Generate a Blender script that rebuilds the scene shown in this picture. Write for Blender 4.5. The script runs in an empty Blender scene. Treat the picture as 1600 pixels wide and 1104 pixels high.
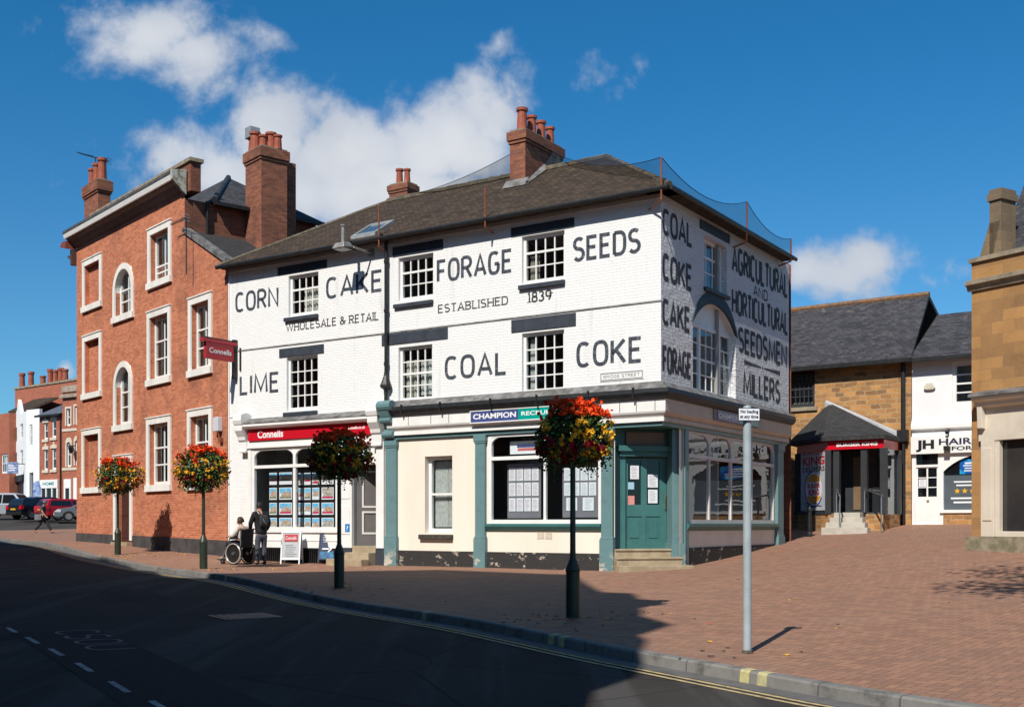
import bpy, bmesh, math, random
import numpy as np
from mathutils import Vector, Matrix
random.seed(7)
SC = bpy.context.scene
COL = SC.collection
rad = math.radians
# ---------------------------------------------------------------- camera, light, exposure
F = 1760.0; CX = 800.0; HY = 817.5; CZ = 1.6
cd = bpy.data.cameras.new("camera"); cam = bpy.data.objects.new("camera", cd); COL.objects.link(cam)
cam.location = (0, 0, CZ); cam.rotation_euler = (rad(90), 0, 0)
cd.sensor_width = 36; cd.lens = 36 * F / 1600; cd.shift_y = (HY - 552) / 1600; cd.clip_end = 3000; cd.clip_start = .1
SC.camera = cam
SUN_EL = 44.5; LH = Vector((.412, .911)).normalized()          # horizontal travel of the light
te = math.tan(rad(SUN_EL))
sd = bpy.data.lights.new("sun", 'SUN'); sun = bpy.data.objects.new("sun", sd); COL.objects.link(sun)
sd.energy = 5.0; sd.angle = rad(.5); sd.color = (1, .95, .87)
ld = Vector((LH.x * math.cos(rad(SUN_EL)), LH.y * math.cos(rad(SUN_EL)), -math.sin(rad(SUN_EL))))
sun.rotation_euler = ld.to_track_quat('-Z', 'Y').to_euler(); sun.location = (-20, -30, 40)
SC.view_settings.view_transform = 'Standard'; SC.view_settings.look = 'None'
SC.view_settings.exposure = 0.12; SC.view_settings.gamma = 1
SC.cycles.max_bounces = 8; SC.cycles.transparent_max_bounces = 16

class NT:                                                      # terse node helper
    def __init__(s, tree): s.t = tree
    def n(s, typ, **k):
        x = s.t.nodes.new(typ)
        for a, b in k.items(): setattr(x, a, b)
        return x
    def l(s, a, b): s.t.links.new(a, b)
    def val(s, sock, v):
        if isinstance(v, (int, float)): sock.default_value = v
        elif isinstance(v, (tuple, list)): sock.default_value = v
        else: s.l(v, sock)
    def m(s, op, a, b=0.0, c=None, clamp=False):
        x = s.n('ShaderNodeMath', operation=op); x.use_clamp = clamp
        s.val(x.inputs[0], a); s.val(x.inputs[1], b)
        if c is not None: s.val(x.inputs[2], c)
        return x.outputs[0]
    def mix(s, f, a, b, mode='MIX'):
        x = s.n('ShaderNodeMix', data_type='RGBA', blend_type=mode)
        s.val(x.inputs[0], f)
        s.val(x.inputs[6], a if not isinstance(a, tuple) else (*a[:3], 1)); s.val(x.inputs[7], b if not isinstance(b, tuple) else (*b[:3], 1))
        return x.outputs[2]
    def ramp(s, f, lo, hi):
        x = s.n('ShaderNodeMapRange', interpolation_type='SMOOTHSTEP'); s.val(x.inputs[0], f)
        x.inputs[1].default_value = lo; x.inputs[2].default_value = hi
        return x.outputs[0]
    def noise(s, vec, scale, detail=4, rough=.55, dist=0):
        x = s.n('ShaderNodeTexNoise'); x.inputs['Scale'].default_value = scale; x.inputs['Detail'].default_value = detail
        x.inputs['Roughness'].default_value = rough; x.inputs['Distortion'].default_value = dist
        if vec is not None: s.l(vec, x.inputs['Vector'])
        return x.outputs[0]

def make_world():
    w = bpy.data.worlds.new("World"); SC.world = w; w.use_nodes = True
    N = NT(w.node_tree); w.node_tree.nodes.clear()
    out = N.n('ShaderNodeOutputWorld'); bg = N.n('ShaderNodeBackground')
    sky = N.n('ShaderNodeTexSky', sky_type='NISHITA'); sky.sun_disc = False
    sky.sun_elevation = rad(SUN_EL); sky.sun_rotation = math.atan2(-LH.x, -LH.y) 
    sky.air_density = 1.0; sky.dust_density = .25; sky.ozone_density = 3.0; sky.altitude = 100
    tc = N.n('ShaderNodeTexCoord'); sp = N.n('ShaderNodeSeparateXYZ'); N.l(tc.outputs['Generated'], sp.inputs[0])
    skt = N.mix(1.0, sky.outputs[0], N.mix(N.ramp(sp.outputs[2], .10, .42), (.46, .94, 1.2), (.19, .90, 1.26)), 'MULTIPLY')
    yy = N.m('MAXIMUM', sp.outputs[1], .05)
    a = N.m('DIVIDE', sp.outputs[0], yy); b = N.m('DIVIDE', sp.outputs[2], yy)
    cv = N.n('ShaderNodeCombineXYZ'); N.l(a, cv.inputs[0]); N.l(b, cv.inputs[1])
    warp = N.n('ShaderNodeTexNoise'); warp.inputs['Scale'].default_value = 9; warp.inputs['Detail'].default_value = 3; N.l(cv.outputs[0], warp.inputs['Vector'])
    vm = N.n('ShaderNodeVectorMath', operation='MULTIPLY_ADD'); N.l(warp.outputs['Color'], vm.inputs[0])
    vm.inputs[1].default_value = (.10, .09, 0); vm.inputs[2].default_value = (-.05, -.045, 0)
    va = N.n('ShaderNodeVectorMath', operation='ADD'); N.l(cv.outputs[0], va.inputs[0]); N.l(vm.outputs[0], va.inputs[1])
    s2 = N.n('ShaderNodeSeparateXYZ'); N.l(va.outputs[0], s2.inputs[0])
    # cumulus banks: azimuth and height of each puff (tangents), half width, half height, density
    puffs = [(330, 255, 125, 85, 1), (430, 185, 100, 95, 1.1), (545, 235, 150, 85, 1.1), (690, 215, 140, 95, 1.1), (760, 165, 85, 65, .95), (620, 290, 200, 90, 1.1), (430, 290, 180, 80, 1.1),
             (790, 95, 36, 24, .62), (235, 60, 125, 85, .95), (300, 95, 110, 70, .9), (405, 55, 70, 48, .66), (130, 25, 85, 45, .55), (905, 135, 75, 55, .40), (985, 108, 42, 44, .44),
             (1340, 432, 140, 46, .95), (1270, 425, 60, 50, .9), (1500, 430, 50, 32, .55), (108, 568, 30, 26, .9), (1450, 450, 90, 30, .6)]
    dens = None
    for (px, py, rx, ry, k) in puffs:
        dx = N.m('MULTIPLY', N.m('SUBTRACT', s2.outputs[0], (px - CX) / F), F / rx)
        dy = N.m('MULTIPLY', N.m('SUBTRACT', s2.outputs[1], (HY - py) / F), F / ry)
        r2 = N.m('ADD', N.m('MULTIPLY', dx, dx), N.m('MULTIPLY', dy, dy))
        g = N.m('MULTIPLY', N.m('EXPONENT', N.m('MULTIPLY', r2, -.9)), k)
        dens = g if dens is None else N.m('MAXIMUM', dens, g)
    fb = N.noise(cv.outputs[0], 11, 9, .62, .25)
    fb2 = N.noise(cv.outputs[0], 34, 6, .6)
    d = N.m('ADD', dens, N.m('ADD', N.m('MULTIPLY', N.m('SUBTRACT', fb, .5), 1.5), N.m('MULTIPLY', N.m('SUBTRACT', fb2, .5), .75)))
    al = N.ramp(d, .30, .90)
    al = N.m('MULTIPLY', al, N.m('GREATER_THAN', sp.outputs[1], .06))
    thick = N.ramp(N.m('ADD', N.m('MULTIPLY', dens, .8), N.m('MULTIPLY', fb, .5)), .55, 1.25)
    ccol = N.mix(thick, (5.2, 6.0, 7.4), (9.0, 9.1, 9.3))
    shade = N.ramp(N.noise(cv.outputs[0], 6.5, 4, .5), .38, .66)
    ccol = N.mix(N.m('MULTIPLY', shade, .5), ccol, (5.6, 6.1, 7.0))
    al = N.m('MULTIPLY', al, .93)
    # unseen broken cloud added behind and overhead, to make the sky fill neutral
    wv = N.noise(tc.outputs['Generated'], 2.6, 8, .6, .3); rest = N.ramp(wv, .54, .66)
    rest = N.m('MULTIPLY', rest, N.ramp(N.m('MULTIPLY', sp.outputs[1], -1.0), -.25, .05))
    rest = N.m('MULTIPLY', rest, N.ramp(sp.outputs[2], .02, .2))
    skt = N.mix(N.m('MULTIPLY', rest, .85), skt, (6.6, 6.3, 5.9))
    N.l(N.mix(al, skt, ccol), bg.inputs[0]); bg.inputs[1].default_value = .082
    N.l(bg.outputs[0], out.inputs[0])
make_world()

# ---------------------------------------------------------------- frames: turn a photo position into a place on a known plane
def ray(px, py): return Vector(((px - CX) / F, 1.0, (HY - py) / F))
class Frame:
    def __init__(s, ox, oy, dx, dy, zo=0.0):
        s.o = Vector((ox, oy)); l = math.hypot(dx, dy); s.x = Vector((dx / l, dy / l)); s.y = Vector((-s.x.y, s.x.x)); s.zo = zo
        s.ang = math.atan2(s.x.y, s.x.x)
    def f(s, px, py=800, c=0.0):                               # (u, z) on the plane y = c
        r = ray(px, py); o = s.o + s.y * c
        t = o.dot(s.y) / (Vector((r.x, r.y)).dot(s.y))
        p = Vector((r.x, r.y)) * t
        return (p - o).dot(s.x), CZ + r.z * t - s.zo
    def u(s, px, c=0.0): return s.f(px, 800, c)[0]
    def z(s, px, py, c=0.0): return s.f(px, py, c)[1]
    def R(s, x0, x1, yt, yb, c=0.0):
        xc = (x0 + x1) / 2
        return s.u(x0, c), s.u(x1, c), s.z(xc, yb, c), s.z(xc, yt, c)
    def w(s, u, v): return s.o + s.x * u + s.y * v
    def sub(s, u, v, deg):
        a = rad(deg); p = s.w(u, v)
        d = s.x * math.cos(a) + s.y * math.sin(a)
        q = Frame(p.x, p.y, d.x, d.y, s.zo); q.T = (u, v, a); return q

# ---------------------------------------------------------------- mesh builder
class MB:
    def __init__(s, T=None):
        s.v = []; s.f = []; s.T = T
    def V(s, x, y, z):
        if s.T:
            ox, oy, a = s.T; c, n = math.cos(a), math.sin(a)
            x, y = ox + x * c - y * n, oy + x * n + y * c
        s.v.append((x, y, z)); return len(s.v) - 1
    def poly(s, pts): s.f.append([s.V(*p) for p in pts]); return s
    def box(s, x0, x1, y0, y1, z0, z1):
        i = [s.V(x, y, z) for z in (z0, z1) for y in (y0, y1) for x in (x0, x1)]
        for q in ((0, 2, 3, 1), (4, 5, 7, 6), (0, 1, 5, 4), (2, 6, 7, 3), (0, 4, 6, 2), (1, 3, 7, 5)): s.f.append([i[k] for k in q])
        return s
    def _ex(s, A, B):
        a = [s.V(*p) for p in A]; b = [s.V(*p) for p in B]; n = len(a)
        s.f.append(a); s.f.append(b[::-1])
        for k in range(n): s.f.append([a[k], a[(k + 1) % n], b[(k + 1) % n], b[k]])
        return s
    def px(s, P, x0, x1): return s._ex([(x0, y, z) for y, z in P], [(x1, y, z) for y, z in P])
    def py(s, P, y0, y1): return s._ex([(x, y0, z) for x, z in P], [(x, y1, z) for x, z in P])
    def pz(s, P, z0, z1): return s._ex([(x, y, z0) for x, y in P], [(x, y, z1) for x, y in P])
    def ex(s, A, B): return s._ex(A, B)
    def tube(s, p, q, r, n=8, r2=None):
        p, q = Vector(p), Vector(q); d = (q - p).normalized(); r2 = r if r2 is None else r2
        a = d.orthogonal().normalized(); b = d.cross(a)
        A = [p + (a * math.cos(t) + b * math.sin(t)) * r for t in [2 * math.pi * k / n for k in range(n)]]
        B = [q + (a * math.cos(t) + b * math.sin(t)) * r2 for t in [2 * math.pi * k / n for k in range(n)]]
        return s._ex(A, B)
    def path(s, pts, r, n=6):
        for a, b in zip(pts, pts[1:]): s.tube(a, b, r, n)
        return s
    def lathe(s, prof, c=(0, 0, 0), n=12):
        rings = []
        for r, z in prof: rings.append([s.V(c[0] + r * math.cos(2 * math.pi * k / n), c[1] + r * math.sin(2 * math.pi * k / n), c[2] + z) for k in range(n)])
        for A, B in zip(rings, rings[1:]):
            for k in range(n): s.f.append([A[k], A[(k + 1) % n], B[(k + 1) % n], B[k]])
        s.f.append(rings[0][::-1]); s.f.append(rings[-1]); return s
    def ell(s, c, rx, ry, rz, n=12, m=8):
        rings = []
        for j in range(1, m):
            t = math.pi * j / m
            rings.append([s.V(c[0] + rx * math.sin(t) * math.cos(2 * math.pi * k / n), c[1] + ry * math.sin(t) * math.sin(2 * math.pi * k / n), c[2] + rz * math.cos(t)) for k in range(n)])
        top = s.V(c[0], c[1], c[2] + rz); bot = s.V(c[0], c[1], c[2] - rz)
        for k in range(n):
            s.f.append([top, rings[0][k], rings[0][(k + 1) % n]]); s.f.append([bot, rings[-1][(k + 1) % n], rings[-1][k]])
        for A, B in zip(rings, rings[1:]):
            for k in range(n): s.f.append([A[k], B[k], B[(k + 1) % n], A[(k + 1) % n]])
        return s
    def wall(s, u0, u1, z0, z1, holes, y=0.0, rev=.15, thick=0):
        us = sorted({u0, u1, *[h[0] for h in holes], *[h[1] for h in holes]}); zs = sorted({z0, z1, *[h[2] for h in holes], *[h[3] for h in holes]})
        us = [u for u in us if u0 - 1e-6 <= u <= u1 + 1e-6]; zs = [z for z in zs if z0 - 1e-6 <= z <= z1 + 1e-6]
        for a, b in zip(us, us[1:]):
            for c, d in zip(zs, zs[1:]):
                mu, mz = (a + b) / 2, (c + d) / 2
                if any(h[0] < mu < h[1] and h[2] < mz < h[3] for h in holes): continue
                s.poly([(a, y, c), (b, y, c), (b, y, d), (a, y, d)])
        for h in holes:
            a, b, c, d = h[:4]; r = h[4] if len(h) > 4 else rev
            s.poly([(a, y, c), (a, y, d), (a, y + r, d), (a, y + r, c)]); s.poly([(b, y, c), (b, y + r, c), (b, y + r, d), (b, y, d)])
            s.poly([(a, y, d), (b, y, d), (b, y + r, d), (a, y + r, d)]); s.poly([(a, y, c), (a, y + r, c), (b, y + r, c), (b, y, c)])
        return s
    def build(s, name, mat, parent=None, smooth=False, weld=True, bevel=0):
        me = bpy.data.meshes.new(name); bm = bmesh.new()
        vs = [bm.verts.new(v) for v in s.v]
        for f in s.f:
            try: bm.faces.new([vs[i] for i in f])
            except ValueError: pass
        if weld: bmesh.ops.remove_doubles(bm, verts=bm.verts, dist=1e-5)
        bmesh.ops.recalc_face_normals(bm, faces=bm.faces)
        uvl = bm.loops.layers.uv.new("UVMap"); Zu = Vector((0, 0, 1))
        bm.normal_update()
        for f in bm.faces:
            n = f.normal
            if abs(n.z) > .985: t = Vector((1, 0, 0)); b = Vector((0, 1, 0))
            else:
                t = Zu.cross(n).normalized(); b = n.cross(t).normalized()
                if b.z < 0: b = -b
            for lp in f.loops:
                p = lp.vert.co; lp[uvl].uv = (p.dot(t), p.dot(b))
            f.smooth = smooth
        bm.to_mesh(me); bm.free(); me.materials.append(mat)
        o = bpy.data.objects.new(name, me); COL.objects.link(o)
        if parent: o.parent = parent
        if bevel:
            m = o.modifiers.new("bevel", 'BEVEL'); m.width = bevel; m.segments = 2; m.limit_method = 'ANGLE'
        return o

def thing(name, label, cat, loc=(0, 0, 0), rot=0.0, group=None):
    o = bpy.data.objects.new(name, None); COL.objects.link(o); o.location = loc; o.rotation_euler = (0, 0, rot)
    o.empty_display_size = .3; o['label'] = label; o['category'] = cat
    if group: o['group'] = group
    return o
def tag(o, label, cat, group=None):
    o['label'] = label; o['category'] = cat
    if group: o['group'] = group
    return o
def struct(o): o['kind'] = 'structure'; return o
def stuff(o, label, cat): o['kind'] = 'stuff'; o['label'] = label; o['category'] = cat; return o
def frame_thing(fr, name, label, cat): return thing(name, label, cat, (fr.o.x, fr.o.y, fr.zo), fr.ang)
def copy_tree(o, parent=None):
    c = o.copy(); COL.objects.link(c)
    if parent: c.parent = parent
    for ch in list(o.children): copy_tree(ch, c)
    return c

# ---------------------------------------------------------------- materials
MC = {}
def base_mat(name):
    m = bpy.data.materials.new(name); m.use_nodes = True; m.node_tree.nodes.clear(); N = NT(m.node_tree)
    out = N.n('ShaderNodeOutputMaterial'); b = N.n('ShaderNodeBsdfPrincipled'); N.l(b.outputs[0], out.inputs[0])
    return m, N, b, out
def pm(name, col, col2=None, sc=3.0, rough=.7, bump=0.0, bsc=40.0, lo=.35, hi=.65, spec=.35, metal=0.0, dirt=0.0, streak=False):
    if name in MC: return MC[name]
    m, N, b, out = base_mat(name); tc = N.n('ShaderNodeTexCoord'); vec = tc.outputs['Object']
    if col2 is None: col2 = tuple(c * .86 for c in col)
    v2 = vec
    if streak:
        mp = N.n('ShaderNodeMapping'); mp.inputs['Scale'].default_value = (1, 1, .18); N.l(vec, mp.inputs[0]); v2 = mp.outputs[0]
    c = N.mix(N.ramp(N.noise(v2, sc, 6, .6), lo, hi), col, col2)
    if dirt:
        d = N.m('MULTIPLY', N.ramp(N.noise(v2, sc * .37, 7, .68), .5, .72), dirt)
        c = N.mix(d, c, tuple(x * .45 for x in col2))
    N.l(c, b.inputs['Base Color']); b.inputs['Roughness'].default_value = rough
    b.inputs['Specular IOR Level'].default_value = spec; b.inputs['Metallic'].default_value = metal
    if bump:
        bp = N.n('ShaderNodeBump'); bp.inputs['Strength'].default_value = bump; bp.inputs['Distance'].default_value = .02
        N.l(N.noise(vec, bsc, 5, .6), bp.inputs['Height']); N.l(bp.outputs[0], b.inputs['Normal'])
    MC[name] = m; return m
def brickm(name, c1, c2, mortar, bw=.225, bh=.075, ms=.009, bump=.35, rough=.85, bias=0.0, off=.5, var=.35, sc=1.2, patch=None, lump=0.0, lumpsc=9, dist=.012, squash=1.0, soot=None, warp=0.0, streak=None):
    if name in MC: return MC[name]
    m, N, b, out = base_mat(name); tc = N.n('ShaderNodeTexCoord'); uv = tc.outputs['UV']
    if warp:
        wn_ = N.n('ShaderNodeTexNoise'); wn_.inputs['Scale'].default_value = 2.2; wn_.inputs['Detail'].default_value = 3; N.l(uv, wn_.inputs['Vector'])
        wa = N.n('ShaderNodeVectorMath', operation='MULTIPLY_ADD'); N.l(wn_.outputs['Color'], wa.inputs[0]); wa.inputs[1].default_value = (warp * 2, warp, 0); N.l(uv, wa.inputs[2]); uv = wa.outputs[0]
    t = N.n('ShaderNodeTexBrick'); N.l(uv, t.inputs['Vector']); t.offset = off
    t.inputs['Scale'].default_value = 1; t.inputs['Brick Width'].default_value = bw; t.inputs['Row Height'].default_value = bh
    t.inputs['Mortar Size'].default_value = ms; t.inputs['Mortar Smooth'].default_value = .3; t.inputs['Bias'].default_value = bias
    t.inputs['Color1'].default_value = (*c1, 1); t.inputs['Color2'].default_value = (*c2, 1); t.inputs['Mortar'].default_value = (*mortar, 1)
    ob = tc.outputs['Object']
    n1 = N.noise(ob, sc, 7, .65); n2 = N.noise(ob, 17, 3, .6)
    f = N.m('ADD', N.m('MULTIPLY', N.m('SUBTRACT', n1, .5), var * 2), N.m('MULTIPLY', N.m('SUBTRACT', n2, .5), var))
    k = N.n('ShaderNodeCombineXYZ')
    for i in range(3): N.l(N.m('ADD', f, 1.0), k.inputs[i])
    c = N.mix(1.0, t.outputs['Color'], k.outputs[0], 'MULTIPLY')
    if patch:
        pc, lo, hi, psc = patch
        c = N.mix(N.ramp(N.noise(ob, psc, 6, .65), lo, hi), c, pc)
    if streak:
        ms_ = N.n('ShaderNodeMapping'); ms_.inputs['Scale'].default_value = (1, 1, .09); N.l(ob, ms_.inputs[0])
        c = N.mix(N.m('MULTIPLY', N.ramp(N.noise(ms_.outputs[0], 3.2, 6, .65), .55, .75), streak), c, (.36, .34, .31))
        c = N.mix(N.m('MULTIPLY', N.ramp(N.noise(ob, 21, 3, .6), .70, .74), .7), c, (.33, .25, .2))
    if soot:
        c = N.mix(N.m('MULTIPLY', N.ramp(N.noise(ob, .55, 5, .6), .48, .7), soot), c, (.05, .04, .035))
    N.l(c, b.inputs['Base Color']); b.inputs['Roughness'].default_value = rough; b.inputs['Specular IOR Level'].default_value = .25
    h = N.m('SUBTRACT', N.m('MULTIPLY', N.noise(ob, 45, 4, .6), .35), N.m('MULTIPLY', t.outputs['Fac'], 1.0))
    if lump: h = N.m('ADD', h, N.m('MULTIPLY', N.noise(ob, lumpsc, 6, .62), lump))
    bp = N.n('ShaderNodeBump'); bp.inputs['Strength'].default_value = bump; bp.inputs['Distance'].default_value = dist
    N.l(h, bp.inputs['Height']); N.l(bp.outputs[0], b.inputs['Normal'])
    MC[name] = m; return m
def glassm(name, tint=(.9, .95, .95), refl=.16):
    if name in MC: return MC[name]
    m, N, b, out = base_mat(name); m.node_tree.nodes.remove(b)
    tr = N.n('ShaderNodeBsdfTransparent'); tr.inputs[0].default_value = (*tint, 1)
    gl = N.n('ShaderNodeBsdfGlossy'); gl.inputs['Roughness'].default_value = .015; gl.inputs[0].default_value = (.9, .95, 1, 1)
    tc = N.n('ShaderNodeTexCoord'); bp = N.n('ShaderNodeBump'); bp.inputs['Strength'].default_value = .05; bp.inputs['Distance'].default_value = .05
    N.l(N.noise(tc.outputs['Object'], 1.3, 2), bp.inputs['Height']); N.l(bp.outputs[0], gl.inputs['Normal'])
    fr = N.n('ShaderNodeFresnel'); fr.inputs[0].default_value = 1.5
    mx = N.n('ShaderNodeMixShader'); ge = N.n('ShaderNodeNewGeometry'); N.l(N.m('SUBTRACT', 1.5, N.m('MULTIPLY', ge.outputs['Backfacing'], .8333)), fr.inputs[0]); N.l(N.m('ADD', fr.outputs[0], refl - .04, clamp=True), mx.inputs[0]); N.l(tr.outputs[0], mx.inputs[1]); N.l(gl.outputs[0], mx.inputs[2])
    N.l(mx.outputs[0], out.inputs[0]); MC[name] = m; return m
def pavingm():
    m, N, b, out = base_mat("brick_paving"); tc = N.n('ShaderNodeTexCoord')
    mp = N.n('ShaderNodeMapping'); mp.inputs['Rotation'].default_value = (0, 0, rad(40)); mp.inputs['Scale'].default_value = (9.6, 9.6, 9.6)
    N.l(tc.outputs['Object'], mp.inputs[0]); sp = N.n('ShaderNodeSeparateXYZ'); N.l(mp.outputs[0], sp.inputs[0]); x, y = sp.outputs[0], sp.outputs[1]
    i = N.m('FLOOR', x); j = N.m('FLOOR', y); k = N.m('FLOORED_MODULO', N.m('SUBTRACT', i, j), 4.0)
    hor = N.m('LESS_THAN', k, 1.5)
    kk = N.m('GREATER_THAN', N.m('MULTIPLY', N.m('GREATER_THAN', k, .5), hor), .5)
    up = N.m('MULTIPLY', N.m('LESS_THAN', k, 2.5), N.m('GREATER_THAN', k, 1.5))
    i0 = N.m('SUBTRACT', i, kk); j0 = N.m('SUBTRACT', j, up)
    lx = N.m('SUBTRACT', x, i0); ly = N.m('SUBTRACT', y, j0)
    wx = N.m('ADD', 1.0, hor); wy = N.m('SUBTRACT', 2.0, hor)
    ed = N.m('MINIMUM', N.m('MINIMUM', lx, N.m('SUBTRACT', wx, lx)), N.m('MINIMUM', ly, N.m('SUBTRACT', wy, ly)))
    joint = N.m('SUBTRACT', 1.0, N.ramp(ed, .025, .08))
    cb = N.n('ShaderNodeCombineXYZ'); N.l(i0, cb.inputs[0]); N.l(j0, cb.inputs[1])
    wn = N.n('ShaderNodeTexWhiteNoise'); N.l(cb.outputs[0], wn.inputs['Vector'])
    c = N.mix(wn.outputs['Value'], (.245, .13, .087), (.365, .192, .118))
    c = N.mix(N.m('MULTIPLY', N.ramp(wn.outputs['Value'], .82, .95), .5), c, (.14, .09, .07))
    ob = tc.outputs['Object']
    c = N.mix(N.m('MULTIPLY', N.ramp(N.noise(ob, .45, 7, .68), .42, .68), .25), c, (.22, .14, .10))
    c = N.mix(N.m('MULTIPLY', N.ramp(N.noise(ob, 3.1, 6, .7), .58, .78), .22), c, (.11, .08, .07))
    st = N.n('ShaderNodeMapping'); st.inputs['Scale'].default_value = (.25, 1.1, 1); N.l(ob, st.inputs[0])
    c = N.mix(N.m('MULTIPLY', N.ramp(N.noise(st.outputs[0], 1.1, 5, .6), .5, .7), .3), c, (.34, .22, .155))
    c = N.mix(N.m('MULTIPLY', joint, .6), c, (.10, .075, .06))
    N.l(c, b.inputs['Base Color']); b.inputs['Roughness'].default_value = .82; b.inputs['Specular IOR Level'].default_value = .25
    bp = N.n('ShaderNodeBump'); bp.inputs['Strength'].default_value = .5; bp.inputs['Distance'].default_value = .008
    h = N.m('ADD', N.m('MULTIPLY', joint, -1.0), N.m('ADD', N.m('MULTIPLY', wn.outputs['Value'], .5), N.m('MULTIPLY', N.noise(ob, 60, 3), .4)))
    N.l(h, bp.inputs['Height']); N.l(bp.outputs[0], b.inputs['Normal'])
    return m
def asphaltm():
    m, N, b, out = base_mat("asphalt"); tc = N.n('ShaderNodeTexCoord'); ob = tc.outputs['Object']
    c = N.mix(N.noise(ob, 90, 3, .7), (.034, .031, .028), (.074, .067, .06))
    c = N.mix(N.m('MULTIPLY', N.ramp(N.noise(ob, .5, 6, .6), .4, .7), .5), c, (.034, .032, .03))
    sk = N.n('ShaderNodeMapping'); sk.inputs['Rotation'].default_value = (0, 0, rad(-32.3)); sk.inputs['Scale'].default_value = (1.4, .06, 1); N.l(ob, sk.inputs[0])
    c = N.mix(N.m('MULTIPLY', N.ramp(N.noise(sk.outputs[0], 1.0, 4, .6), .48, .62), .4), c, (.105, .102, .098))
    vo = N.n('ShaderNodeTexVoronoi', feature='DISTANCE_TO_EDGE'); vo.inputs['Scale'].default_value = .33; N.l(ob, vo.inputs['Vector'])
    c = N.mix(N.m('MULTIPLY', N.m('LESS_THAN', vo.outputs['Distance'], .004), .6), c, (.02, .02, .02))
    c = N.mix(N.m('MULTIPLY', N.ramp(N.noise(ob, 260, 1, .5), .68, .78), .55), c, (.2, .2, .2))
    N.l(c, b.inputs['Base Color']); b.inputs['Roughness'].default_value = .95; b.inputs['Specular IOR Level'].default_value = .06
    bp = N.n('ShaderNodeBump'); bp.inputs['Strength'].default_value = .6; bp.inputs['Distance'].default_value = .01
    N.l(N.noise(ob, 120, 3, .7), bp.inputs['Height']); N.l(bp.outputs[0], b.inputs['Normal']); return m
def markm(name, col, wear=.5, under=(.06, .06, .06)):
    m, N, b, out = base_mat(name); tc = N.n('ShaderNodeTexCoord'); ob = tc.outputs['Object']
    c = N.mix(N.m('MULTIPLY', N.ramp(N.noise(ob, 9, 8, .75), .38, .66), wear), col, under)
    N.l(c, b.inputs['Base Color']); b.inputs['Roughness'].default_value = .8; return m

WHITE = pm('white_gloss_paint', (.80, .79, .765), (.75, .74, .71), 2.5, .45, .1, 30, dirt=.15)
WHITEBRICK = brickm('white_painted_brick', (.80, .795, .78), (.77, .765, .75), (.74, .735, .72), ms=.007, bump=.55, rough=.7, var=.035, sc=1.4, streak=.4, patch=((.66, .64, .60), .62, .8, 1.1), lump=.35, lumpsc=13, dist=.010)
WHITEROUGH = brickm('white_painted_rubble', (.80, .80, .80), (.76, .76, .77), (.72, .72, .73), bw=.24, bh=.09, ms=.012, bump=1.0, rough=.75, var=.08, warp=.06, lump=3.0, lumpsc=5.5, dist=.05)
CREAM = pm('cream_render', (.80, .73, .62), (.755, .68, .57), 1.6, .8, .15, 25, dirt=.2, streak=True)
TEAL = pm('teal_paint', (.125, .225, .235), (.10, .19, .20), 3, .45, .1, 30, dirt=.3)
TEALDK = pm('green_door_paint', (.055, .165, .155), (.047, .145, .138), 3, .38, .08, 20, dirt=.2)
SLATEPAINT = pm('slate_blue_paint', (.030, .037, .050), (.045, .053, .068), 4, .6, .15, 30, dirt=.3)
LEADED = pm('weathered_lead', (.22, .215, .21), (.10, .095, .09), 4.2, .6, .3, 12, dirt=.5)
BLACKIRON = pm('black_iron', (.012, .013, .015), (.022, .022, .022), 6, .45, .1, 40)
GREENIRON = pm('dark_green_iron', (.022, .032, .022), (.03, .042, .028), 5, .4, .1, 40)
GLASS = glassm('window_glass', (.8, .85, .85), .10)
SHOPGLASS = glassm('shop_glass', (.92, .95, .95), .04)
BRICK = brickm('orange_red_brick', (.58, .195, .098), (.40, .108, .052), (.46, .26, .17), var=.32, sc=3.2, patch=((.62, .30, .175), .55, .75, 6.5), soot=.38)
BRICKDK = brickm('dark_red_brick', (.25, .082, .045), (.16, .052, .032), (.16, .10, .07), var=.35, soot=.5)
BRICKCH = brickm('chimney_brick', (.33, .115, .06), (.18, .062, .038), (.17, .11, .08), var=.4, soot=.55)
STONE = brickm('ironstone', (.50, .25, .085), (.24, .13, .06), (.40, .28, .16), bw=.36, bh=.165, ms=.016, warp=.16, var=.5, sc=1.8, patch=((.16, .10, .065), .6, .75, 1.4), lump=.8, dist=.02)
STONEBIG = brickm('ironstone_ashlar', (.44, .235, .088), (.28, .155, .068), (.3, .19, .10), bw=.55, bh=.25, ms=.006, warp=.05, var=.34, sc=1.4, patch=((.2, .125, .075), .55, .75, .9), lump=.3, dist=.012)
TILE = brickm('mossy_clay_tile', (.078, .053, .035), (.034, .025, .018), (.022, .018, .014), bw=.17, bh=.11, ms=.007, bump=.8, rough=.9, var=.35, sc=2.2, patch=((.12, .098, .058), .57, .76, 2.8), dist=.03)
SLATE = brickm('grey_slate', (.07, .067, .072), (.034, .033, .037), (.02, .02, .022), bw=.22, bh=.15, ms=.006, bump=.7, rough=.75, var=.42, sc=1.5, patch=((.14, .13, .12), .58, .75, 2.2), dist=.02)
SLATEDK = brickm('dark_grey_tile', (.05, .048, .048), (.035, .034, .035), (.014, .014, .015), bw=.2, bh=.12, ms=.006, bump=.7, rough=.85, var=.3, dist=.02)
POT = pm('terracotta', (.36, .10, .055), (.27, .07, .04), 5, .75, .2, 20, dirt=.3)
STONECAP = pm('weathered_stone', (.33, .27, .19), (.2, .165, .12), 4, .85, .4, 20, dirt=.4)
STEPSTONE = pm('step_stone', (.40, .32, .21), (.30, .235, .15), 3, .8, .3, 20, dirt=.3)
RED = pm('red_sign_paint', (.55, .008, .022), (.50, .008, .02), 2, .3)
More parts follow.
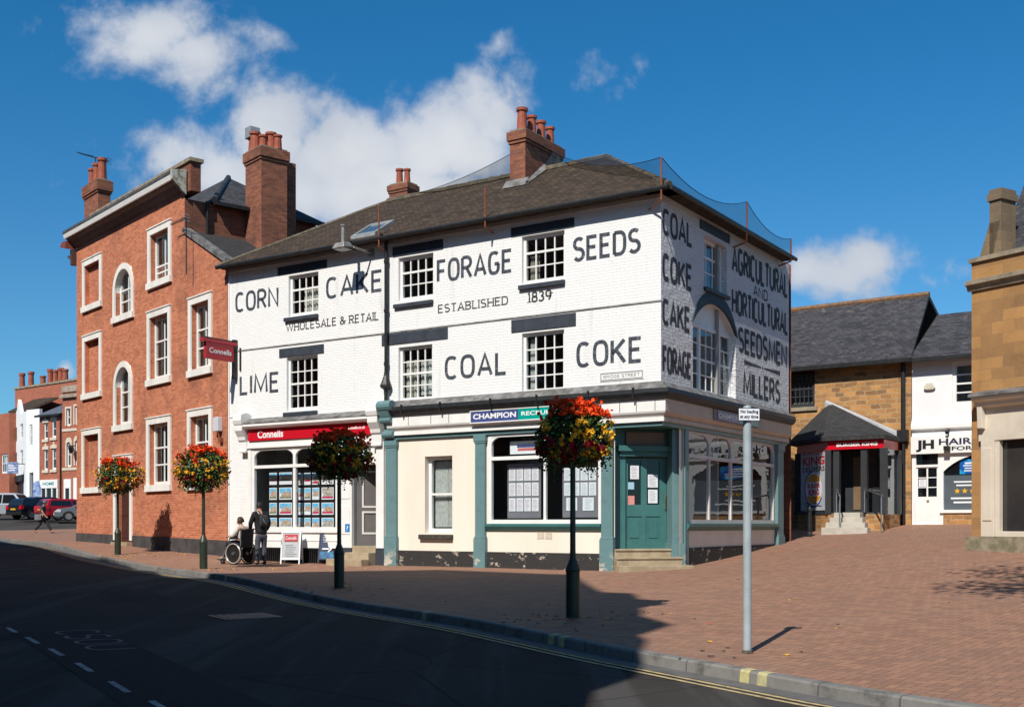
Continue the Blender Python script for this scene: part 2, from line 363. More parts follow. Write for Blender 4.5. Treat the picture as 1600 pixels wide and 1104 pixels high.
REDBOX = pm('crimson_sign_paint', (.42, .02, .035), (.37, .02, .032), 2, .4)
SIGNWHITE = pm('white_sign_lettering', (.82, .82, .82), (.78, .78, .78), 3, .5)
NAVY = pm('navy_sign', (.06, .085, .25), (.05, .07, .21), 2, .35)
MINT = pm('sea_green_sign', (.0, .32, .26), (.0, .30, .24), 2, .35)
DARKROOM = pm('shop_interior_paint', (.30, .285, .265), (.25, .24, .225), 1, .9)
DARKFLOOR = pm('interior_floor', (.08, .075, .07), None, 1, .8)
CURTAIN = pm('cream_curtain', (.62, .58, .50), (.5, .46, .4), 6, .9)
GREYMETAL = pm('galvanised_steel', (.36, .38, .385), (.28, .30, .305), 7, .5, .1, 30, metal=.3, dirt=.3)
RUST = pm('rusty_iron', (.26, .085, .04), (.17, .055, .03), 14, .85, .2, 60)
# ---------------------------------------------------------------- lettering
def arc(cx, cy, rx, ry, a0, a1, n=9):
    return [(cx + rx * math.cos(rad(a0 + (a1 - a0) * k / n)), cy + ry * math.sin(rad(a0 + (a1 - a0) * k / n))) for k in range(n + 1)]
def _sq(cx, cy, rx, ry, a0, a1, n=22, e=.72):
    o = []
    for k in range(n + 1):
        t = rad(a0 + (a1 - a0) * k / n); c, s_ = math.cos(t), math.sin(t)
        o.append((cx + rx * math.copysign(abs(c) ** e, c), cy + ry * math.copysign(abs(s_) ** e, s_)))
    return o
G = {}
G['C'] = (.52, [_sq(.26, .5, .26, .5, 48, 312)])
G['O'] = (.56, [_sq(.28, .5, .28, .5, 0, 360)])
G['G'] = (.55, [_sq(.27, .5, .27, .5, 50, 330) + [(.53, .45)], [(.30, .45), (.55, .45)]])
G['R'] = (.52, [[(0, 0), (0, 1)], [(0, 1), (.26, 1)] + arc(.26, .745, .24, .255, 90, -90) + [(0, .49)], [(.24, .49), (.52, 0)]])
G['P'] = (.5, [[(0, 0), (0, 1)], [(0, 1), (.26, 1)] + arc(.26, .745, .24, .255, 90, -90) + [(0, .49)]])
G['D'] = (.54, [[(0, 0), (0, 1)], [(0, 1), (.22, 1)] + _sq(.22, .5, .32, .5, 90, -90) + [(0, 0)]])
G['B'] = (.5, [[(0, 0), (0, 1)], [(0, 1), (.25, 1)] + arc(.25, .76, .22, .24, 90, -90) + [(0, .52)], [(.25, .52)] + arc(.25, .26, .25, .26, 90, -90) + [(0, 0)]])
G['N'] = (.58, [[(0, 0), (0, 1), (.58, 0), (.58, 1)]])
G['A'] = (.6, [[(0, 0), (.3, 1), (.6, 0)], [(.11, .30), (.49, .30)]])
G['K'] = (.56, [[(0, 0), (0, 1)], [(.54, 1), (0, .40)], [(.17, .58), (.56, 0)]])
G['E'] = (.46, [[(.46, 0), (0, 0), (0, 1), (.46, 1)], [(0, .52), (.40, .52)]])
G['F'] = (.44, [[(0, 0), (0, 1), (.44, 1)], [(0, .50), (.38, .50)]])
G['L'] = (.42, [[(0, 1), (0, 0), (.42, 0)]])
G['I'] = (.0, [[(0, 0), (0, 1)]])
G['M'] = (.74, [[(0, 0), (.05, 1), (.37, .12), (.69, 1), (.74, 0)]])
G['S'] = (.5, [arc(.25, .755, .235, .245, 40, 270, 12) + arc(.25, .255, .25, .255, 90, -145, 12)])
G['U'] = (.54, [[(0, 1), (0, .28)] + arc(.27, .28, .27, .28, 180, 360, 10) + [(.54, 1)]])
G['T'] = (.5, [[(0, 1), (.5, 1)], [(.25, 1), (.25, 0)]])
G['H'] = (.55, [[(0, 0), (0, 1)], [(.55, 0), (.55, 1)], [(0, .5), (.55, .5)]])
G['W'] = (.9, [[(0, 1), (.22, 0), (.45, .95), (.68, 0), (.9, 1)]])
G['1'] = (.2, [[(0, .82), (.14, 1), (.14, 0)]])
G['8'] = (.5, [_sq(.25, .76, .2, .24, 0, 360, 14), _sq(.25, .26, .25, .26, 0, 360, 14)])
G['3'] = (.48, [arc(.2, .76, .22, .24, 150, -90, 12) + arc(.2, .26, .26, .26, 90, -150, 12)])
G['9'] = (.5, [_sq(.25, .7, .25, .3, 0, 360, 16), [(.5, .7)] + arc(.12, .6, .38, .6, 0, -70, 8)])
G['&'] = (.62, [[(.62, 0), (.12, .72)] + arc(.24, .82, .14, .18, 200, -20, 8) + [(.36, .66), (.1, .36)] + arc(.22, .24, .22, .24, 150, 330, 8) + [(.58, .42)]])
def stroke(mb, pts, w, y, serif):
    P = [Vector(p) for p in pts]; n = len(P)
    closed = (P[0] - P[-1]).length < 1e-4
    Lf, Rt = [], []
    for i in range(n):
        d0 = (P[i] - P[i - 1]) if i > 0 else ((P[-1] - P[-2]) if closed else P[1] - P[0])
        d1 = (P[i + 1] - P[i]) if i < n - 1 else ((P[1] - P[0]) if closed else P[-1] - P[-2])
        d0 = d0.normalized() if d0.length else d1.normalized(); d1 = d1.normalized() if d1.length else d0
        t = (d0 + d1); t = t.normalized() if t.length > 1e-3 else d0
        nn = Vector((-t.y, t.x)); m = min(1.7, 1 / max(.4, abs(t.dot(d0))))
        Lf.append(P[i] + nn * w / 2 * m); Rt.append(P[i] - nn * w / 2 * m)
    for i in range(n - 1):
        mb.poly([(Lf[i].x, y, Lf[i].y), (Rt[i].x, y, Rt[i].y), (Rt[i + 1].x, y, Rt[i + 1].y), (Lf[i + 1].x, y, Lf[i + 1].y)])
    if serif and not closed:
        for p, q in ((P[0], P[1]), (P[-1], P[-2])):
            if abs(q.y - p.y) > abs(q.x - p.x) * 1.2:
                s = w * 1.35; h = w * .5
                mb.poly([(p.x - s, y - .0006, p.y - h / 2), (p.x + s, y - .0006, p.y - h / 2), (p.x + s, y - .0006, p.y + h / 2), (p.x - s, y - .0006, p.y + h / 2)])
def lettering(parent, text, rect, mat, T=None, wt=.125, serif=False, y=-.004, gap=.24, name='painted_word', slant=0.0):
    u0, u1, z0, z1 = rect; H = z1 - z0; w = H * wt
    adv, tot = [], 0
    for i, ch in enumerate(text):
        if ch == ' ': adv.append((ch, tot)); tot += .34; continue
        adv.append((ch, tot)); tot += G[ch][0] + gap
    tot -= gap
    sx = (u1 - u0 - w) / tot; sz = H - w
    mb = MB(T)
    for ch, a in adv:
        if ch == ' ': continue
        for pl in G[ch][1]:
            pts = [(u0 + w / 2 + (a + x) * sx, z0 + w / 2 + zz * sz) for x, zz in pl]
            stroke(mb, [(px_, pz_ + slant * (px_ - u0)) for px_, pz_ in pts], w, y, serif)
    o = mb.build(name, mat, parent, weld=False)
    return o
_dg = None
def text(parent, s, rect, mat, T=None, y=-.004, name='lettering', bold=0.0, zoff=None, keep=False, tilt=0):
    """built-in typeface, stretched to fill rect (u0, u1, z0, z1) on the plane y"""
    cu = bpy.data.curves.new(name, 'FONT'); cu.body = s; cu.offset = bold; cu.resolution_u = 3; cu.size = 1
    t = bpy.data.objects.new(name, cu); COL.objects.link(t); bpy.context.view_layer.update()
    me = bpy.data.meshes.new_from_object(t.evaluated_get(bpy.context.evaluated_depsgraph_get()))
    bpy.data.objects.remove(t)
    xs = [v.co.x for v in me.vertices]; ys = [v.co.y for v in me.vertices]
    x0, x1, y0, y1 = min(xs), max(xs), min(ys), max(ys); u0, u1, z0, z1 = rect
    for v in me.vertices:
        u = u0 + (v.co.x - x0) / (x1 - x0) * (u1 - u0); z = z0 + (v.co.y - y0) / (y1 - y0) * (z1 - z0); yy = y
        if T:
            ox, oy, a = T; c, n = math.cos(a), math.sin(a); v.co = (ox + u * c - yy * n, oy + u * n + yy * c, z)
        else: v.co = (u, yy, z)
    me.name = name; me.materials.clear(); me.materials.append(mat)
    o = bpy.data.objects.new(name, me); COL.objects.link(o)
    if parent: o.parent = parent
    return o
def rows_of_print(parent, rect, mat, n, T=None, y=-.004, name='print_lines', seed=1):
    r = random.Random(seed); u0, u1, z0, z1 = rect; mb = MB(T); h = (z1 - z0) / n
    for k in range(n):
        a = u0 + (u1 - u0) * r.uniform(0, .08); b = u1 - (u1 - u0) * r.uniform(0, .35)
        mb.poly([(a, y, z1 - h * k - h * .7), (b, y, z1 - h * k - h * .7), (b, y, z1 - h * k - h * .3), (a, y, z1 - h * k - h * .3)])
    return mb.build(name, mat, parent)

# ---------------------------------------------------------------- the ground: heights from kerb and wall feet
K0 = Vector((2.83, 10.4)); KD = Vector((-.535, .845)).normalized(); KN = Vector((KD.y, -KD.x))
def kpt(s, n): return K0 + KD * s + KN * n
def on_line(px, o, d):                                          # where a sight line in plan crosses a line in plan
    r = Vector(((px - CX) / F, 1.0)); nn = Vector((-d.y, d.x)); t = o.dot(nn) / r.dot(nn); return r * t
M = Frame(-8.684, 34.5, .8367, -.5474); LM = 14.57
B = Frame(-17.16, 44.4, .6488, -.7612); LB = 13.02
Rr = Frame(6.25, 43.3, .806, -.592)
Gs = Frame(10.2, 25.0, .523, -.852)
ctrl = []
def cp(x, y, z): ctrl.append((x, y, z))
for px, py in ((1279, 1088), (1120, 1057), (984, 1032), (740, 981), (600, 959), (500, 941), (375, 911), (150, 874), (34, 849)):
    p = on_line(px, K0, KD); z = CZ - (py - HY) / F * p.y; cp(p.x, p.y, z + .12)
    q = p - KN * 8; cp(q.x, q.y, z + .12)
def foot(fr, px, py, v=0.0):
    u, z = fr.f(px, py, v); p = fr.w(u, v); cp(p.x, p.y, z + fr.zo)
for px, py in ((358, 871), (480, 879), (623, 883), (760, 886), (940, 891)): foot(M, px, py)
MSd = M.sub(LM, 0, 90)
for px, py in ((1076, 884), (1150, 868), (1215, 850)): foot(MSd, px, py)
for px, py in ((121, 845), (200, 852), (290, 863), (352, 869)): foot(B, px, py)
foot(Rr, 1430, 819); foot(Rr, 1510, 819); foot(Rr, 1330, 832, -3); foot(Gs, 1520, 858); foot(Gs, 1600, 862)
cp(-28, 60, 1.07); cp(-28.6, 63.5, 1.22); cp(-25, 65, 1.28); cp(-1.8, 25.5, .37); cp(3.85, 15.3, .24); cp(6, 9, .2); cp(9, 4, .15); cp(8, 18, .52); cp(5.5, 21, .46)
cp(-40, 85, 2.05); cp(-45, 108, 2.95); cp(-70, 100, 2.9); cp(-20, 90, 2.3); cp(10, 62, 2.2); cp(35, 40, 1.8); cp(30, 10, .6); cp(0, -20, -.1); cp(-22, 0, .2); cp(-45, 45, 1.0); cp(-60, 70, 1.6); cp(0, 0, .12); cp(20, -20, 0); cp(14, 31, 1.42); cp(40, 80, 2.4)
CT = np.array(ctrl)
def _tps(r2): return np.where(r2 > 0, .5 * r2 * np.log(np.maximum(r2, 1e-12)), 0)
def _fit():
    n = len(CT); X = CT[:, :2] / 20; D = ((X[:, None] - X[None]) ** 2).sum(-1)
    A = np.zeros((n + 3, n + 3)); A[:n, :n] = _tps(D) + np.eye(n) * 2e-4; A[:n, n] = 1; A[:n, n + 1:] = X; A[n, :n] = 1; A[n + 1:, :n] = X.T
    return np.linalg.solve(A, np.concatenate([CT[:, 2], [0, 0, 0]]))
_W = _fit()
def Hs(P):
    P = np.asarray(P, float).reshape(-1, 2); Q = np.clip(P, [-75, -25], [45, 115]) / 20; X = CT[:, :2] / 20; n = len(X)
    D = ((Q[:, None] - X[None]) ** 2).sum(-1)
    return np.clip(_tps(D) @ _W[:n] + _W[n] + Q @ _W[n + 1:], -.3, 3.6)
def H(x, y): return float(Hs([(x, y)])[0])
def ground(px, py, dz=0.0):
    r = ray(px, py); lo, hi = 4.0, 140.0
    for _ in range(50):
        t = (lo + hi) / 2; p = r * t
        if CZ + p.z > H(p.x, p.y) + dz: lo = t
        else: hi = t
    p = r * lo; return Vector((p.x, p.y, H(p.x, p.y) + dz))
def grid(name, ss, ns, mat, dz, f=kpt):
    me = bpy.data.meshes.new(name); pts = [f(s, n) for s in ss for n in ns]; zz = Hs([(p.x, p.y) for p in pts]) + dz
    vs = [(p.x, p.y, float(z)) for p, z in zip(pts, zz)]; m = len(ns)
    fs = [(i * m + j, i * m + j + 1, (i + 1) * m + j + 1, (i + 1) * m + j) for i in range(len(ss) - 1) for j in range(m - 1)]
    me.from_pydata(vs, [], fs); me.materials.append(mat); me.polygons.foreach_set('use_smooth', [True] * len(fs))
    o = bpy.data.objects.new(name, me); COL.objects.link(o); return struct(o)
def rng(a, b, st): n = max(1, int(round((b - a) / st))); return [a + (b - a) * k / n for k in range(n + 1)]
SEND = 61.5                                                      # where the pavement ends at the junction
road_s = [-900, -400, -150, -80] + rng(-50, 90, 1.5) + [110, 160, 300, 700, 1500]
road_n = [-900, -300, -100, -50] + rng(-30, 60, 1.5) + [80, 150, 300, 900]
ASPH = asphaltm()
grid("road", road_s, road_n, ASPH, -.122)
PAVE = pavingm()
def pcorner(s, n):                                               # rounded corner at the far junction
    p = kpt(s, n); return p
grid("pavement", rng(-40, SEND - .15, 1.0), [.15] + rng(1, 60, 1.0), PAVE, 0.0)
KERB = brickm('concrete_kerb', (.20, .19, .175), (.165, .16, .148), (.10, .095, .09), bw=.914, bh=3.0, ms=.012, bump=.3, var=.3, sc=2.5, patch=((.085, .08, .075), .5, .7, 3.0), dist=.01, off=0)
def kerb_run(name, a, b, fpt):
    mb = MB(); ss = rng(a, b, .457); top, bot = .004, -.16
    prof = [(.15, -.1), (.15, .003), (.02, .004), (0, -.015), (-.012, -.16)]
    rows = []
    for s in ss:
        rows.append([])
        for n, dz in prof:
            p = fpt(s, n); rows[-1].append((p.x, p.y, H(p.x, p.y) + dz))
    me = bpy.data.meshes.new(name); vs = [v for r in rows for v in r]; m = len(prof)
    fs = [(i * m + j, i * m + j + 1, (i + 1) * m + j + 1, (i + 1) * m + j) for i in range(len(rows) - 1) for j in range(m - 1)]
    me.from_pydata(vs, [], fs); uv = me.uv_layers.new(name="UVMap"); w = [0, .1, .23, .26, .4]
    for pl in me.polygons:
        for li in pl.loop_indices:
            vi = me.loops[li].vertex_index; uv.data[li].uv = (ss[vi // m], .3 + w[vi % m])
    me.materials.append(KERB); o = bpy.data.objects.new(name, me); COL.objects.link(o); return struct(o)
kerb_run("kerb", -40, SEND, kpt)
kerb_run("kerb_at_the_junction", 0, 60, lambda s, n: kpt(SEND - n, s))
def strip(name, n0, n1, s0, s1, mat, dz, st=1.0): return grid(name, rng(s0, s1, st), [n0, n1], mat, dz)
CHANNEL = pm('concrete_channel', (.14, .132, .125), (.10, .096, .092), 3, .85, .2, 40, dirt=.3)
strip("gutter_channel", -.27, -.005, -40, SEND, CHANNEL, -.117)
YEL = markm('yellow_road_paint', (.54, .41, .19), .7, (.11, .10, .085)); WHT = markm('white_road_paint', (.34, .355, .36), .7)
FAINT = markm('worn_white_road_paint', (.125, .13, .135), .8)
strip("double_yellow_line", -.37, -.31, -40, SEND, YEL, -.113); strip("double_yellow_line", -.50, -.44, -40, SEND, YEL, -.113)
def kcoord(p): d = Vector((p.x, p.y)) - K0; return d.dot(KD), d.dot(KN)
for (ax, ay, bx, by) in ((9, 980.5, 28, 987.6), (41, 995, 60, 1005), (75, 1013, 100.5, 1024), (118, 1035.6, 146, 1049), (167.6, 1064.5, 205.5, 1081), (230.6, 1095, 290, 1122)):
    s0, n0 = kcoord(ground(ax, ay, -.12)); s1, n1 = kcoord(ground(bx, by, -.12)); n = (n0 + n1) / 2
    strip("centre_line_dash", n - .032, n + .032, min(s0, s1), max(s0, s1), WHT, -.115, .5)
def road_word():
    A, Bq = ground(84, 986, -.12), ground(148, 1018, -.12); A, Bq = Vector((A.x, A.y)), Vector((Bq.x, Bq.y)); L_ = (Bq - A).length; rd = (Bq - A).normalized(); mb = MB()
    for k, ch in enumerate("CSOU"):
        w, pls = G[ch]
        for pl in pls:
            P = [A + rd * (L_ * (k / 4.0 + .19 * x / w)) + KN * (.52 * zz) for x, zz in pl]
            for a, b in zip(P, P[1:]):
                d = (b - a); d = d.normalized() if d.length else rd; q = Vector((-d.y, d.x)) * .026
                mb.poly([(c.x, c.y, H(c.x, c.y) - .116) for c in (a + q, a - q, b - q, b + q)])
    struct(mb.build("worn_road_lettering", FAINT, weld=False))
road_word()
PATCHA = pm('asphalt_repair', (.030, .029, .028), (.055, .052, .05), 60, .95, .4, 90, spec=.06)
for n0, n1, s0, s1 in ((-5.6, -4.5, 2.0, 9.0), (-3.1, -2.2, 13, 15.5), (-7.6, -6.9, 16, 27)): strip('asphalt_repair_patch', n0, n1, s0, s1, PATCHA, -.1185)
KMARK = markm('yellow_kerb_paint', (.50, .44, .19), .75, (.3, .28, .2))
for px in (1157, 1184, 857, 873, 660, 352):
    s, _ = kcoord(on_line(px, K0, KD))
    mb = MB(); P = []
    for ds in (0, .13):
        for n, dz in ((.12, .0085), (.018, .0085), (-.004, -.014), (-.0145, -.13)):
            p = kpt(s - ds, n); P.append((p.x, p.y, H(p.x, p.y) + dz))
    for j in range(3): mb.poly([P[j], P[j + 1], P[j + 5], P[j + 4]])
    struct(mb.build("yellow_kerb_mark", KMARK))
# cast iron drain cover in the carriageway
g0 = ground(382, 962, -.12); t = thing("drain_cover", "worn rectangular iron drain cover set flush in the dark road", "drain cover", (g0.x, g0.y, H(g0.x, g0.y) - .121), math.atan2(KD.y, KD.x))
DRAIN = pm('worn_iron', (.16, .15, .14), (.08, .075, .07), 20, .5, .3, 60)
mb = MB(); mb.box(-.45, .45, -.45, -.40, -.02, .008).box(-.45, .45, .40, .45, -.02, .008).box(-.45, -.40, -.40, .40, -.02, .008).box(.40, .45, -.40, .40, -.02, .008); mb.build('rim', DRAIN, t)
mb = MB()
for i in range(6):
    for j in range(6): mb.box(-.37 + i * .125, -.28 + i * .125, -.37 + j * .125, -.28 + j * .125, -.02, .007)
mb.build('cover_plate', DRAIN, t)
# ---------------------------------------------------------------- white corner building
def sash(par, T, rect, y, cols, rt, rb, curtain=None, fm=WHITE, b=.075, bar=.032, name='window', glass=None, sill=None, lintel=None, meet=True, frac=None):
    u0, u1, z0, z1 = rect
    mb = MB(T)
    mb.box(u0, u0 + b, y, y + .09, z0, z1).box(u1 - b, u1, y, y + .09, z0, z1).box(u0 + b, u1 - b, y, y + .09, z1 - b, z1).box(u0 + b, u1 - b, y - .01, y + .09, z0, z0 + b * 1.3)
    a, c, d, e = u0 + b, u1 - b, z0 + b * 1.3, z1 - b
    fr = rb / (rt + rb) if frac is None else frac
    zm = d + (e - d) * fr
    if meet: mb.box(a, c, y + .012, y + .075, zm - .028, zm + .028)
    for k in range(1, cols):
        x = a + (c - a) * k / cols
        mb.box(x - bar / 2, x + bar / 2, y + .02, y + .06, d, zm - (.028 if meet else 0)).box(x - bar / 2, x + bar / 2, y + .02, y + .06, zm + (.028 if meet else 0), e)
    for lo, hi, n in ((d, zm, rb), (zm, e, rt)):
        for k in range(1, n):
            z = lo + (hi - lo) * k / n
            mb.box(a, c, y + .023, y + .057, z - bar / 2, z + bar / 2)
    w = mb.build(name, fm, par)
    mb = MB(T); mb.poly([(a, y + .04, d), (c, y + .04, d), (c, y + .04, e), (a, y + .04, e)]); mb.build('pane', glass or GLASS, w)
    if curtain:
        for (f0, f1, g0, g1, m) in curtain:
            mb = MB(T); n = 26; A = a + (c - a) * f0; C = a + (c - a) * f1; D = d + (e - d) * g0; E = d + (e - d) * g1
            for k in range(n):
                x0, x1 = A + (C - A) * k / n, A + (C - A) * (k + 1) / n
                y0, y1 = y + .17 + .025 * math.sin(k * 1.35), y + .17 + .025 * math.sin((k + 1) * 1.35)
                mb.poly([(x0, y0, D), (x1, y1, D), (x1, y1, E), (x0, y0, E)])
            mb.build('curtain', m, w, smooth=True)
    if sill: mb = MB(T); mb.box(sill[0], sill[1], -.09, y - .012, sill[2], sill[3]); mb.build('sill', SLATEPAINT, w, bevel=.01)
    if lintel: mb = MB(T); mb.box(lintel[0], lintel[1], -.022, .02, lintel[2], lintel[3]); mb.build('lintel', SLATEPAINT, w, bevel=.006)
    return w

W = frame_thing(M, "corner_building", "large white painted corner building with slate coloured seed merchant lettering and a hipped tile roof", "building")
ZT = 9.36
NETC = pm('net_curtain', (.66, .65, .62), (.5, .5, .48), 9, .9)
DARKCUR = pm('dark_curtain', (.42, .36, .3), (.3, .26, .22), 9, .9)  # darker, browner curtain cloth
fw = [  # opening, lintel, sill, cols, rows, curtains
 ((451, 497.5, 427.5, 492), (434.5, 511, 411.7, 424.5), (446, 498, 494, 499.8), 4, 1, 2, [(.3, 1, .05, .68, CURTAIN)]),
 ((448, 496.5, 556, 640.5), (436.8, 506.3, 541.3, 555.2), (445, 496.5, 643, 649.5), 4, 2, 2, None),
 ((622.7, 677, 398.8, 467.5), (614, 692.6, 380, 395.5), (617, 677.5, 472.4, 478.6), 4, 1, 2, None),
 ((622.7, 675.4, 540, 625.4), (597, 700, 517.6, 534.8), None, 4, 2, 2, [(.0, .45, .02, .8, CURTAIN), (.5, .95, .05, .75, NETC)]),
 ((815.6, 882, 364.4, 440), (799, 897.5, 348.2, 362.6), (812, 883.4, 442, 449), 4, 1, 2, [(.02, .28, .05, .62, DARKCUR)]),
 ((815.6, 881.3, 517.6, 612), (799.4, 900, 494.2, 514.2), None, 4, 2, 2, [(.02, .2, .03, .97, NETC)]),
]
uC0, uC1 = M.u(391), M.u(603)                                     # estate agent's shop front
zCtop = 4.46
uG0 = M.u(604.5)
holes = [M.R(*w[0]) for w in fw] + [(uC0, uC1, -.3, zCtop, .02), (uG0, LM + .001, -.3, 4.72, .0)]
mb = MB(); mb.wall(0, LM, -.3, ZT, holes, 0, .14); mb.build('front_wall', WHITEBRICK, W)
mb = MB(); mb.poly([(0, 0, -.3), (0, 9, -.3), (0, 9, ZT), (0, 0, ZT)]); mb.poly([(0, 9, -.3), (LM, 9, -.3), (LM, 9, 9.4), (LM - 3.16, 9, 11.55), (LM - 6.6, 9, 9.4), (0, 9, 9.3)]); mb.build('rear_wall', BRICKDK, W)
mb = MB()
for z in (4.0, 6.75): mb.box(.05, LM - .35, .45, 8.8, z, z + .12)
mb.build('upper_floor', DARKFLOOR, W)
mb = MB(); mb.box(.05, LM - .1, 3.6, 3.7, .6, 9.2); mb.box(uG0 - .1, uG0, .3, 3.6, .4, 9.2); mb.box(9.6, 9.7, .45, 3.6, 4.3, 9.2); mb.build('inner_wall', DARKROOM, W)
for op, li, si, c, rt, rb, cu in fw: sash(W, None, M.R(*op), .09, c, rt, rb, cu, lintel=M.R(*li), sill=M.R(*si) if si else None)
# side wall: rough painted rubble in raking light
T = MSd.T; LS = MSd.u(1232.5)
VL = MSd.R(1093, 1139.6, 354.5, 369); so = MSd.R(1100.5, 1135.5, 376.5, 455.5)
av0, av1 = MSd.u(1082.6), MSd.u(1149.6); azs, azt, azb = MSd.z(1116, 511), MSd.z(1114, 475), MSd.z(1116, 616)
def arch_pts(u0, u1, zs, zt, n=14):
    c = (u0 + u1) / 2; hw = (u1 - u0) / 2; h = zt - zs; Rr_ = (hw * hw + h * h) / (2 * h); zc = zt - Rr_; a = math.asin(hw / Rr_)
    return [(c + Rr_ * math.sin(-a + 2 * a * k / n), zc + Rr_ * math.cos(-a + 2 * a * k / n)) for k in range(n + 1)]
mb = MB(T); mb.wall(0, LS, 4.0, ZT, [so, (av0, av1, azb, azt, .22)], 0, .22)
ap = arch_pts(av0, av1, azs, azt)
for (a, b) in zip(ap, ap[1:]):                                   # spandrels above the segmental arch
    mb.poly([(a[0], 0, a[1]), (b[0], 0, b[1]), (b[0], 0, azt), (a[0], 0, azt)]); mb.poly([(a[0], 0, a[1]), (b[0], 0, b[1]), (b[0], .21, b[1]), (a[0], .21, a[1])])
mb.build('side_wall', WHITEROUGH, W)
sash(W, T, so, .16, 3, 1, 2, None, lintel=VL, sill=(so[0] - .05, so[1] + .05, so[2] - .1, so[2] - .002))
aw = MB(T); yb = .15
w3 = av1 - av0; zh = MSd.z(1116, 517)
m1, m2 = av0 + w3 * .27, av0 + w3 * .73
for x0, x1 in ((av0, av0 + .07), (m1 - .06, m1 + .06), (m2 - .06, m2 + .06), (av1 - .07, av1)): aw.box(x0, x1, yb, yb + .07, azb + .08, zh)
aw.box(av0, av1, yb - .02, yb + .07, azb, azb + .08).box(av0, av1, yb - .01, yb + .07, zh, zh + .09)
for x0, x1, n in ((av0 + .07, m1 - .06, 1), (m1 + .06, m2 - .06, 3), (m2 + .06, av1 - .07, 1)):
    for k in range(1, n): x = x0 + (x1 - x0) * k / n; aw.box(x - .014, x + .014, yb + .02, yb + .05, azb + .08, zh)
    for k in range(1, 4): z = azb + .08 + (zh - azb - .08) * k / 4; h = .028 if k == 2 else .014; aw.box(x0, x1, yb + .022, yb + .052, z - h, z + h)
a2 = arch_pts(av0, av1, azs, azt); poly = [(av0, zh + .09)] + [p for p in a2 if p[1] > zh + .09] + [(av1, zh + .09)]
aw.py(poly, yb + .03, yb + .06)
aw = aw.build('arched_window', WHITE, W)
mb = MB(T); mb.poly([(av0 + .05, yb + .035, azb + .05), (av1 - .05, yb + .035, azb + .05), (av1 - .05, yb + .035, zh + .02), (av0 + .05, yb + .035, zh + .02)]); mb.build('pane', GLASS, aw)
ARCHP = pm('painted_arch_band', (.028, .045, .052), (.02, .033, .04), 4, .6, .2, 20, dirt=.3)
mb = MB(T); o1 = arch_pts(av0 - .08, av1 + .08, azs - .08, azt + .34); i1 = arch_pts(av0, av1, azs - .02, azt)
for k in range(len(o1) - 1):
    mb.ex([(i1[k][0], -.03, i1[k][1]), (i1[k + 1][0], -.03, i1[k + 1][1]), (o1[k + 1][0], -.03, o1[k + 1][1]), (o1[k][0], -.03, o1[k][1])], [(i1[k][0], .03, i1[k][1]), (i1[k + 1][0], .03, i1[k + 1][1]), (o1[k + 1][0], .03, o1[k + 1][1]), (o1[k][0], .03, o1[k][1])])
mb.build('arch_band', ARCHP, aw)
mb = MB(T)
for x0, x1 in ((av0 + .12, m1 - .1), (m2 + .08, av1 - .12)): mb = MB(T); mb.box(x0, x1, yb + .2, yb + .22, azb + .1, zh); mb.build('curtain', NETC, aw)
# painted words
PAINT = pm('painted_letter_slate', (.04, .048, .062), (.085, .10, .125), 7, .65, .3, 40, lo=.45, hi=.75, streak=True)
def paintwear(m, amt):
    N = NT(m.node_tree); b = [n for n in m.node_tree.nodes if n.type == 'BSDF_PRINCIPLED'][0]; src = b.inputs['Base Color'].links[0].from_socket; tc = N.n('ShaderNodeTexCoord')
    f = N.m('MULTIPLY', N.ramp(N.noise(tc.outputs['Object'], 11, 8, .72), .53, .68), amt); N.l(N.mix(f, src, (.42, .42, .43)), b.inputs['Base Color'])
paintwear(PAINT, .55)
PAINTB = pm('painted_letter_black', (.035, .033, .032), (.075, .07, .07), 9, .7, .3, 40, lo=.4, hi=.75)
PAINTS = pm('painted_letter_side', (.042, .042, .048), (.09, .09, .10), 9, .75, .9, 9, lo=.4, hi=.75); paintwear(PAINTS, .35); paintwear(PAINTB, .5)
for wd, x0, x1, yt, yb_, se in (('CORN', 367.7, 435.5, 452, 484, 0), ('CAKE', 509.5, 598, 427, 461.5, 0), ('LIME', 374.5, 436.5, 583, 615, 0), ('FORAGE', 682.5, 801, 397, 434, 0), ('SEEDS', 894.8, 1001.5, 363, 402.5, 0), ('COAL', 695, 792.5, 552, 589.5, 0), ('COKE', 900.6, 1004, 529.5, 570.5, 0)):
    lettering(W, wd, M.R(x0, x1, yt, yb_), PAINT, wt=.148, y=-.004, name='painted_word')
lettering(W, 'WHOLESALE & RETAIL', M.R(447, 592, 496, 509.3), PAINTB, wt=.15, serif=True, gap=.22, name='painted_word')
lettering(W, 'ESTABLISHED', M.R(684.5, 794, 469, 482.7), PAINTB, wt=.15, serif=True, gap=.22, name='painted_word')
lettering(W, '1839', M.R(824, 862, 454, 471.5), PAINTB, wt=.17, serif=True, gap=.25, name='painted_word')
for wd, x0, x1, yt, yb_ in (('COAL', 1034.7, 1082, 336, 377), ('COKE', 1034.7, 1081.5, 404, 447), ('CAKE', 1034.7, 1078.5, 472.5, 514), ('FORAGE', 1034.7, 1080.5, 545, 588), ('AGRICULTURAL', 1143, 1231, 404.5, 446), ('AND', 1176.7, 1199.5, 449, 467), ('HORTICULTURAL', 1143, 1231.3, 468, 507.5), ('SEEDSMEN', 1153, 1229.5, 523.5, 562.5), ('MILLERS', 1161, 1219, 585.5, 624)):
    lettering(W, wd, MSd.R(x0, x1, yt, yb_), PAINTS, T, wt=.175, gap=.22, y=-.004, name='painted_word')
r = MSd.R(1162.7, 1218.5, 571, 577.5); mb = MB(T); c = (r[0] + r[1]) / 2; h = r[3] - r[2]; zc = (r[2] + r[3]) / 2
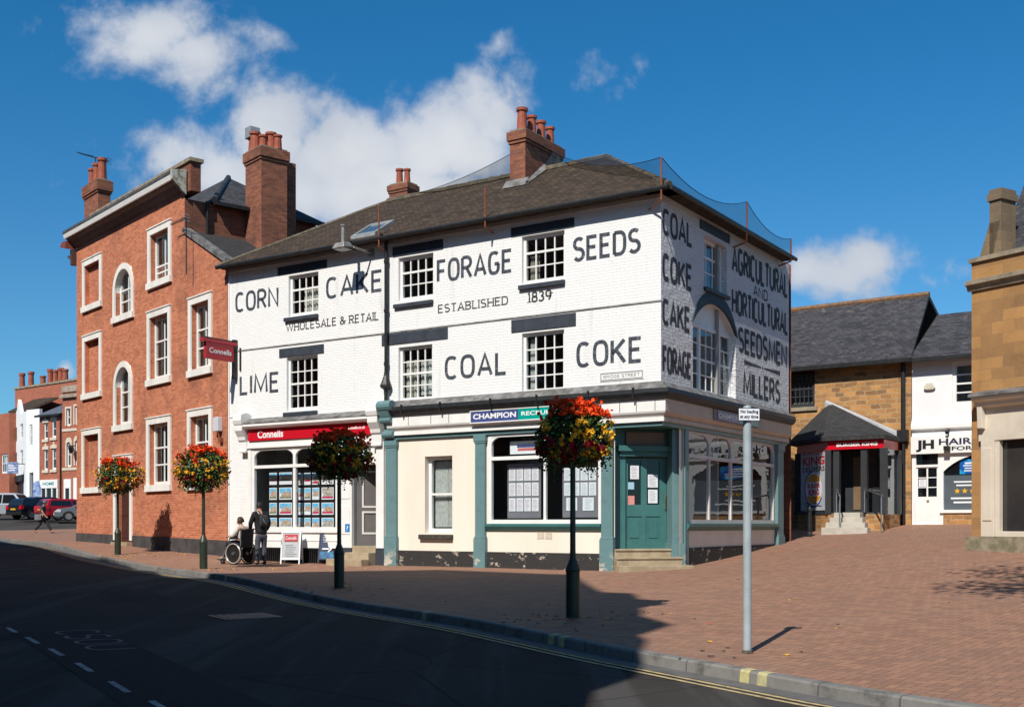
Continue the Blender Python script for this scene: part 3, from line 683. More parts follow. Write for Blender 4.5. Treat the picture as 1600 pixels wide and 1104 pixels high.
mb.poly([(r[0], -.004, r[2]), (c - .12, -.004, zc - .02), (c - .12, -.004, zc + .02), (r[0], -.004, r[3])]); mb.poly([(r[1], -.004, r[2]), (r[1], -.004, r[3]), (c + .12, -.004, zc + .02), (c + .12, -.004, zc - .02)])
mb.poly([(c - .06, -.004, zc), (c, -.004, zc - .07), (c + .06, -.004, zc), (c, -.004, zc + .07)]); mb.build('painted_rule', PAINTS, W)
# string course: thin dark joint that runs round the corner
STRING = pm('string_course', (.30, .29, .28), (.16, .155, .15), 3, .8)
zs = M.z(800, 497); mb = MB(); mb.box(M.u(369), LM + .02, -.022, .0, zs - .018, zs + .018); mb.build('string_course', STRING, W)
mb = MB(); mb.box(0, M.u(394), -.02, 0, M.z(375, 651), M.z(375, 651) + .025).box(.02, .07, -.03, 0, .5, ZT - .2); mb.build('string_course', WHITE, W)
# roof
VE = MSd.u(1243, -.4)
ZE, ZR, YR = 9.43, 11.63, 3.16; OV = .34; OS = .37; XL = LM + OS; XA = LM - YR
rf = MB(); e0 = -.12
rf.poly([(e0, -OV, ZE), (XL, -OV, ZE), (XA, YR, ZR), (3.7, YR, ZR)]); rf.poly([(e0, -OV, ZE), (3.7, YR, ZR), (e0, 6.7, ZE)])
rf.poly([(XL, -OV, ZE), (XL, VE, ZE), (XA, VE, ZR), (XA, YR, ZR)]); rf.poly([(3.7, YR, ZR), (XA, YR, ZR), (XA - 3.4, 6.7, ZE), (e0, 6.7, ZE)])
rf.poly([(XA, YR, ZR), (XA, VE, ZR), (XA - 3.4, VE, ZE), (XA - 3.4, 6.7, ZE)]); rf.poly([(e0, -OV, ZE - .07), (XL, -OV, ZE - .07), (XL, .3, ZE - .07), (e0, .3, ZE - .07)])
rf.poly([(XL, -OV, ZE - .07), (XL, VE, ZE - .07), (LM - .3, VE, ZE - .07), (LM - .3, -OV, ZE - .07)])
rf.poly([(e0, -OV, ZE - .07), (XL, -OV, ZE - .07), (XL, -OV, ZE), (e0, -OV, ZE)]); rf.poly([(XL, -OV, ZE - .07), (XL, VE, ZE - .07), (XL, VE, ZE), (XL, -OV, ZE)])
roof = rf.build('roof', TILE, W)
RIDGE = pm('lichened_ridge_tile', (.15, .125, .085), (.085, .07, .05), 5, .9, .6, 14, dirt=.3)
mb = MB()
def capped(a, b, r=.11):
    a, b = Vector(a), Vector(b); n = max(1, int((b - a).length / .38))
    for k in range(n):
        p = a.lerp(b, k / n); q = a.lerp(b, (k + .97) / n); mb.tube(p, q, r * random.uniform(.9, 1.1), 7, r * random.uniform(.85, 1))
capped((3.7, YR, ZR), (XA, YR, ZR)); capped((XL, -OV, ZE), (XA, YR, ZR), .09); capped((e0, -OV, ZE), (3.7, YR, ZR), .07); capped((XA, YR, ZR), (XA, VE, ZR))
mb.build('ridge_tiles', RIDGE, roof)
mb = MB(); P = [(-.02, 0), (-.08, -.0), (-.10, -.04), (-.09, -.08), (-.05, -.11), (-.02, -.09)]
mb.px([(-OV + y, ZE - .01 + z) for y, z in P], e0, XL); q = MB(T); q.px([(-OS + y, ZE - .01 + z) for y, z in P], -OV, VE)
mb.v2 = None; mb.build('gutter', BLACKIRON, roof); q.build('gutter', BLACKIRON, roof)
TRIM = pm('weathered_white_trim', (.60, .59, .57), (.5, .49, .47), 3, .7)
mb = MB(); mb.box(0, LM + .02, -.05, -.002, ZT - .1, ZT + .0); mb.build('soffit_board', TRIM, W)
def slope_hit(px, py):                                           # a sight line met with the front roof slope, in the building's own axes
    lo, hi = -OV, YR
    for _ in range(40):
        y = (lo + hi) / 2; u, z = M.f(px, py, y)
        if z > ZE + (ZR - ZE) / (YR + OV) * (y + OV): lo = y
        else: hi = y
    return M.u(px, lo), lo
# chimney
cu, cy = slope_hit(796.5, 291); cw = M.u(820.6, cy) - cu; ct = M.z(808, 205, cy); cl = 2.0
def stack(par, x0, x1, y0, y1, z0, z1, pots, mat=BRICKCH, cap=.07, T=None, potr=.14, poth=.62, caph=.34):
    c = MB(T); c.box(x0, x1, y0, y1, z0, z1 - caph).box(x0 - cap * .5, x1 + cap * .5, y0 - cap * .5, y1 + cap * .5, z1 - caph + .003, z1 - caph + .09).box(x0 - cap, x1 + cap, y0 - cap, y1 + cap, z1 - caph + .093, z1)
    c = c.build('chimney', mat, par, bevel=.012)
    mb = MB(T); mb.box(x0, x1, y0, y1, z1, z1 + .06); mb.build('flaunching', STONECAP, c)
    for (px_, py_, s) in pots:
        p = MB(T); p.lathe([(potr * 1.05 * s, 0), (potr * s, .06), (potr * .86 * s, poth * s * .8), (potr * .9 * s, poth * s * .84), (potr * 1.12 * s, poth * s * .88), (potr * 1.12 * s, poth * s), (potr * .8 * s, poth * s), (potr * .78 * s, poth * s * .9)], (x0 + (x1 - x0) * px_, y0 + (y1 - y0) * py_, z1 + .05), 12)
        p.build('chimney_pot', POT, c, smooth=False)
    return c
ch = stack(roof, cu, cu + cw, cy, cy + cl, ZE + .5, ct, [(.5, .12, 1.05), (.5, .37, .95), (.5, .62, .95), (.5, .87, .9)])
mb = MB(); s_ = (ZR - ZE) / (YR + OV)
mb.poly([(cu - .12, cy - .22, ZE + s_ * (cy - .22 + OV) + .03), (cu + cw + .12, cy - .22, ZE + s_ * (cy - .22 + OV) + .03), (cu + cw + .12, cy + .0, ZE + s_ * (cy + OV) + .16), (cu - .12, cy, ZE + s_ * (cy + OV) + .16)])
mb.poly([(cu + cw + .012, cy - .2, ZE + s_ * (cy - .2 + OV) + .02), (cu + cw + .16, cy - .2, ZE + s_ * (cy - .2 + OV) + .02), (cu + cw + .16, YR, ZR + .05), (cu + cw + .012, YR, ZR + .18)])
mb.build('lead_flashing', LEADED, ch)
# roof window
su, sy = slope_hit(548, 374); su2, _ = slope_hit(594, 362); zq = lambda y: ZE + s_ * (y + OV)
mb = MB(); ye = sy + .85
for (a, b, c, d) in ((su, su + .09, sy, ye), (su2 - .09, su2, sy, ye), (su + .09, su2 - .09, sy, sy + .09), (su + .09, su2 - .09, ye - .09, ye)):
    mb.ex([(a, c, zq(c) + .0), (b, c, zq(c)), (b, d, zq(d)), (a, d, zq(d))], [(a, c, zq(c) + .09), (b, c, zq(c) + .09), (b, d, zq(d) + .09), (a, d, zq(d) + .09)])
sk = mb.build('skylight', GREYMETAL, roof)
SKYG = pm('skylight_glass', (.05, .09, .13), (.06, .10, .14), 1, .04, spec=.9)
mb = MB(); mb.poly([(su + .08, sy + .08, zq(sy + .08) + .05), (su2 - .08, sy + .08, zq(sy + .08) + .05), (su2 - .08, ye - .08, zq(ye - .08) + .05), (su + .08, ye - .08, zq(ye - .08) + .05)]); mb.build('pane', SKYG, sk)
# downpipe with hopper foot, between the two shops
dpu = M.u(607.3); mb = MB(); zt_ = M.z(607, 378); zb_ = M.z(607, 600)
mb.tube((dpu, -.11, zb_), (dpu, -.11, zt_), .05, 10).tube((dpu, -.11, zt_), (dpu, -.36, zt_ + .14), .05, 8)
for z in (zt_ - .6, (zt_ + zb_) / 2, zb_ + .5): mb.tube((dpu, -.11, z), (dpu, -.11, z + .09), .065, 10)
mb.lathe([(.05, 0), (.06, -.1), (.13, -.3), (.16, -.36), (.16, -.42), (.05, -.5), (.05, -.8)], (dpu, -.12, zb_ + .32), 8)
mb.build('downpipe', BLACKIRON, W)

# ---- ground floor cornice, continuous round the corner
u5 = M.u(612)
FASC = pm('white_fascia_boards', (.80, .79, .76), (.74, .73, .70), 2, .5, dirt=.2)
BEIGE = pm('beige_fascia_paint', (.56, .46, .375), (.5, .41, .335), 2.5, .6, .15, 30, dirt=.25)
LSE = MSd.u(1243, -.34)
CORN = [('ledge', LEADED, LEADED, [(0, 4.96), (-.05, 4.95), (-.27, 4.77), (-.27, 4.732), (0, 4.732)]),
        ('shop_gutter', BLACKIRON, BLACKIRON, [(0, 4.73), (-.27, 4.73), (-.27, 4.76), (-.34, 4.76), (-.36, 4.66), (-.32, 4.57), (-.25, 4.52), (0, 4.52)]),
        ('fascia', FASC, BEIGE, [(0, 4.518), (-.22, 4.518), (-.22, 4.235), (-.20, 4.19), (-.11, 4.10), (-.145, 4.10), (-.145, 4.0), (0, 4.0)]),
        ('shop_lintel', TEAL, TEAL, [(0, 3.998), (-.075, 3.998), (-.075, 3.90), (0, 3.90)])]
for nm, m1_, m2_, P in CORN:
    mb = MB(); mb.ex([(u5, y, z) for y, z in P], [(LM - y, y, z) for y, z in P]); mb.build(nm, m1_, W)
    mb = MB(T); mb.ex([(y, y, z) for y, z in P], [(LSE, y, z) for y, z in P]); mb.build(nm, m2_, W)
JOINT = pm('dark_joint', (.12, .12, .12))  # dark grey strips at the fascia board joints
for px in (640, 700, 778, 850, 930, 1000): u = M.u(px); mb = MB(); mb.box(u - .02, u + .02, -.39, -.33, 4.56, 4.80); mb.build('gutter_bracket', BLACKIRON, W)
for px in (646, 681, 709, 975, 1001, 1030): u = M.u(px); mb = MB(); mb.box(u - .008, u + .008, -.226, -.2, 4.25, 4.5); mb.build('fascia_joint', JOINT, W)
# ---- cream ground floor
z87 = .87
opw = M.R(664, 706.7, 712, 832); big = (M.u(766), M.u(941), 1.60, 3.9)
c0u = M.u(960.8)
mb = MB(); mb.wall(uG0, c0u, -.3, 3.95, [opw + (.26,), big + (.02,)], 0, .2); mb.build('ground_floor_wall', CREAM, W)
def plinthm():
    m, N, b, out = base_mat('peeling_black_plinth'); tc = N.n('ShaderNodeTexCoord'); ob = tc.outputs['Object']
    mp = N.n('ShaderNodeMapping'); mp.inputs['Scale'].default_value = (1, 1, 1.3); N.l(ob, mp.inputs[0])
    f = N.ramp(N.noise(mp.outputs[0], 2.4, 9, .7), .575, .60)
    c = N.mix(N.noise(ob, 12, 4), (.018, .017, .016), (.035, .032, .03))
    c = N.mix(f, c, N.mix(N.noise(ob, 20, 4), (.5, .44, .36), (.28, .24, .2)))
    N.l(c, b.inputs['Base Color']); b.inputs['Roughness'].default_value = .8
    bp = N.n('ShaderNodeBump'); bp.inputs['Strength'].default_value = .6; bp.inputs['Distance'].default_value = .02
    N.l(N.m('ADD', N.m('MULTIPLY', f, -1), N.noise(ob, 30, 4)), bp.inputs['Height']); N.l(bp.outputs[0], b.inputs['Normal']); return m
PLINTH = plinthm()
mb = MB(); mb.box(uG0, c0u, -.035, 0, -.3, z87); mb.build('plinth', PLINTH, W)
def tealpeel():
    m, N, b, out = base_mat('peeling_teal_paint'); tc = N.n('ShaderNodeTexCoord'); ob = tc.outputs['Object']
    sp = N.n('ShaderNodeSeparateXYZ'); N.l(ob, sp.inputs[0])
    low = N.m('SUBTRACT', 1.0, N.ramp(sp.outputs[2], .5, 1.0))
    f = N.m('MULTIPLY', N.ramp(N.noise(ob, 3.3, 9, .7), .52, .56), low)
    c = N.mix(N.noise(ob, 4, 5), (.135, .24, .25), (.105, .20, .21))
    c = N.mix(f, c, (.52, .47, .40)); c = N.mix(N.m('MULTIPLY', N.ramp(N.noise(ob, 16, 6, .7), .62, .68), .5), c, (.30, .33, .32)); c = N.mix(N.m('MULTIPLY', N.ramp(N.noise(ob, 1.7, 6, .7), .5, .72), .45), c, (.075, .125, .13)); N.l(c, b.inputs['Base Color']); b.inputs['Roughness'].default_value = .5; return m
TEALP = tealpeel()
def pilaster(x0, x1, ztop=3.9, T=None, par=W, fr=M, console=False, u=None):
    a, b = (fr.u(x0), fr.u(x1)) if u is None else u
    mb = MB(T); mb.box(a, b, -.10, 0, 1.22, ztop - .22).box(a - .03, b + .03, -.135, 0, -.3, 1.22).box(a - .02, b + .02, -.12, 0, ztop - .218, ztop - .17).box(a - .035, b + .035, -.135, 0, ztop - .168, ztop)
    mb.box(a - .015, b + .015, -.118, 0, 1.222, 1.27)
    o = mb.build('pilaster', TEALP, par, bevel=.008); return o
pl = pilaster(606, 622); pilaster(745.5, 760.5); pilaster(942, 960)
mb = MB(); a, b = M.u(604), M.u(622)                              # scrolled console over the first pilaster
mb.px([(-.02, 3.9), (-.16, 3.92), (-.22, 4.0), (-.16, 4.1), (-.13, 4.25), (-.2, 4.35), (-.34, 4.5), (-.42, 4.66), (-.02, 4.7)], a + .03, b - .03)
mb.tube((a, -.32, 4.80), (b + .06, -.32, 4.80), .15, 12).tube((a + .02, -.17, 4.03), (b - .02, -.17, 4.03), .09, 10).tube((a + .02, -.26, 4.42), (b - .02, -.26, 4.42), .09, 10)
mb.build('console', TEALP, W)
# small window with net curtain
w_ = sash(W, None, opw, .18, 1, 1, 1, [(0, .62, .02, .98, NETC), (.6, 1, .02, .98, NETC)], b=.09)
s = M.R(657, 708.4, 834.5, 842); mb = MB(); mb.box(s[0], s[1], -.11, .17, s[2], s[3]); mb.build('sill', pm('dark_sill', (.07, .06, .05), (.04, .035, .03), 6, .7, .2), w_, bevel=.015)
# big display window
def shopwin(par, T, u0, u1, z0, z1, ztr, mull, y, fm, arch=.28, b=.09, nm='shop_window', mw=.07, glass=None):
    mb = MB(T); mb.box(u0, u0 + b, y, y + .1, z0, z1).box(u1 - b, u1, y, y + .1, z0, z1).box(u0 + b, u1 - b, y - .02, y + .1, z0, z0 + .1).box(u0 + b, u1 - b, y, y + .1, z1 - b * .7, z1)
    mb.box(u0 + b, u1 - b, y - .012, y + .09, ztr - .045, ztr + .045)
    edges = [u0 + b] + list(mull) + [u1 - b]
    for x in mull: mb.box(x - mw / 2, x + mw / 2, y + .006, y + .085, z0 + .1, ztr - .045).box(x - mw / 2, x + mw / 2, y + .006, y + .085, ztr + .045, z1 - b * .7)
    for k, (a, c) in enumerate(zip(edges, edges[1:])):
        a += mw / 2 if k else 0; c -= mw / 2 if k < len(edges) - 2 else 0
        r = min(arch, (c - a) / 2); zt = z1 - b * .7
        for s_, x in ((1, a), (-1, c)):
            P = [(x, zt)] + [(x + s_ * (r - r * math.cos(t)), zt - r * .62 + r * .62 * math.sin(t)) for t in [math.pi / 2 * q / 7 for q in range(8)]]
            mb.py(P, y + .01, y + .07)
    o = mb.build(nm, fm, par)
    g = MB(T); g.poly([(u0 + .05, y + .045, z0 + .05), (u1 - .05, y + .045, z0 + .05), (u1 - .05, y + .045, z1 - .03), (u0 + .05, y + .045, z1 - .03)]); g.build('pane', glass or SHOPGLASS, o)
    return o
bw = shopwin(W, None, M.u(763.5), M.u(941), 1.60, 3.895, M.z(810, 714.8), [M.u(851.5)], -.02, WHITE, .3, .1)
mb = MB(); mb.px([(-.13, 1.598), (-.13, 1.53), (-.07, 1.45), (-.03, 1.42), (0, 1.42), (0, 1.598)], M.u(761), M.u(941.5)); mb.build('sill', TEALDK, bw, bevel=.01)
mb = MB()
for px in (845, 857.5): u = M.u(px); mb = MB(); mb.box(u - .1, u + .1, -.012, 0, M.z(850, 841), M.z(850, 831)); mb.build('air_brick', pm('air_brick', (.62, .54, .43), (.5, .43, .34), 30, .8), W)
# ---- canted corner doorway under the overhang
MCf = M.sub(c0u, 0, 45); TC = MCf.T; LC = (LM - c0u) * 1.41421
mb = MB(); mb.poly([(c0u - .3, 0, 3.905), (LM, 0, 3.905), (LM, 1.5, 3.905), (c0u - .3, 1.5, 3.905)]); mb.build('doorway_soffit', TEALDK, W)
p0 = MCf.u(1049); yr = .32
mb = MB(TC); mb.poly([(0, 0, -.3), (0, yr + .1, -.3), (0, yr + .1, 3.95), (0, 0, 3.95)])
mb.box(p0, LC - .02, -.06, yr + .1, 1.12, 3.9).box(p0 - .03, LC + .03, -.11, yr + .1, -.3, 1.12); mb.build('door_pier', TEALP, W, bevel=.006)
d0, d1, dz0, dz1 = MCf.R(976.5, 1043.5, 716, 857, yr + .05)
mb = MB(TC); mb.box(.0, d0 - .11, yr, yr + .1, .6, 3.9).box(d1 + .11, p0, yr, yr + .1, .6, 3.9).box(d0 - .11, d1 + .11, yr, yr + .1, dz1 + .3, 3.9); mb.build('door_wall', TEALDK, W)
mb = MB(TC); mb.box(d0 - .11, d0 - .01, yr - .03, yr + .09, dz0, dz1 + .04).box(d1 + .01, d1 + .11, yr - .03, yr + .09, dz0, dz1 + .04).box(d0 - .17, d1 + .17, yr - .10, yr + .09, dz1 + .043, dz1 + .16).box(d0 - .22, d1 + .22, yr - .18, yr + .09, dz1 + .163, dz1 + .3)
door = MB(TC); dw = d1 - d0; y0 = yr + .04
st = .11; zl = dz0 + (dz1 - dz0) * .36; zlk = zl + .2
g = [(MCf.u(981, y0), MCf.u(1001.5, y0)), (MCf.u(1010.5, y0), MCf.u(1030.5, y0))]; gz0, gz1 = MCf.z(1005, 788, y0), MCf.z(1005, 719.5, y0)
door.wall(d0, d1, dz0, dz1, [(a, b, gz0, gz1, .03) for a, b in g] + [(a - .02, b + .02, dz0 + .2, zl, .022) for a, b in g], y0, .03)
for a, b in g: door.poly([(a - .02, y0 + .022, dz0 + .2), (b + .02, y0 + .022, dz0 + .2), (b + .02, y0 + .022, zl), (a - .02, y0 + .022, zl)]).box(a + .05, b - .05, y0 + .006, y0 + .021, dz0 + .27, zl - .07)
fr_ = mb.build('door_frame', TEALDK, W, bevel=.006)
door = door.build('door', TEALDK, W)
BLACKGLASS = pm('dark_door_glass', (.006, .006, .007), None, 2, .05, spec=.6)
for a, b in g: mb = MB(TC); mb.poly([(a, y0 + .029, gz0), (b, y0 + .029, gz0), (b, y0 + .029, gz1), (a, y0 + .029, gz1)]); mb.build('pane', BLACKGLASS, door)
PAPER = pm('white_paper', (.78, .79, .82), (.72, .73, .77), 8, .7); PRINT = pm('grey_print', (.35, .36, .40), (.5, .5, .52), 30, .8)
def sheet(par, T, rect, y, m, lines=0, name='notice', seed=3):
    u0, u1, z0, z1 = rect; mb = MB(T); mb.box(u0, u1, y, y + .003, z0, z1); o = mb.build(name, m, par)
    if lines: rows_of_print(o, (u0 + (u1 - u0) * .1, u1 - (u1 - u0) * .1, z0 + (z1 - z0) * .08, z1 - (z1 - z0) * .08), PRINT, lines, T, y - .002, seed=seed)
    return o
PINK = pm('red_notice', (.62, .16, .15), (.7, .35, .33), 25, .7); BLUEP = pm('pale_blue_notice', (.25, .45, .6), (.4, .6, .7), 22, .7)
for r_, m_, n_ in (((985, 998.5, 727, 748), PAPER, 8), ((981.5, 991, 753, 764), BLUEP, 0), ((981, 991.5, 774, 789), PINK, 0), ((1012.5, 1028, 741, 761), PAPER, 8), ((1013, 1027.5, 764.5, 785.5), PAPER, 9)):
    sheet(door, TC, MCf.R(*r_, y0), y0 + .012, m_, n_)
mb = MB(TC); hx = d1 - .09; mb.tube((hx, y0 - .05, zl + .18), (hx, y0 - .05, zl + .55), .013, 8).tube((hx, y0 - .05, zl + .2), (hx, y0, zl + .2), .01).tube((hx, y0 - .05, zl + .53), (hx, y0, zl + .53), .01); mb.build('handle', pm('brass', (.45, .36, .2), (.3, .24, .12), 9, .35, metal=.8), door)
sb = MCf.R(977, 1036, 675, 698.5, yr); mb = MB(TC); mb.box(sb[0], sb[1], yr - .07, yr, sb[2], sb[3]); mb.build('blank_name_board', pm('brown_board', (.20, .165, .14), (.17, .14, .12), 4, .7), W, bevel=.008)
mb = MB(TC)
mb.box(-.02, p0 + .0, -.06, yr + .06, .3, .985).box(-.06, p0 + .16, -.36, -.063, .2, .79).box(-.1, p0 + .34, -.66, -.363, .1, .60)
mb.box(-.02, p0, -.09, -.0605, .935, .987).box(-.07, p0 + .17, -.39, -.3635, .745, .795)
mb.build('doorsteps', STEPSTONE, W, bevel=.015)
# ---- side shop front
vs0 = LM and MSd.u(1076.5); ve = MSd.u(1209); vp = MSd.u(1219)
mb = MB(T); mb.wall(1.0, MSd.u(1220), -.3, 3.95, [(MSd.u(1072), MSd.u(1210), 1.6, 3.9, .02)], 0, .1); mb.build('side_ground_floor_wall', CREAM, W)
mb = MB(T); mb.box(vs0 - .1, MSd.u(1220) - .01, -.03, 0, -.3, MSd.z(1130, 853)); mb.build('side_plinth', PLINTH, W)
WHITESHADE = pm('side_frame_shade_tint', (.66, .61, .59), (.58, .54, .52), 3, .5, dirt=.15)  # white frames, with the side's pinkish grey shade put into the colour
ztr = MSd.z(1140, 719); vm = [MSd.u(p) for p in (1109.5, 1143.5, 1175.5)]
sw = shopwin(W, T, MSd.u(1074), MSd.u(1210.5), 1.60, 3.895, ztr, vm, .0, WHITESHADE, .42, .09, mw=.075)
mb = MB(T); mb.px([(-.12, 1.598), (-.12, 1.53), (-.06, 1.45), (-.02, 1.42), (0, 1.42), (0, 1.598)], 1.35, MSd.u(1212)); mb.build('sill', TEALDK, sw)
mb = MB(T); mb.box(1.26, MSd.u(1073.5), -.05, .0, -.3, 3.9); mb.build('corner_board', TEALP, W)
pilaster(0, 0, T=T, fr=MSd, u=(MSd.u(1210.5), MSd.u(1219.5)))
text(sw, "e", (MSd.u(1189), MSd.u(1196.5), ztr + .22, ztr + .48), SIGNWHITE, T, .03, name='window_lettering')
# interior of the right hand shop
mb = MB(); mb.box(uG0 + .1, c0u - .15, .1, 3.5, .55, .62); mb.build('shop_floor', DARKFLOOR, W)
# ---------------------------------------------------------------- signs and fittings on the corner building (things of their own)
def wall_thing(fr, u, z, name, label, cat, y=0.0, group=None):
    p = fr.w(u, y); return thing(name, label, cat, (p.x, p.y, z), fr.ang, group)
# fascia banner, front
r = M.R(737, 810.6, 644.8, 664.8, -.22); b0, b1 = r[0], M.u(905, -.22); um = r[1]; z0, z1 = 4.215, 4.49
t = wall_thing(M, b0, z0, 'shop_sign', "long navy and sea green recruitment sign on the white fascia above the display window", 'sign', -.225)
mb = MB(); mb.box(0, um - b0, -.03, 0, 0, z1 - z0); mb.build('navy_panel', NAVY, t)
mb = MB(); mb.box(um - b0 + .003, b1 - b0, -.03, 0, 0, z1 - z0); mb.build('green_panel', MINT, t)
mb = MB(); mb.box(-.03, b1 - b0 + .03, -.05, 0, -.03, -.003).box(-.03, b1 - b0 + .03, -.04, 0, z1 - z0 + .003, z1 - z0 + .025).box(-.03, -.003, -.04, 0, 0, z1 - z0); mb.build('frame', WHITE, t)
text(t, "CHAMPION", (.07, um - b0 - .06, .075, z1 - z0 - .06), SIGNWHITE, None, -.034, bold=.03)
text(t, "RECRUITMENT", (um - b0 + .1, b1 - b0 - .1, .1, z1 - z0 - .07), SIGNWHITE, None, -.034, bold=.02)
# fascia banner, side
a0, a1, am = MSd.u(1114, -.22), MSd.u(1184, -.22), MSd.u(1153, -.22)
t = wall_thing(MSd, a0, 4.22, 'shop_sign', "shaded navy and green sign on the beige side fascia, partly behind the grey pole", 'sign', -.225)
BOARD = pm('sign_back_board', (.24, .2, .19), (.2, .17, .16), 3, .6)
mb = MB(); mb.box(0, a1 - a0, -.025, 0, 0, .29); mb.build('back_board', BOARD, t)
mb = MB(); mb.box(.2, am - a0, -.04, -.026, .03, .26); mb.build('navy_panel', NAVY, t)
mb = MB(); mb.box(am - a0 + .003, a1 - a0 - .05, -.04, -.026, .03, .26); mb.build('green_panel', MINT, t)
text(t, "CHAMPION", (.27, am - a0 - .06, .08, .21), SIGNWHITE, None, -.044, bold=.03); text(t, "RECRUITMENT", (am - a0 + .06, a1 - a0 - .12, .09, .2), SIGNWHITE, None, -.044, bold=.02)
# street name plate
r = M.R(937.8, 1006, 579.3, 594)
t = wall_thing(M, r[0], r[2], 'street_name_plate', "small white street name plate with raised border on the white wall near the corner", 'sign')
PLATE = pm('plate_grey', (.30, .30, .31), (.22, .22, .22), 12, .6)
w_, h_ = r[1] - r[0], r[3] - r[2]
mb = MB(); mb.box(0, w_, -.018, 0, 0, h_); mb.build('plate', WHITE, t, bevel=.004)
mb = MB(); e = .022; mb.box(.02, w_ - .02, -.024, -.0185, .02, .02 + e).box(.02, w_ - .02, -.024, -.0185, h_ - .02 - e, h_ - .02).box(.02, .02 + e, -.024, -.0185, .02 + e, h_ - .02 - e).box(w_ - .02 - e, w_ - .02, -.024, -.0185, .02 + e, h_ - .02 - e); mb.build('border', PLATE, t)
lettering(t, 'BRIDGE STREET', (.1, w_ - .1, .072, h_ - .072), PLATE, None, .16, False, -.021, .26, 'lettering')
# floodlight on its bracket
u, z = M.f(530, 388, -.9)
t = wall_thing(M, u, z, 'floodlight', "grey floodlight hung on a bracket under the eaves above the painted word CAKE", 'floodlight', -.75)
FLOOD = pm('aged_aluminium', (.34, .33, .31), (.25, .24, .22), 8, .5, .2, 30, metal=.4, dirt=.3)
mb = MB(); mb.ex([(-.20, -.24, .0), (.24, -.24, 0), (.24, .18, .08), (-.20, .18, .08)], [(-.14, -.18, .16), (.18, -.18, .16), (.18, .1, .2), (-.14, .1, .2)]); mb.build('housing', FLOOD, t, bevel=.02)
mb = MB(); mb.box(-.17, .21, -.2, .14, -.012, .0); mb.build('lens', GREYMETAL, t)
mb = MB(); mb.tube((.05, -.05, .16), (.05, -.05, .62), .05, 10).tube((.05, -.05, .62), (.05, -.05, .66), .075, 10).tube((.3, .1, .05), (.42, .72, -.02), .03).box(.34, .5, .68, .745, -.1, .1); mb.build('bracket', FLOOD, t)
# alarm bells etc on the cornice consoles of the estate agent
# ---- estate agent's shop front: part of the building
y1 = -.16
F0, F1 = M.u(391), M.u(601)
mb = MB(); mb.px([(0, 4.76), (-.10, 4.72), (-.34, 4.62), (-.36, 4.60), (-.36, 4.56), (0, 4.56)], F0 - .2, F1); mb.build('shop_cornice_lead', LEADED, W)
mb = MB(); mb.px([(0, 4.557), (-.35, 4.557), (-.35, 4.49), (-.26, 4.43), (-.19, 4.42), (0, 4.42)], F0 - .12, F1); mb.build('shop_cornice', WHITE, W)
rz0, rz1 = 4.07, 4.418
mb = MB(); mb.box(M.u(394), M.u(591.5), -.17, 0, rz0, rz1); fas = mb.build('shop_fascia', RED, W)
text(fas, "Connells", (M.u(409), M.u(449), rz0 + .065, rz1 - .06), SIGNWHITE, None, -.174, bold=.03, name='shop_name')
text(fas, "connells.co.uk", (M.u(550), M.u(577), rz0 + .17, rz0 + .25), SIGNWHITE, None, -.174, bold=.025, name='web_address')
mb = MB()
for a, b in ((M.u(380), M.u(391.5)), (M.u(586.5), M.u(602))):
    mb = MB(); mb.px([(0, 3.72), (-.2, 3.74), (-.2, 3.8), (-.17, 3.82), (-.17, 4.05), (-.22, 4.1), (-.24, 4.2), (-.36, 4.38), (-.36, 4.56), (0, 4.56)], a, b)
    mb.px([(0, 4.56), (-.38, 4.56), (-.42, 4.68), (-.4, 4.86), (-.2, 4.93), (0, 4.9)], a - .02, b + .02)
    mb.build('console', WHITE, W, bevel=.01)
mb = MB(); mb.box(F0, M.u(591.5), -.12, 0, rz0 - .16, rz0 - .003).box(F0, F1 + .02, -.15, 0, rz0 - .22, rz0 - .163).box(F0, F1 - .0, -.1, 0, 3.86, rz0 - .224); mb.build('frieze', WHITE, W)
zg0 = 1.40; ztr2 = M.z(430, 728.5)
cw0, cw1 = M.u(396), M.u(532)
cwin = shopwin(W, None, cw0, cw1, zg0, 3.86, ztr2, [M.u(462.5)], -.08, WHITE, .34, .12, mw=.1)
mb = MB(); zb = M.z(460, 855)
mb.box(F0, cw1, -.07, 0, zb, zg0 - .002).box(F0, cw1, -.12, 0, zg0 - .06, zg0 - .004).box(F0, cw1, -.085, -.0705, zb + .20, zb + .235); mb.build('stall_riser', WHITE, W)
mb = MB(); mb.poly([(F0, .1, -.3), (cw1, .1, -.3), (cw1, .1, zb), (F0, .1, zb)]); mb.build('vent_recess', pm('black_void', (.006, .006, .006)), W)  # near-black sheet painted for the dark hollow behind the grille
mb = MB(); n = 46
for k in range(n): x = F0 + (cw1 - F0) * (k + .5) / n; mb.box(x - .013, x + .013, -.05, -.02, .4, zb)
mb.box(F0, cw1, -.055, -.015, zb - .05, zb - .003); mb.build('grille', BLACKIRON, W)
for a, b, c, d in ((M.u(391), M.u(396) - .003, -.1, -.3), (M.u(591), M.u(603), -.1, .92)): mb = MB(); mb.box(a, b, c, 0, d, 3.86); mb.build('shop_pilaster', WHITE, W, bevel=.006)
mb = MB(); mb.box(cw1 + .003, M.u(553.5), -.11, 0, .92, 3.86)
mb.box(M.u(535), M.u(551), -.125, -.1105, 1.3, 2.1).box(M.u(535), M.u(551), -.125, -.1105, 2.3, 3.4); mb.build('shop_pilaster', WHITE, W, bevel=.006)
for a, b in ((cw1, M.u(553.5)), (M.u(591), M.u(604))): mb = MB(); mb.box(a, b, -.12, 0, -.3, .917); mb.build('shop_plinth', SLATEPAINT, W, bevel=.006)
dx0, dx1 = M.u(553.5), M.u(591)
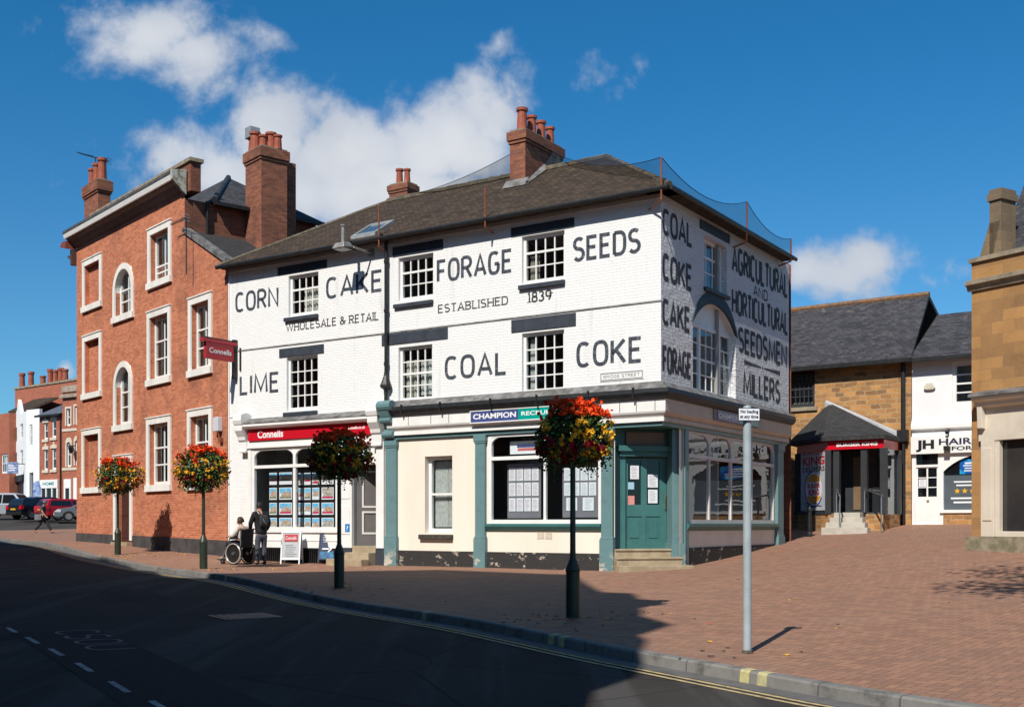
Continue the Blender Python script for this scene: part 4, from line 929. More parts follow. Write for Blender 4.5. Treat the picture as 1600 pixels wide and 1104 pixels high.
mb = MB(); mb.box(dx0, dx1, -.08, .05, ztr2 - .05, ztr2 + .05).poly([(dx0, .0, ztr2 + .05), (dx1, 0, ztr2 + .05), (dx1, 0, 3.87), (dx0, 0, 3.87)]); mb.build('door_transom', WHITE, W)
GREYDOOR = pm('grey_door_paint', (.17, .155, .15), (.15, .138, .134), 3, .5)
mb = MB(); mb.poly([(dx0, 0, .8), (dx0, 1.5, .8), (dx0, 1.5, 4), (dx0, 0, 4)]); mb.poly([(dx1, 0, .8), (dx1, 1.5, .8), (dx1, 1.5, 4), (dx1, 0, 4)]); mb.poly([(dx0, 1.5, .8), (dx1, 1.5, .8), (dx1, 1.5, 4), (dx0, 1.5, 4)]); mb.poly([(dx0, 0, 3.88), (dx1, 0, 3.88), (dx1, 1.5, 3.88), (dx0, 1.5, 3.88)]); mb.poly([(dx0, -.05, .985), (dx1, -.05, .985), (dx1, 1.5, .985), (dx0, 1.5, .985)]); mb.build('door_lobby', DARKROOM, W)
# the door leaf stands ajar inside the lobby
ld = MB((dx0 + .02, .1, rad(52))); ld.wall(0, .86, .99, ztr2 - .06, [(.14, .72, 1.3, 1.95, .012), (.14, .72, 2.05, 3.1, .012)], 0, .015); ld.box(0, .86, .016, .05, .99, ztr2 - .06)
ld = ld.build('shop_door', GREYDOOR, W)
mb = MB((dx0 + .02, .1, rad(52)))
for (a, b, c, d) in ((.14, .72, 1.3, 1.95), (.14, .72, 2.05, 3.1)):
    mb.box(a, b, -.012, .01, c, c + .05).box(a, b, -.012, .01, d - .05, d).box(a, a + .05, -.012, .01, c + .05, d - .05).box(b - .05, b, -.012, .01, c + .05, d - .05)
mb.build('panel_moulding', WHITE, ld)
mb = MB(); mb.tube((dx1 - .35, .9, .99), (dx1 - .35, .9, 3.2), .05, 10); mb.build('lobby_post', GREYMETAL, W)
mb = MB(); x0 = M.u(537)
mb.box(dx0 + .003, dx1 - .003, -.10, .2, .3, .98).box(dx0 - .02, dx1 + .0, -.42, -.103, .2, .80).box(x0, dx1 + .02, -.74, -.423, .1, .62); mb.build('doorsteps', STEPSTONE, W, bevel=.015)
BLUEST = pm('blue_sticker', (.01, .18, .5), (.01, .2, .52), 3, .4); o = sheet(W, None, M.R(544, 551, 818, 830.5), -.131, BLUEST, 0, 'door_sticker'); text(o, "?", (M.u(546.3), M.u(549), M.z(547, 828), M.z(547, 821)), SIGNWHITE, None, -.134)
mb = MB(); mb.box(F0, M.u(553), .95, 1.0, .9, 3.86).box(F0, F0 + .05, .06, .95, .9, 3.86).box(F0, M.u(553), .06, .95, 1.33, 1.37).box(F0, M.u(553), .06, 1, 3.87, 3.9); mb.build('window_bed', pm('grey_window_bed', (.22, .21, .19), (.19, .18, .165), 1, .9), W)
# property cards in the window
CARDSKY = pm('photo_sky', (.08, .42, .72), (.30, .58, .78), 9, .4); CARDHOUSE = pm('photo_house', (.42, .22, .13), (.55, .48, .4), 14, .4); CARDLAWN = pm('photo_lawn', (.14, .2, .08), (.3, .28, .2), 14, .4); CARDGREY = pm('photo_room', (.55, .5, .45), (.3, .26, .22), 10, .4); CARDRED = pm('magenta_card', (.6, .03, .12), (.5, .03, .1), 6, .4)
rn = random.Random(5)
def card_board(label, x0, x1, yt, yb, cols, rows, skip=()):
    u0, u1, z0, z1 = M.R(x0, x1, yt, yb, .3); t = wall_thing(M, u0, z0, 'display_board', label, 'display board', .3)
    w, h = u1 - u0, z1 - z0; mb = MB(); mb.box(0, w, 0, .03, 0, h); mb.build('panel', pm('black_board', (.012, .012, .013), None, 3, .4), t)
    xs = 0
    tot = sum(c for c in cols)
    for ci, c in enumerate(cols):
        cw = w * c / tot; ch_ = h / rows
        for rI in range(rows):
            a, b = xs + cw * .1, xs + cw * .9; d, e = h - ch_ * (rI + .92), h - ch_ * (rI + .12)
            k = MB(); k.box(a, b, -.012, 0, d, e); k = k.build('card', PAPER, t)
            f = (e - d); m1 = rn.choice([CARDSKY, CARDSKY, CARDSKY, CARDGREY]); m2 = rn.choice([CARDHOUSE, CARDHOUSE, CARDGREY]); s = rn.uniform(.5, .66)
            a2, b2 = a + (b - a) * .05, b - (b - a) * .05; zb = d + f * rn.choice([.1, .28, .3]); zt = e - f * .06
            q = MB(); q.poly([(a2, -.0135, zb + (zt - zb) * .5), (b2, -.0135, zb + (zt - zb) * .5), (b2, -.0135, zt), (a2, -.0135, zt)]); q.build('picture_sky', m1, k)
            q = MB(); xm = a2 + (b2 - a2) * rn.uniform(.3, .7); hh = zb + (zt - zb) * s
            q.poly([(a2, -.0142, zb), (b2, -.0142, zb), (b2, -.0142, hh), (xm, -.0142, hh + (zt - zb) * .18), (a2 + (b2 - a2) * .2, -.0142, hh)]); q.build('picture_house', m2, k)
            q = MB(); q.poly([(a2, -.0149, zb), (b2, -.0149, zb), (b2, -.0149, zb + (zt - zb) * .2), (a2, -.0149, zb + (zt - zb) * .16)]); q.build('picture_foreground', rn.choice([CARDLAWN, CARDGREY, CARDRED]), k)
        xs += cw
card_board("black display board of property cards in the estate agent's left pane, beside the standing person", 420, 459, 735, 829, (1, 1.7), 4)
card_board("black display board of property cards behind the shaded flower post in the estate agent's window", 466, 524, 735, 829, (.65, .9, 1, 1.7), 4)
# pages in the recruitment window
def page_board(label, x0, x1, yt, yb, rows, tint):
    u0, u1, z0, z1 = M.R(x0, x1, yt, yb, .22); t = wall_thing(M, u0, z0, 'display_board', label, 'display board', .22)
    w, h = u1 - u0, z1 - z0; mb = MB(); mb.box(0, w, 0, .03, 0, h); mb.build('panel', pm('grey_board', (.20, .20, .22), (.17, .17, .19), 2, .5), t)
    z = h - h * .06; lo = h * .1; rh = (z - lo) / len(rows)
    for i, nn in enumerate(rows):
        for k in range(nn):
            pw = w * .92 / nn; a = w * .04 + pw * k + pw * .06; b = a + pw * .86
            if nn == 2: a += pw * .1; b -= pw * .1
            p = MB(); p.box(a, b, -.014, 0, z - rh * (i + .9), z - rh * i - rh * .04); p = p.build('page', PAPER, t)
            rows_of_print(p, (a + pw * .1, b - pw * .08, z - rh * (i + .85), z - rh * (i + .12)), tint, 9, None, -.016, seed=i * 7 + k)
page_board("grey board of white job pages in the recruitment window, nearer the small net curtained window", 793, 845, 724, 809, (4, 4, 4), pm('pink_print', (.6, .42, .45), (.5, .4, .5), 30, .8))
page_board("grey board of white job pages in the recruitment window, behind the tall flower post", 879, 935, 724, 808, (4, 4, 2), pm('teal_print', (.4, .58, .6), (.45, .5, .6), 30, .8))
r = M.R(797, 848, 688.5, 708.5, .2); t = wall_thing(M, r[0], r[2], 'window_poster', "white poster with navy and red bands behind the top light of the recruitment window", 'poster', .2)
w_, h_ = r[1] - r[0], r[3] - r[2]; mb = MB(); mb.box(0, w_, 0, .01, 0, h_); mb.build('sheet', PAPER, t)
mb = MB(); mb.box(w_ * .22, w_, -.003, -.0005, h_ * .5, h_ * .72); mb.build('navy_band', NAVY, t); mb = MB(); mb.box(w_ * .24, w_, -.003, -.0005, h_ * .24, h_ * .46); mb.build('red_band', pm('pale_red_band', (.6, .15, .15), None, 2, .6), t)
# desk chairs inside
CHAIRM = pm('grey_chair', (.25, .24, .23), None, 3, .8)
for px, lb in ((835, "pale office chair back seen through the recruitment window below the page board"), (862, "office chair back seen through the recruitment window beside the flower post")):
    p = M.w(M.u(px, 1.2), 1.2); t = thing('office_chair', lb, 'chair', (p.x, p.y, .62), M.ang, 'office chairs in the recruitment shop')
    mb = MB(); mb.pz([(-.24, -.05), (.24, -.05), (.2, .03), (-.2, .03)], .58, 1.08); mb.build('backrest', CHAIRM, t, bevel=.03)
    mb = MB(); mb.box(-.24, .24, .05, .5, .42, .5); mb.build('seat', CHAIRM, t, bevel=.03)
    mb = MB(); mb.tube((0, .27, .03), (0, .27, .42), .03)
    for k in range(5): mb.tube((0, .27, .06), (.28 * math.cos(k * 1.257), .27 + .28 * math.sin(k * 1.257), .03), .02)
    mb.build('swivel_base', BLACKIRON, t)
# hanging sign of the estate agent: juts from the wall, seen end on to the street
u, zb = M.f(367, 566, -.1); pp = M.w(u - .03, 0)
t = thing('hanging_sign', "crimson projecting shop sign on a black bracket at the edge of the white wall", 'sign', (pp.x, pp.y, zb), M.ang)
zt = M.z(352, 537, -.6) - zb; L_ = 1.15
mb = MB(); mb.box(-.05, .05, -L_ - .1, -.16, 0, zt - .0); brd = mb.build('board', REDBOX, t, bevel=.006)
mb = MB(); mb.box(-.07, .07, -L_ - .24, -.05, zt + .003, zt + .1); mb.build('header_rail', REDBOX, t, bevel=.01)
mb = MB(); mb.tube((0, -L_ - .1, zt + .13), (0, .0, zt + .13), .03).box(-.05, .05, -.15, -.0, -.5, zt + .2).tube((0, -.12, -.45), (0, -.2, zt), .025).tube((.18, -.02, -.25), (.18, -.02, zt - .05), .03); mb.build('bracket', BLACKIRON, t)
for s_ in (1, -1):
    a = rad(90 if s_ == 1 else -90)
    if s_ == 1: text(t, "Connells", (-L_ + .02, -.26, zt * .36, zt * .68), SIGNWHITE, (0.0, 0, a), -.056, bold=.02)
    else: text(t, "Connells", (.26, L_ - .02, zt * .36, zt * .68), SIGNWHITE, (0.0, 0, a), -.056, bold=.02)
# rust coloured net posts and bird net on the roof
t = thing('bird_net', "fine dark bird net strung on rusty posts above the tiled roof and eaves", 'bird net', (M.o.x, M.o.y, 0), M.ang)
def netmat():
    m, N, b, out = base_mat('bird_netting'); tr = N.n('ShaderNodeBsdfTransparent'); mx = N.n('ShaderNodeMixShader')
    b.inputs['Base Color'].default_value = (.02, .03, .05, 1); mx.inputs[0].default_value = .38
    N.l(tr.outputs[0], mx.inputs[1]); N.l(b.outputs[0], mx.inputs[2]); N.l(mx.outputs[0], out.inputs[0]); return m
NET = netmat(); tops = []
for px, yb, yt in ((592, 386, 320), (758, 355, 293), (1046, 310, 243)):
    yy = -.40; u = M.u(px, yy) if px != 1046 else LM + .2; z0, z1 = M.z(px, yb, yy), M.z(px, yt, yy)
    mb = MB(); mb.tube((u, yy, z0), (u, yy, z1), .022, 6).tube((u, yy, z0), (u - (.5 if px == 1046 else 0), -.02, z0 - .06), .022, 6); mb.build('post', RUST, t); tops.append(Vector((u, yy, z1)))
st = []
for px, yb, yt in ((1167, 378, 315), (1236, 408, 373)):
    v = MSd.u(px, -.36); z0, z1 = MSd.z(px, yb, -.36), MSd.z(px, yt, -.36); mb = MB(T); mb.tube((v, -.36, z0), (v, -.36, z1), .022, 6).tube((v, -.36, z0), (v - .1, -.01, z0 - .12), .022, 6); mb.build('post', RUST, t); st.append((Vector((LM + .36, v, z1)), Vector((LM + .36, v, ZE))))
CABLE = pm('net_cable', (.02, .02, .025))
def sag(a, b, s, n=10): return [a.lerp(b, k / n) - Vector((0, 0, s * 4 * (k / n) * (1 - k / n))) for k in range(n + 1)]
def curtain_net(top, bot):
    mb = MB()
    for k in range(len(top) - 1): mb.poly([top[k], top[k + 1], bot[k + 1], bot[k]])
    mb.build('net_panel', NET, t); c = MB(); c.path([tuple(p) for p in top], .009, 4); c.build('edge_cable', CABLE, t)
cnr = tops[2]; e1 = Vector((LM + .3, -.36, ZE))
tp = sag(cnr, st[0][0], .42); curtain_net(tp, [e1.lerp(st[0][1], k / 10) for k in range(11)])
tp = sag(st[0][0], st[1][0], .3); curtain_net(tp, [st[0][1].lerp(st[1][1], k / 10) for k in range(11)])
chr_ = Vector((cu + cw, cy + cl * .7, M.z(883, 232, cy + cl * .7))); chl = Vector((cu, cy + .4, M.z(796, 237, cy + .4)))
tp = sag(chr_, cnr, .3, 12); curtain_net(tp, [Vector((cu + cw, YR, ZR + .1)).lerp(Vector((XA, YR, ZR + .1)), min(1, k / 7)) if k < 8 else Vector((XA, YR, ZR + .1)).lerp(e1, (k - 7) / 5) for k in range(13)])
lf = Vector((M.u(628, YR), YR, ZR + .05)); tp = sag(chl, lf, .16, 10); curtain_net(tp, [Vector((cu, YR, ZR + .08)).lerp(lf, k / 10) for k in range(11)])
# ---------------------------------------------------------------- red brick building
t = Bt = frame_thing(B, "brick_building", "three storey orange red brick building with white window surrounds and a heavy cornice", "building")
BD = 4.9; UB = B.u(288.5); ZB = 12.52; ZP = 12.45
plast = pm('white_stucco', (.80, .78, .73), (.72, .69, .63), 3, .7, .15, 30, dirt=.25, streak=True)
def surround(rect, arched=False, blind=False, cols=2, rt=1, rb=2, reveal=.22, door=False, paper=False):
    u0, u1, z0, z1 = rect; w = u1 - u0; bw_ = min(.21, w * .2); bb = .22
    mb = MB(); y = -.05
    if arched:
        r = w / 2; ri = r - bw_; c = (u0 + u1) / 2; zc = z1 - r
        mb.box(u0, u0 + bw_, y, .0, z0 + bb, zc).box(u1 - bw_, u1, y, .0, z0 + bb, zc)
        n = 14
        for k in range(n):
            a, b = math.pi * k / n, math.pi * (k + 1) / n
            q = lambda rr, a: (c + rr * math.cos(a), zc + rr * math.sin(a))
            P = [q(ri, a), q(r, a), q(r, b), q(ri, b)]; mb.py(P, y, 0)
            # fill between the arch and the square opening behind it
    else:
        mb.box(u0, u0 + bw_, y, 0, z0 + bb, z1 - bw_).box(u1 - bw_, u1, y, 0, z0 + bb, z1 - bw_).box(u0, u1, y - .001, 0, z1 - bw_ + .001, z1).box(u0 - .02, u1 + .02, y - .03, 0, z1 + .001, z1 + .04)
    if not door: mb.box(u0 - .03, u1 + .03, -.10, .0, z0, z0 + bb - .001)
    nm = 'blind_window' if blind else ('door' if door else 'window')
    w_ = mb.build(nm + '_surround' if not door else 'door_surround', plast, Bt)
    op = (u0 + bw_, u1 - bw_, z0 + (bb if not door else 0), z1 - bw_)
    return w_, op
wins = []
W_A = [(130, 159.7, 402.5, 484), (130, 159.3, 522, 622), (129, 158.5, 670, 770)]
holesB = []
jobs = []
for r in W_A: jobs.append((B.R(*r), 'blind'))
for r in ((177.5, 209.5, 411, 501), (178.5, 208, 564, 672.5)): jobs.append((B.R(*r), 'arch'))
for r in ((232, 268.5, 352, 447), (231, 267.5, 483, 600.5), (230, 268, 651.5, 767)): jobs.append((B.R(*r), 'sash'))
for r in ((295.5, 332, 462, 586.5), (294, 332.3, 639, 764.5)): jobs.append((B.R(*r), 'sash'))
jobs.append((B.R(178.5, 207.5, 711, 853), 'door'))
for rect, kind in jobs:
    s_, op = surround(rect, kind == 'arch', kind == 'blind', door=kind == 'door')
    u0, u1, z0, z1 = op; holesB.append(op + ((.16,) if kind == 'blind' else (.26,)))
    if kind == 'blind':
        mb = MB(); mb.poly([(u0, .16, z0), (u1, .16, z0), (u1, .16, z1), (u0, .16, z1)]); mb.build('bricked_up_opening', BRICK, s_)
    elif kind == 'sash':
        low = rect[3] - rect[2] > 2.2
        sash(s_, None, op, .16, 2, 1, 2, None, b=.09, bar=.05, name='sash', frac=.62 if low else .3)
    elif kind == 'arch':
        sash(s_, None, op, .16, 2, 1, 2, None, b=.1, bar=.05, name='sash', frac=.58)
        mb = MB(); r = (u1 - u0) / 2; c = (u0 + u1) / 2; zc = z1 - r; n = 12
        for sgn in (-1, 1):
            P = [(c + sgn * r, z1)] + [(c + sgn * r * math.cos(math.pi / 2 * k / n), zc + r * math.sin(math.pi / 2 * k / n)) for k in range(n + 1)]
            mb.py(P, .001, .2)
        mb.build('arch_head', plast, s_)
    else:
        mb = MB(); mb.box(u0, u1, .2, .25, z0 + .15, z1 - .25); [mb.box(u0 + .1, u1 - .1, .18, .2, z0 + .3 + k * .8, z0 + .9 + k * .8) for k in range(2)]; mb.build('door', pm('dark_maroon_door', (.06, .022, .02), (.05, .018, .017), 3, .4), s_)
        mb = MB(); mb.box(u0 - .1, u1 + .1, -.18, .25, z0 - .25, z0 + .15); mb.build('doorstep', STEPSTONE, s_)
mb = MB(); mb.wall(0, UB, -.5, ZB, [h for h in holesB if h[1] < UB], 0, .2)
mb.wall(UB, LB, -.5, 9.56, [h for h in holesB if h[0] > UB], 0, .2)
zr0 = B.z(291, 362); zr1 = B.z(355, 411)
mb.poly([(UB, 0, 9.56), (LB, 0, 9.56), (LB, 0, zr1), (UB, 0, zr0)]); mb.build('front_wall', BRICK, Bt)
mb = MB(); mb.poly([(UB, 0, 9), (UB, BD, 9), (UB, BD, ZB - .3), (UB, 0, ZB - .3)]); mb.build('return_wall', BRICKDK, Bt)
mb = MB(); mb.poly([(0, 0, -.5), (0, BD, -.5), (0, BD, ZB - .2), (0, 0, ZB)]); mb.poly([(0, BD, -.5), (UB, BD, -.5), (UB, BD, ZB - .3), (0, BD, ZB - .3)]); mb.poly([(LB, 0, -.5), (LB, BD, -.5), (LB, BD, 9.5), (LB, 0, 9.5)]); mb.poly([(UB, BD, -.5), (LB, BD, -.5), (LB, BD, 9.5), (UB, BD, 11)]); mb.build('end_wall', BRICK, Bt)
mb = MB(); mb.box(.05, UB - .05, .4, BD - .1, 9.2, 9.3).box(.05, LB - .05, .4, BD - .1, 5.2, 5.3).box(.05, LB - .05, 3, 3.1, .5, 9.1); mb.build('inner_floor', DARKROOM, Bt)
PLB = pm('black_plinth_paint', (.045, .042, .045), (.075, .07, .07), 2, .75, .3, 20, dirt=.3)
ud0, ud1 = B.u(178.5), B.u(207.5)
mb = MB(); mb.ex([(0, -.03, .4), (0, 0, .4), (0, 0, B.z(121, 832)), (0, -.03, B.z(121, 832))], [(ud0 - .002, -.03, .4), (ud0 - .002, 0, .4), (ud0 - .002, 0, B.z(178, 835)), (ud0 - .002, -.03, B.z(178, 835))])
mb.ex([(ud1 + .002, -.03, .2), (ud1 + .002, 0, .2), (ud1 + .002, 0, B.z(208, 836)), (ud1 + .002, -.03, B.z(208, 836))], [(LB, -.03, .2), (LB, 0, .2), (LB, 0, B.z(352, 844)), (LB, -.03, B.z(352, 844))]); mb.build('plinth', PLB, Bt)
# cornice
CORD = pm('dark_cornice_soffit', (.16, .135, .125), (.12, .10, .095), 3, .7)
zc = ZB - .1
mb = MB(); mb.px([(0, zc + .02), (-.12, zc + .12), (-.22, zc + .24), (-.36, zc + .30), (-.36, zc + .34), (0, zc + .34)], -.1, UB); mb.build('cornice', CORD, Bt)
mb = MB(); mb.px([(-.36, zc + .343), (-.44, zc + .343), (-.48, zc + .50), (-.42, zc + .50), (-.36, zc + .48)], -.15, UB); mb.build('cornice_edge', WHITE, Bt)
mb = MB(); mb.px([(0, zc + .343), (-.357, zc + .343), (-.357, zc + .482), (-.5, zc + .52), (-.5, zc + .62), (-.1, zc + .70), (0, zc + .70)], -.15, UB + .0); mb.build('cornice_lead', pm('dark_lead', (.11, .105, .105), (.07, .066, .065), 3, .6, .2), Bt)
MOSS = pm('mossy_stucco', (.42, .42, .38), (.16, .15, .06), 5, .8, .3, 20, lo=.45, hi=.6)
mb = MB(); mb.px([(0, zc - .1), (-.15, zc + .0), (-.48, zc + .33), (-.50, zc + .62), (0, zc + .72)], UB + .003, UB + .14); mb.build('cornice_end', MOSS, Bt)
pzt = B.z(296, 250, .1)
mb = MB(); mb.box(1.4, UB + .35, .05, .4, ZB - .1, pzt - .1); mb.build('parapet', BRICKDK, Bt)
mb = MB(); mb.box(1.4, UB + .43, -.02, .47, pzt - .097, pzt + .02); mb.build('parapet_coping', STONECAP, Bt)
mb = MB(); mb.box(UB + .003, UB + .06, .1, BD, 9.9, 10.2); mb.build('roof_flashing', LEADED, Bt)
# raking lean-to beside it
mb = MB(); mb.ex([(UB + .003, 0, zr0), (UB + .003, 4.2, zr0), (UB + .003, 4.2, zr0 + .1), (UB + .003, 0, zr0 + .1)], [(LB, 0, zr1), (LB, 4.2, zr1), (LB, 4.2, zr1 + .1), (LB, 0, zr1 + .1)]); mb.build('lean_to_roof', SLATEDK, Bt)
mb = MB(); mb.ex([(UB + .003, -.08, zr0 + .0), (UB + .003, .22, zr0), (UB + .003, .22, zr0 + .16), (UB + .003, -.08, zr0 + .16)], [(LB, -.08, zr1), (LB, .22, zr1), (LB, .22, zr1 + .16), (LB, -.08, zr1 + .16)]); mb.build('raking_coping', LEADED, Bt)
# hipped slate roof behind the parapet
ez = ZB - .28
BR = BD + .16; h1 = (UB - 2.9, 2.98, ez + 1.93); h2 = (3.0, 2.98, ez + 1.93)
mb = MB(); mb.poly([(UB + .3, .9, ez), (UB + .3, BR, ez), h1]); mb.poly([(.3, .9, ez), (UB + .3, .9, ez), h1, h2]); mb.poly([(.3, BR, ez), (UB + .3, BR, ez), h1, h2]); mb.poly([(.3, .9, ez), h2, (.3, BR, ez)])
bro = mb.build('slate_roof', SLATE, Bt)
mb = MB(); mb.tube((UB + .3, .9, ez + .05), h1, .1, 8); mb.build('lead_hip', pm('black_lead_roll', (.03, .03, .032), (.05, .05, .05), 4, .5), bro)
mb = MB((UB, 0, 0)); mb.box(.22, .36, .9, BR, ez - .12, ez); mb.build('gutter', BLACKIRON, bro)
mb = MB(); mb.tube((UB + .09, .75, 9.6), (UB + .09, .75, ez), .05, 8); mb.build('drainpipe', BLACKIRON, Bt)
# end chimney on the left
cz = B.z(160, 282, .5); u0, u1 = B.u(131.5, .5) , B.u(153, .5)
def hitB(px, py, c): return B.f(px, py, c)
stack(Bt, u0, u1, .5, 1.0, ZB - .2, B.z(153, 280, .5), [(.12, .5, .95), (.48, .5, 1.05), (.86, .5, 1.15)], BRICKCH, .08, None, .15, .75, .5)
# tall chimney on the return wall
v0 = .0
def sideB(px, py): 
    S = B.sub(UB, 0, 90); return S.f(px, py, -1.12)
v0, zt = sideB(408, 228); v1, _ = sideB(449, 260)
tc_ = stack(Bt, UB + .003, UB + 1.12, v0, v1, 8.8, zt, [(.12, .2, 1.0), (.32, .18, 1.25), (.55, .35, 1.0), (.6, .62, 1.25), (.9, .7, .95)], BRICKCH, .07, None, .14, .5, .42)
mb = MB(); mb.box(UB + .003, UB + .9, v1 + .003, v1 + .45, 8.8, zt - .25); mb.build('chimney_breast', BRICKCH, tc_)
mb = MB(); x = UB + .003 + .12 * 1.1; y = v0 + .2 * (v1 - v0); mb.box(x - .19, x + .19, y - .19, y + .19, zt + .52, zt + .9); mb.build('chimney_cowl', GREYMETAL, tc_, bevel=.02)
# fittings
p = B.w(B.u(344), -.12); z = B.z(344, 674)
t = thing('alarm_box', "grey white alarm box on the brick wall beside the ground floor window", 'alarm box', (p.x, p.y, z), B.ang)
mb = MB(); mb.box(-.17, .17, -.05, .12, 0, .44); mb.build('case', pm('pale_plastic', (.6, .62, .66), (.55, .57, .6), 4, .4), t, bevel=.02); mb = MB(); mb.tube((.1, 0, 0), (.12, .05, -.25), .025).box(.05, .22, .02, .12, -.34, -.2); mb.build('bracket', RUST, t)
p = B.w(-.1, -.1); z = B.z(110, 400)
t = thing('floodlight', "rusty red floodlight housing at the top outer corner of the brick building", 'floodlight', (p.x, p.y, z), B.ang)
mb = MB(); mb.ex([(-.5, -.35, .25), (.1, -.35, .1), (.1, .1, .1), (-.5, .1, .25)], [(-.45, -.3, .45), (.05, -.3, .42), (.05, .05, .42), (-.45, .05, .45)]); mb.build('housing', pm('rust_red_paint', (.2, .05, .035), (.14, .04, .03), 6, .6), t)
mb = MB(); mb.box(-.05, .1, -.1, .1, -.5, .1).tube((-.25, -.1, -.12), (0, 0, -.3), .05); mb.build('bracket', pm('brown_iron', (.09, .05, .04), None, 5, .7), t)
# aerial on the brick wall and the one over the end chimney
def aerial(name, label, base, top, d, n, L, spread, tail=.0, gr=None):
    t = thing(name, label, 'aerial', tuple(base), 0, gr); b = Vector(base); T_ = Vector(top) - b; d = Vector(d).normalized(); s = d.cross(Vector((0, 0, 1))).normalized()
    mb = MB(); mb.tube((0, 0, 0), tuple(T_), .02, 6); mb.build('mast', BLACKIRON, t)
    mb = MB(); a = T_ - d * tail; mb.tube(tuple(a), tuple(T_ + d * L), .016, 6); mb.build('boom', BLACKIRON, t)
    mb = MB()
    for k in range(n):
        q = T_ + d * (L * (k + .5) / n); e = s * spread * (1 - .35 * k / n); mb.tube(tuple(q - e), tuple(q + e), .009, 4)
    mb.build('elements', BLACKIRON, t); mb = MB()
    for k in (-1, 0, 1): mb.tube(tuple(a - s * spread * .9 + Vector((0, 0, k * .1))), tuple(a + s * spread * .9 + Vector((0, 0, k * .1))), .012, 4)
    mb.build('reflector', GREYMETAL, t); return t
p = B.w(B.u(291, -.3), -.3); zb, zt = B.z(291, 428, -.3), B.z(291, 340, -.3)
aerial('tv_aerial', "thin aerial on a tall wall bracket beside the topmost brick building window", (p.x, p.y, zb), (p.x, p.y, zt), (-B.x.x, -B.x.y, 0), 9, 1.15, .12)
u, z0 = B.f(149, 264, 1.0); zt = B.z(149, 246, 1.0); p = B.w(u, 1.0)
t2 = aerial('tv_aerial', "spindly aerial on a mast over the three red pots of the end chimney", (p.x, p.y, z0 - .5), (p.x, p.y, zt), (-.88, .2, .28), 10, .85, .2, .65)
# rear roofs and the small stack behind the ridge
p = M.w(M.u(630, 8), 8)
z1 = M.z(630, 291, 8)
t = thing('chimney_stack', "low brick chimney stack with two red pots showing over the tiled ridge", 'chimney', (p.x, p.y, 7), M.ang)
stack(t, -.42, .42, -.3, .3, 0, z1 - 7, [(.3, .5, 1.0), (.72, .5, .9)], BRICKCH, .06, None, .13, .6, .3)
p = M.w(M.u(470, 11), 11); t = thing('rear_building', "dark slate roof and pale dormer behind the big brick chimney", 'building', (p.x, p.y, 0), M.ang)
zr = M.z(470, 332, 11) - .95
mb = MB(); mb.box(-3.5, 1.3, 0, 6, 0, zr - .9); mb.build('wall', BRICKDK, t); mb = MB(); mb.poly([(-3.7, -.2, zr - .95), (1.5, -.2, zr - .95), (-.4, 3, zr + .9), (-3.7, 3, zr + .9)]); mb.poly([(1.5, -.2, zr - .95), (1.5, 6.2, zr - .95), (-.4, 3, zr + .9)]); mb.poly([(-3.7, 6.2, zr - .95), (1.5, 6.2, zr - .95), (-.4, 3, zr + .9), (-3.7, 3, zr + .9)]); mb.build('roof', SLATE, t)
mb = MB(); mb.box(.2, 2.6, .6, 2.6, zr - 1.6, zr - .42).box(.05, 2.8, .4, 2.8, zr - .417, zr - .3); mb.build('dormer', pm('pale_grey_boards', (.5, .52, .53), None, 3, .6), t)

# ---------------------------------------------------------------- right: fast food place, salon, stone corner
t = Kt = frame_thing(Rr, "stone_building", "ironstone building with a long slate roof and an octagonal fast food entrance", "building")
uj = Rr.u(1424); ue = Rr.z(1330, 566); zrd = Rr.z(1345, 473, 3.4)
wr = Rr.R(1232, 1273, 580, 636)
mb = MB(); mb.wall(0, uj, 0, ue, [wr + (.1,)], 0, .1); mb.build('front_wall', STONE, t)
mb = MB(); mb.box(0, uj, .45, 7, 0, ue - .1); mb.build('core', DARKROOM, t)
ry0, ry1 = Rr.u(1452, 3.4), -3
mb = MB(); mb.ex([(ry1, -.35, ue - .04), (ry1, 3.4, zrd), (ry1, 3.4, zrd - .15), (ry1, -.35, ue - .19)], [(uj + .1, -.35, ue - .04), (ry0, 3.4, zrd), (ry0, 3.4, zrd - .15), (uj + .1, -.35, ue - .19)])
mb.ex([(ry1, 7.2, ue - .04), (ry1, 3.42, zrd), (ry1, 3.42, zrd - .15), (ry1, 7.2, ue - .19)], [(uj + .1, 7.2, ue - .04), (ry0, 3.42, zrd), (ry0, 3.42, zrd - .15), (uj + .1, 7.2, ue - .19)])
srf = mb.build('roof', SLATE, t)
mb = MB(); mb.tube((ry1, 3.4, zrd + .02), (ry0, 3.4, zrd + .02), .11, 8); mb.build('ridge_tiles', pm('ochre_ridge', (.26, .13, .06), (.13, .09, .06), 7, .9), srf)
mb = MB(); mb.box(-3, uj + .1, -.46, -.34, ue - .2, ue - .06); mb.build('gutter', BLACKIRON, srf)
DKFRAME = pm('dark_grey_frame', (.035, .037, .042), (.03, .032, .036), 3, .5)
sw_ = sash(t, None, wr, .03, 5, 2, 2, None, fm=DKFRAME, b=.09, bar=.035, name='casement'); 
mb = MB(); mb.box(wr[0] + .1, wr[1] - .1, .25, .3, (wr[2] + wr[3]) / 2 - .18, (wr[2] + wr[3]) / 2 + .08); mb.build('blind', CURTAIN, sw_)
mb = MB(); mb.box(wr[0] - .1, wr[1] + .1, -.08, .02, wr[2] - .14, wr[2] - .003); mb.build('sill', STONECAP, sw_)
u = Rr.u(1411, -.1); mb = MB(); mb.tube((u, -.1, 1.4), (u, -.1, ue - .1), .075, 8).box(u - .17, u + .17, -.24, -.003, Rr.z(1411, 690), Rr.z(1411, 672)); mb.build('drainpipe', BLACKIRON, t)
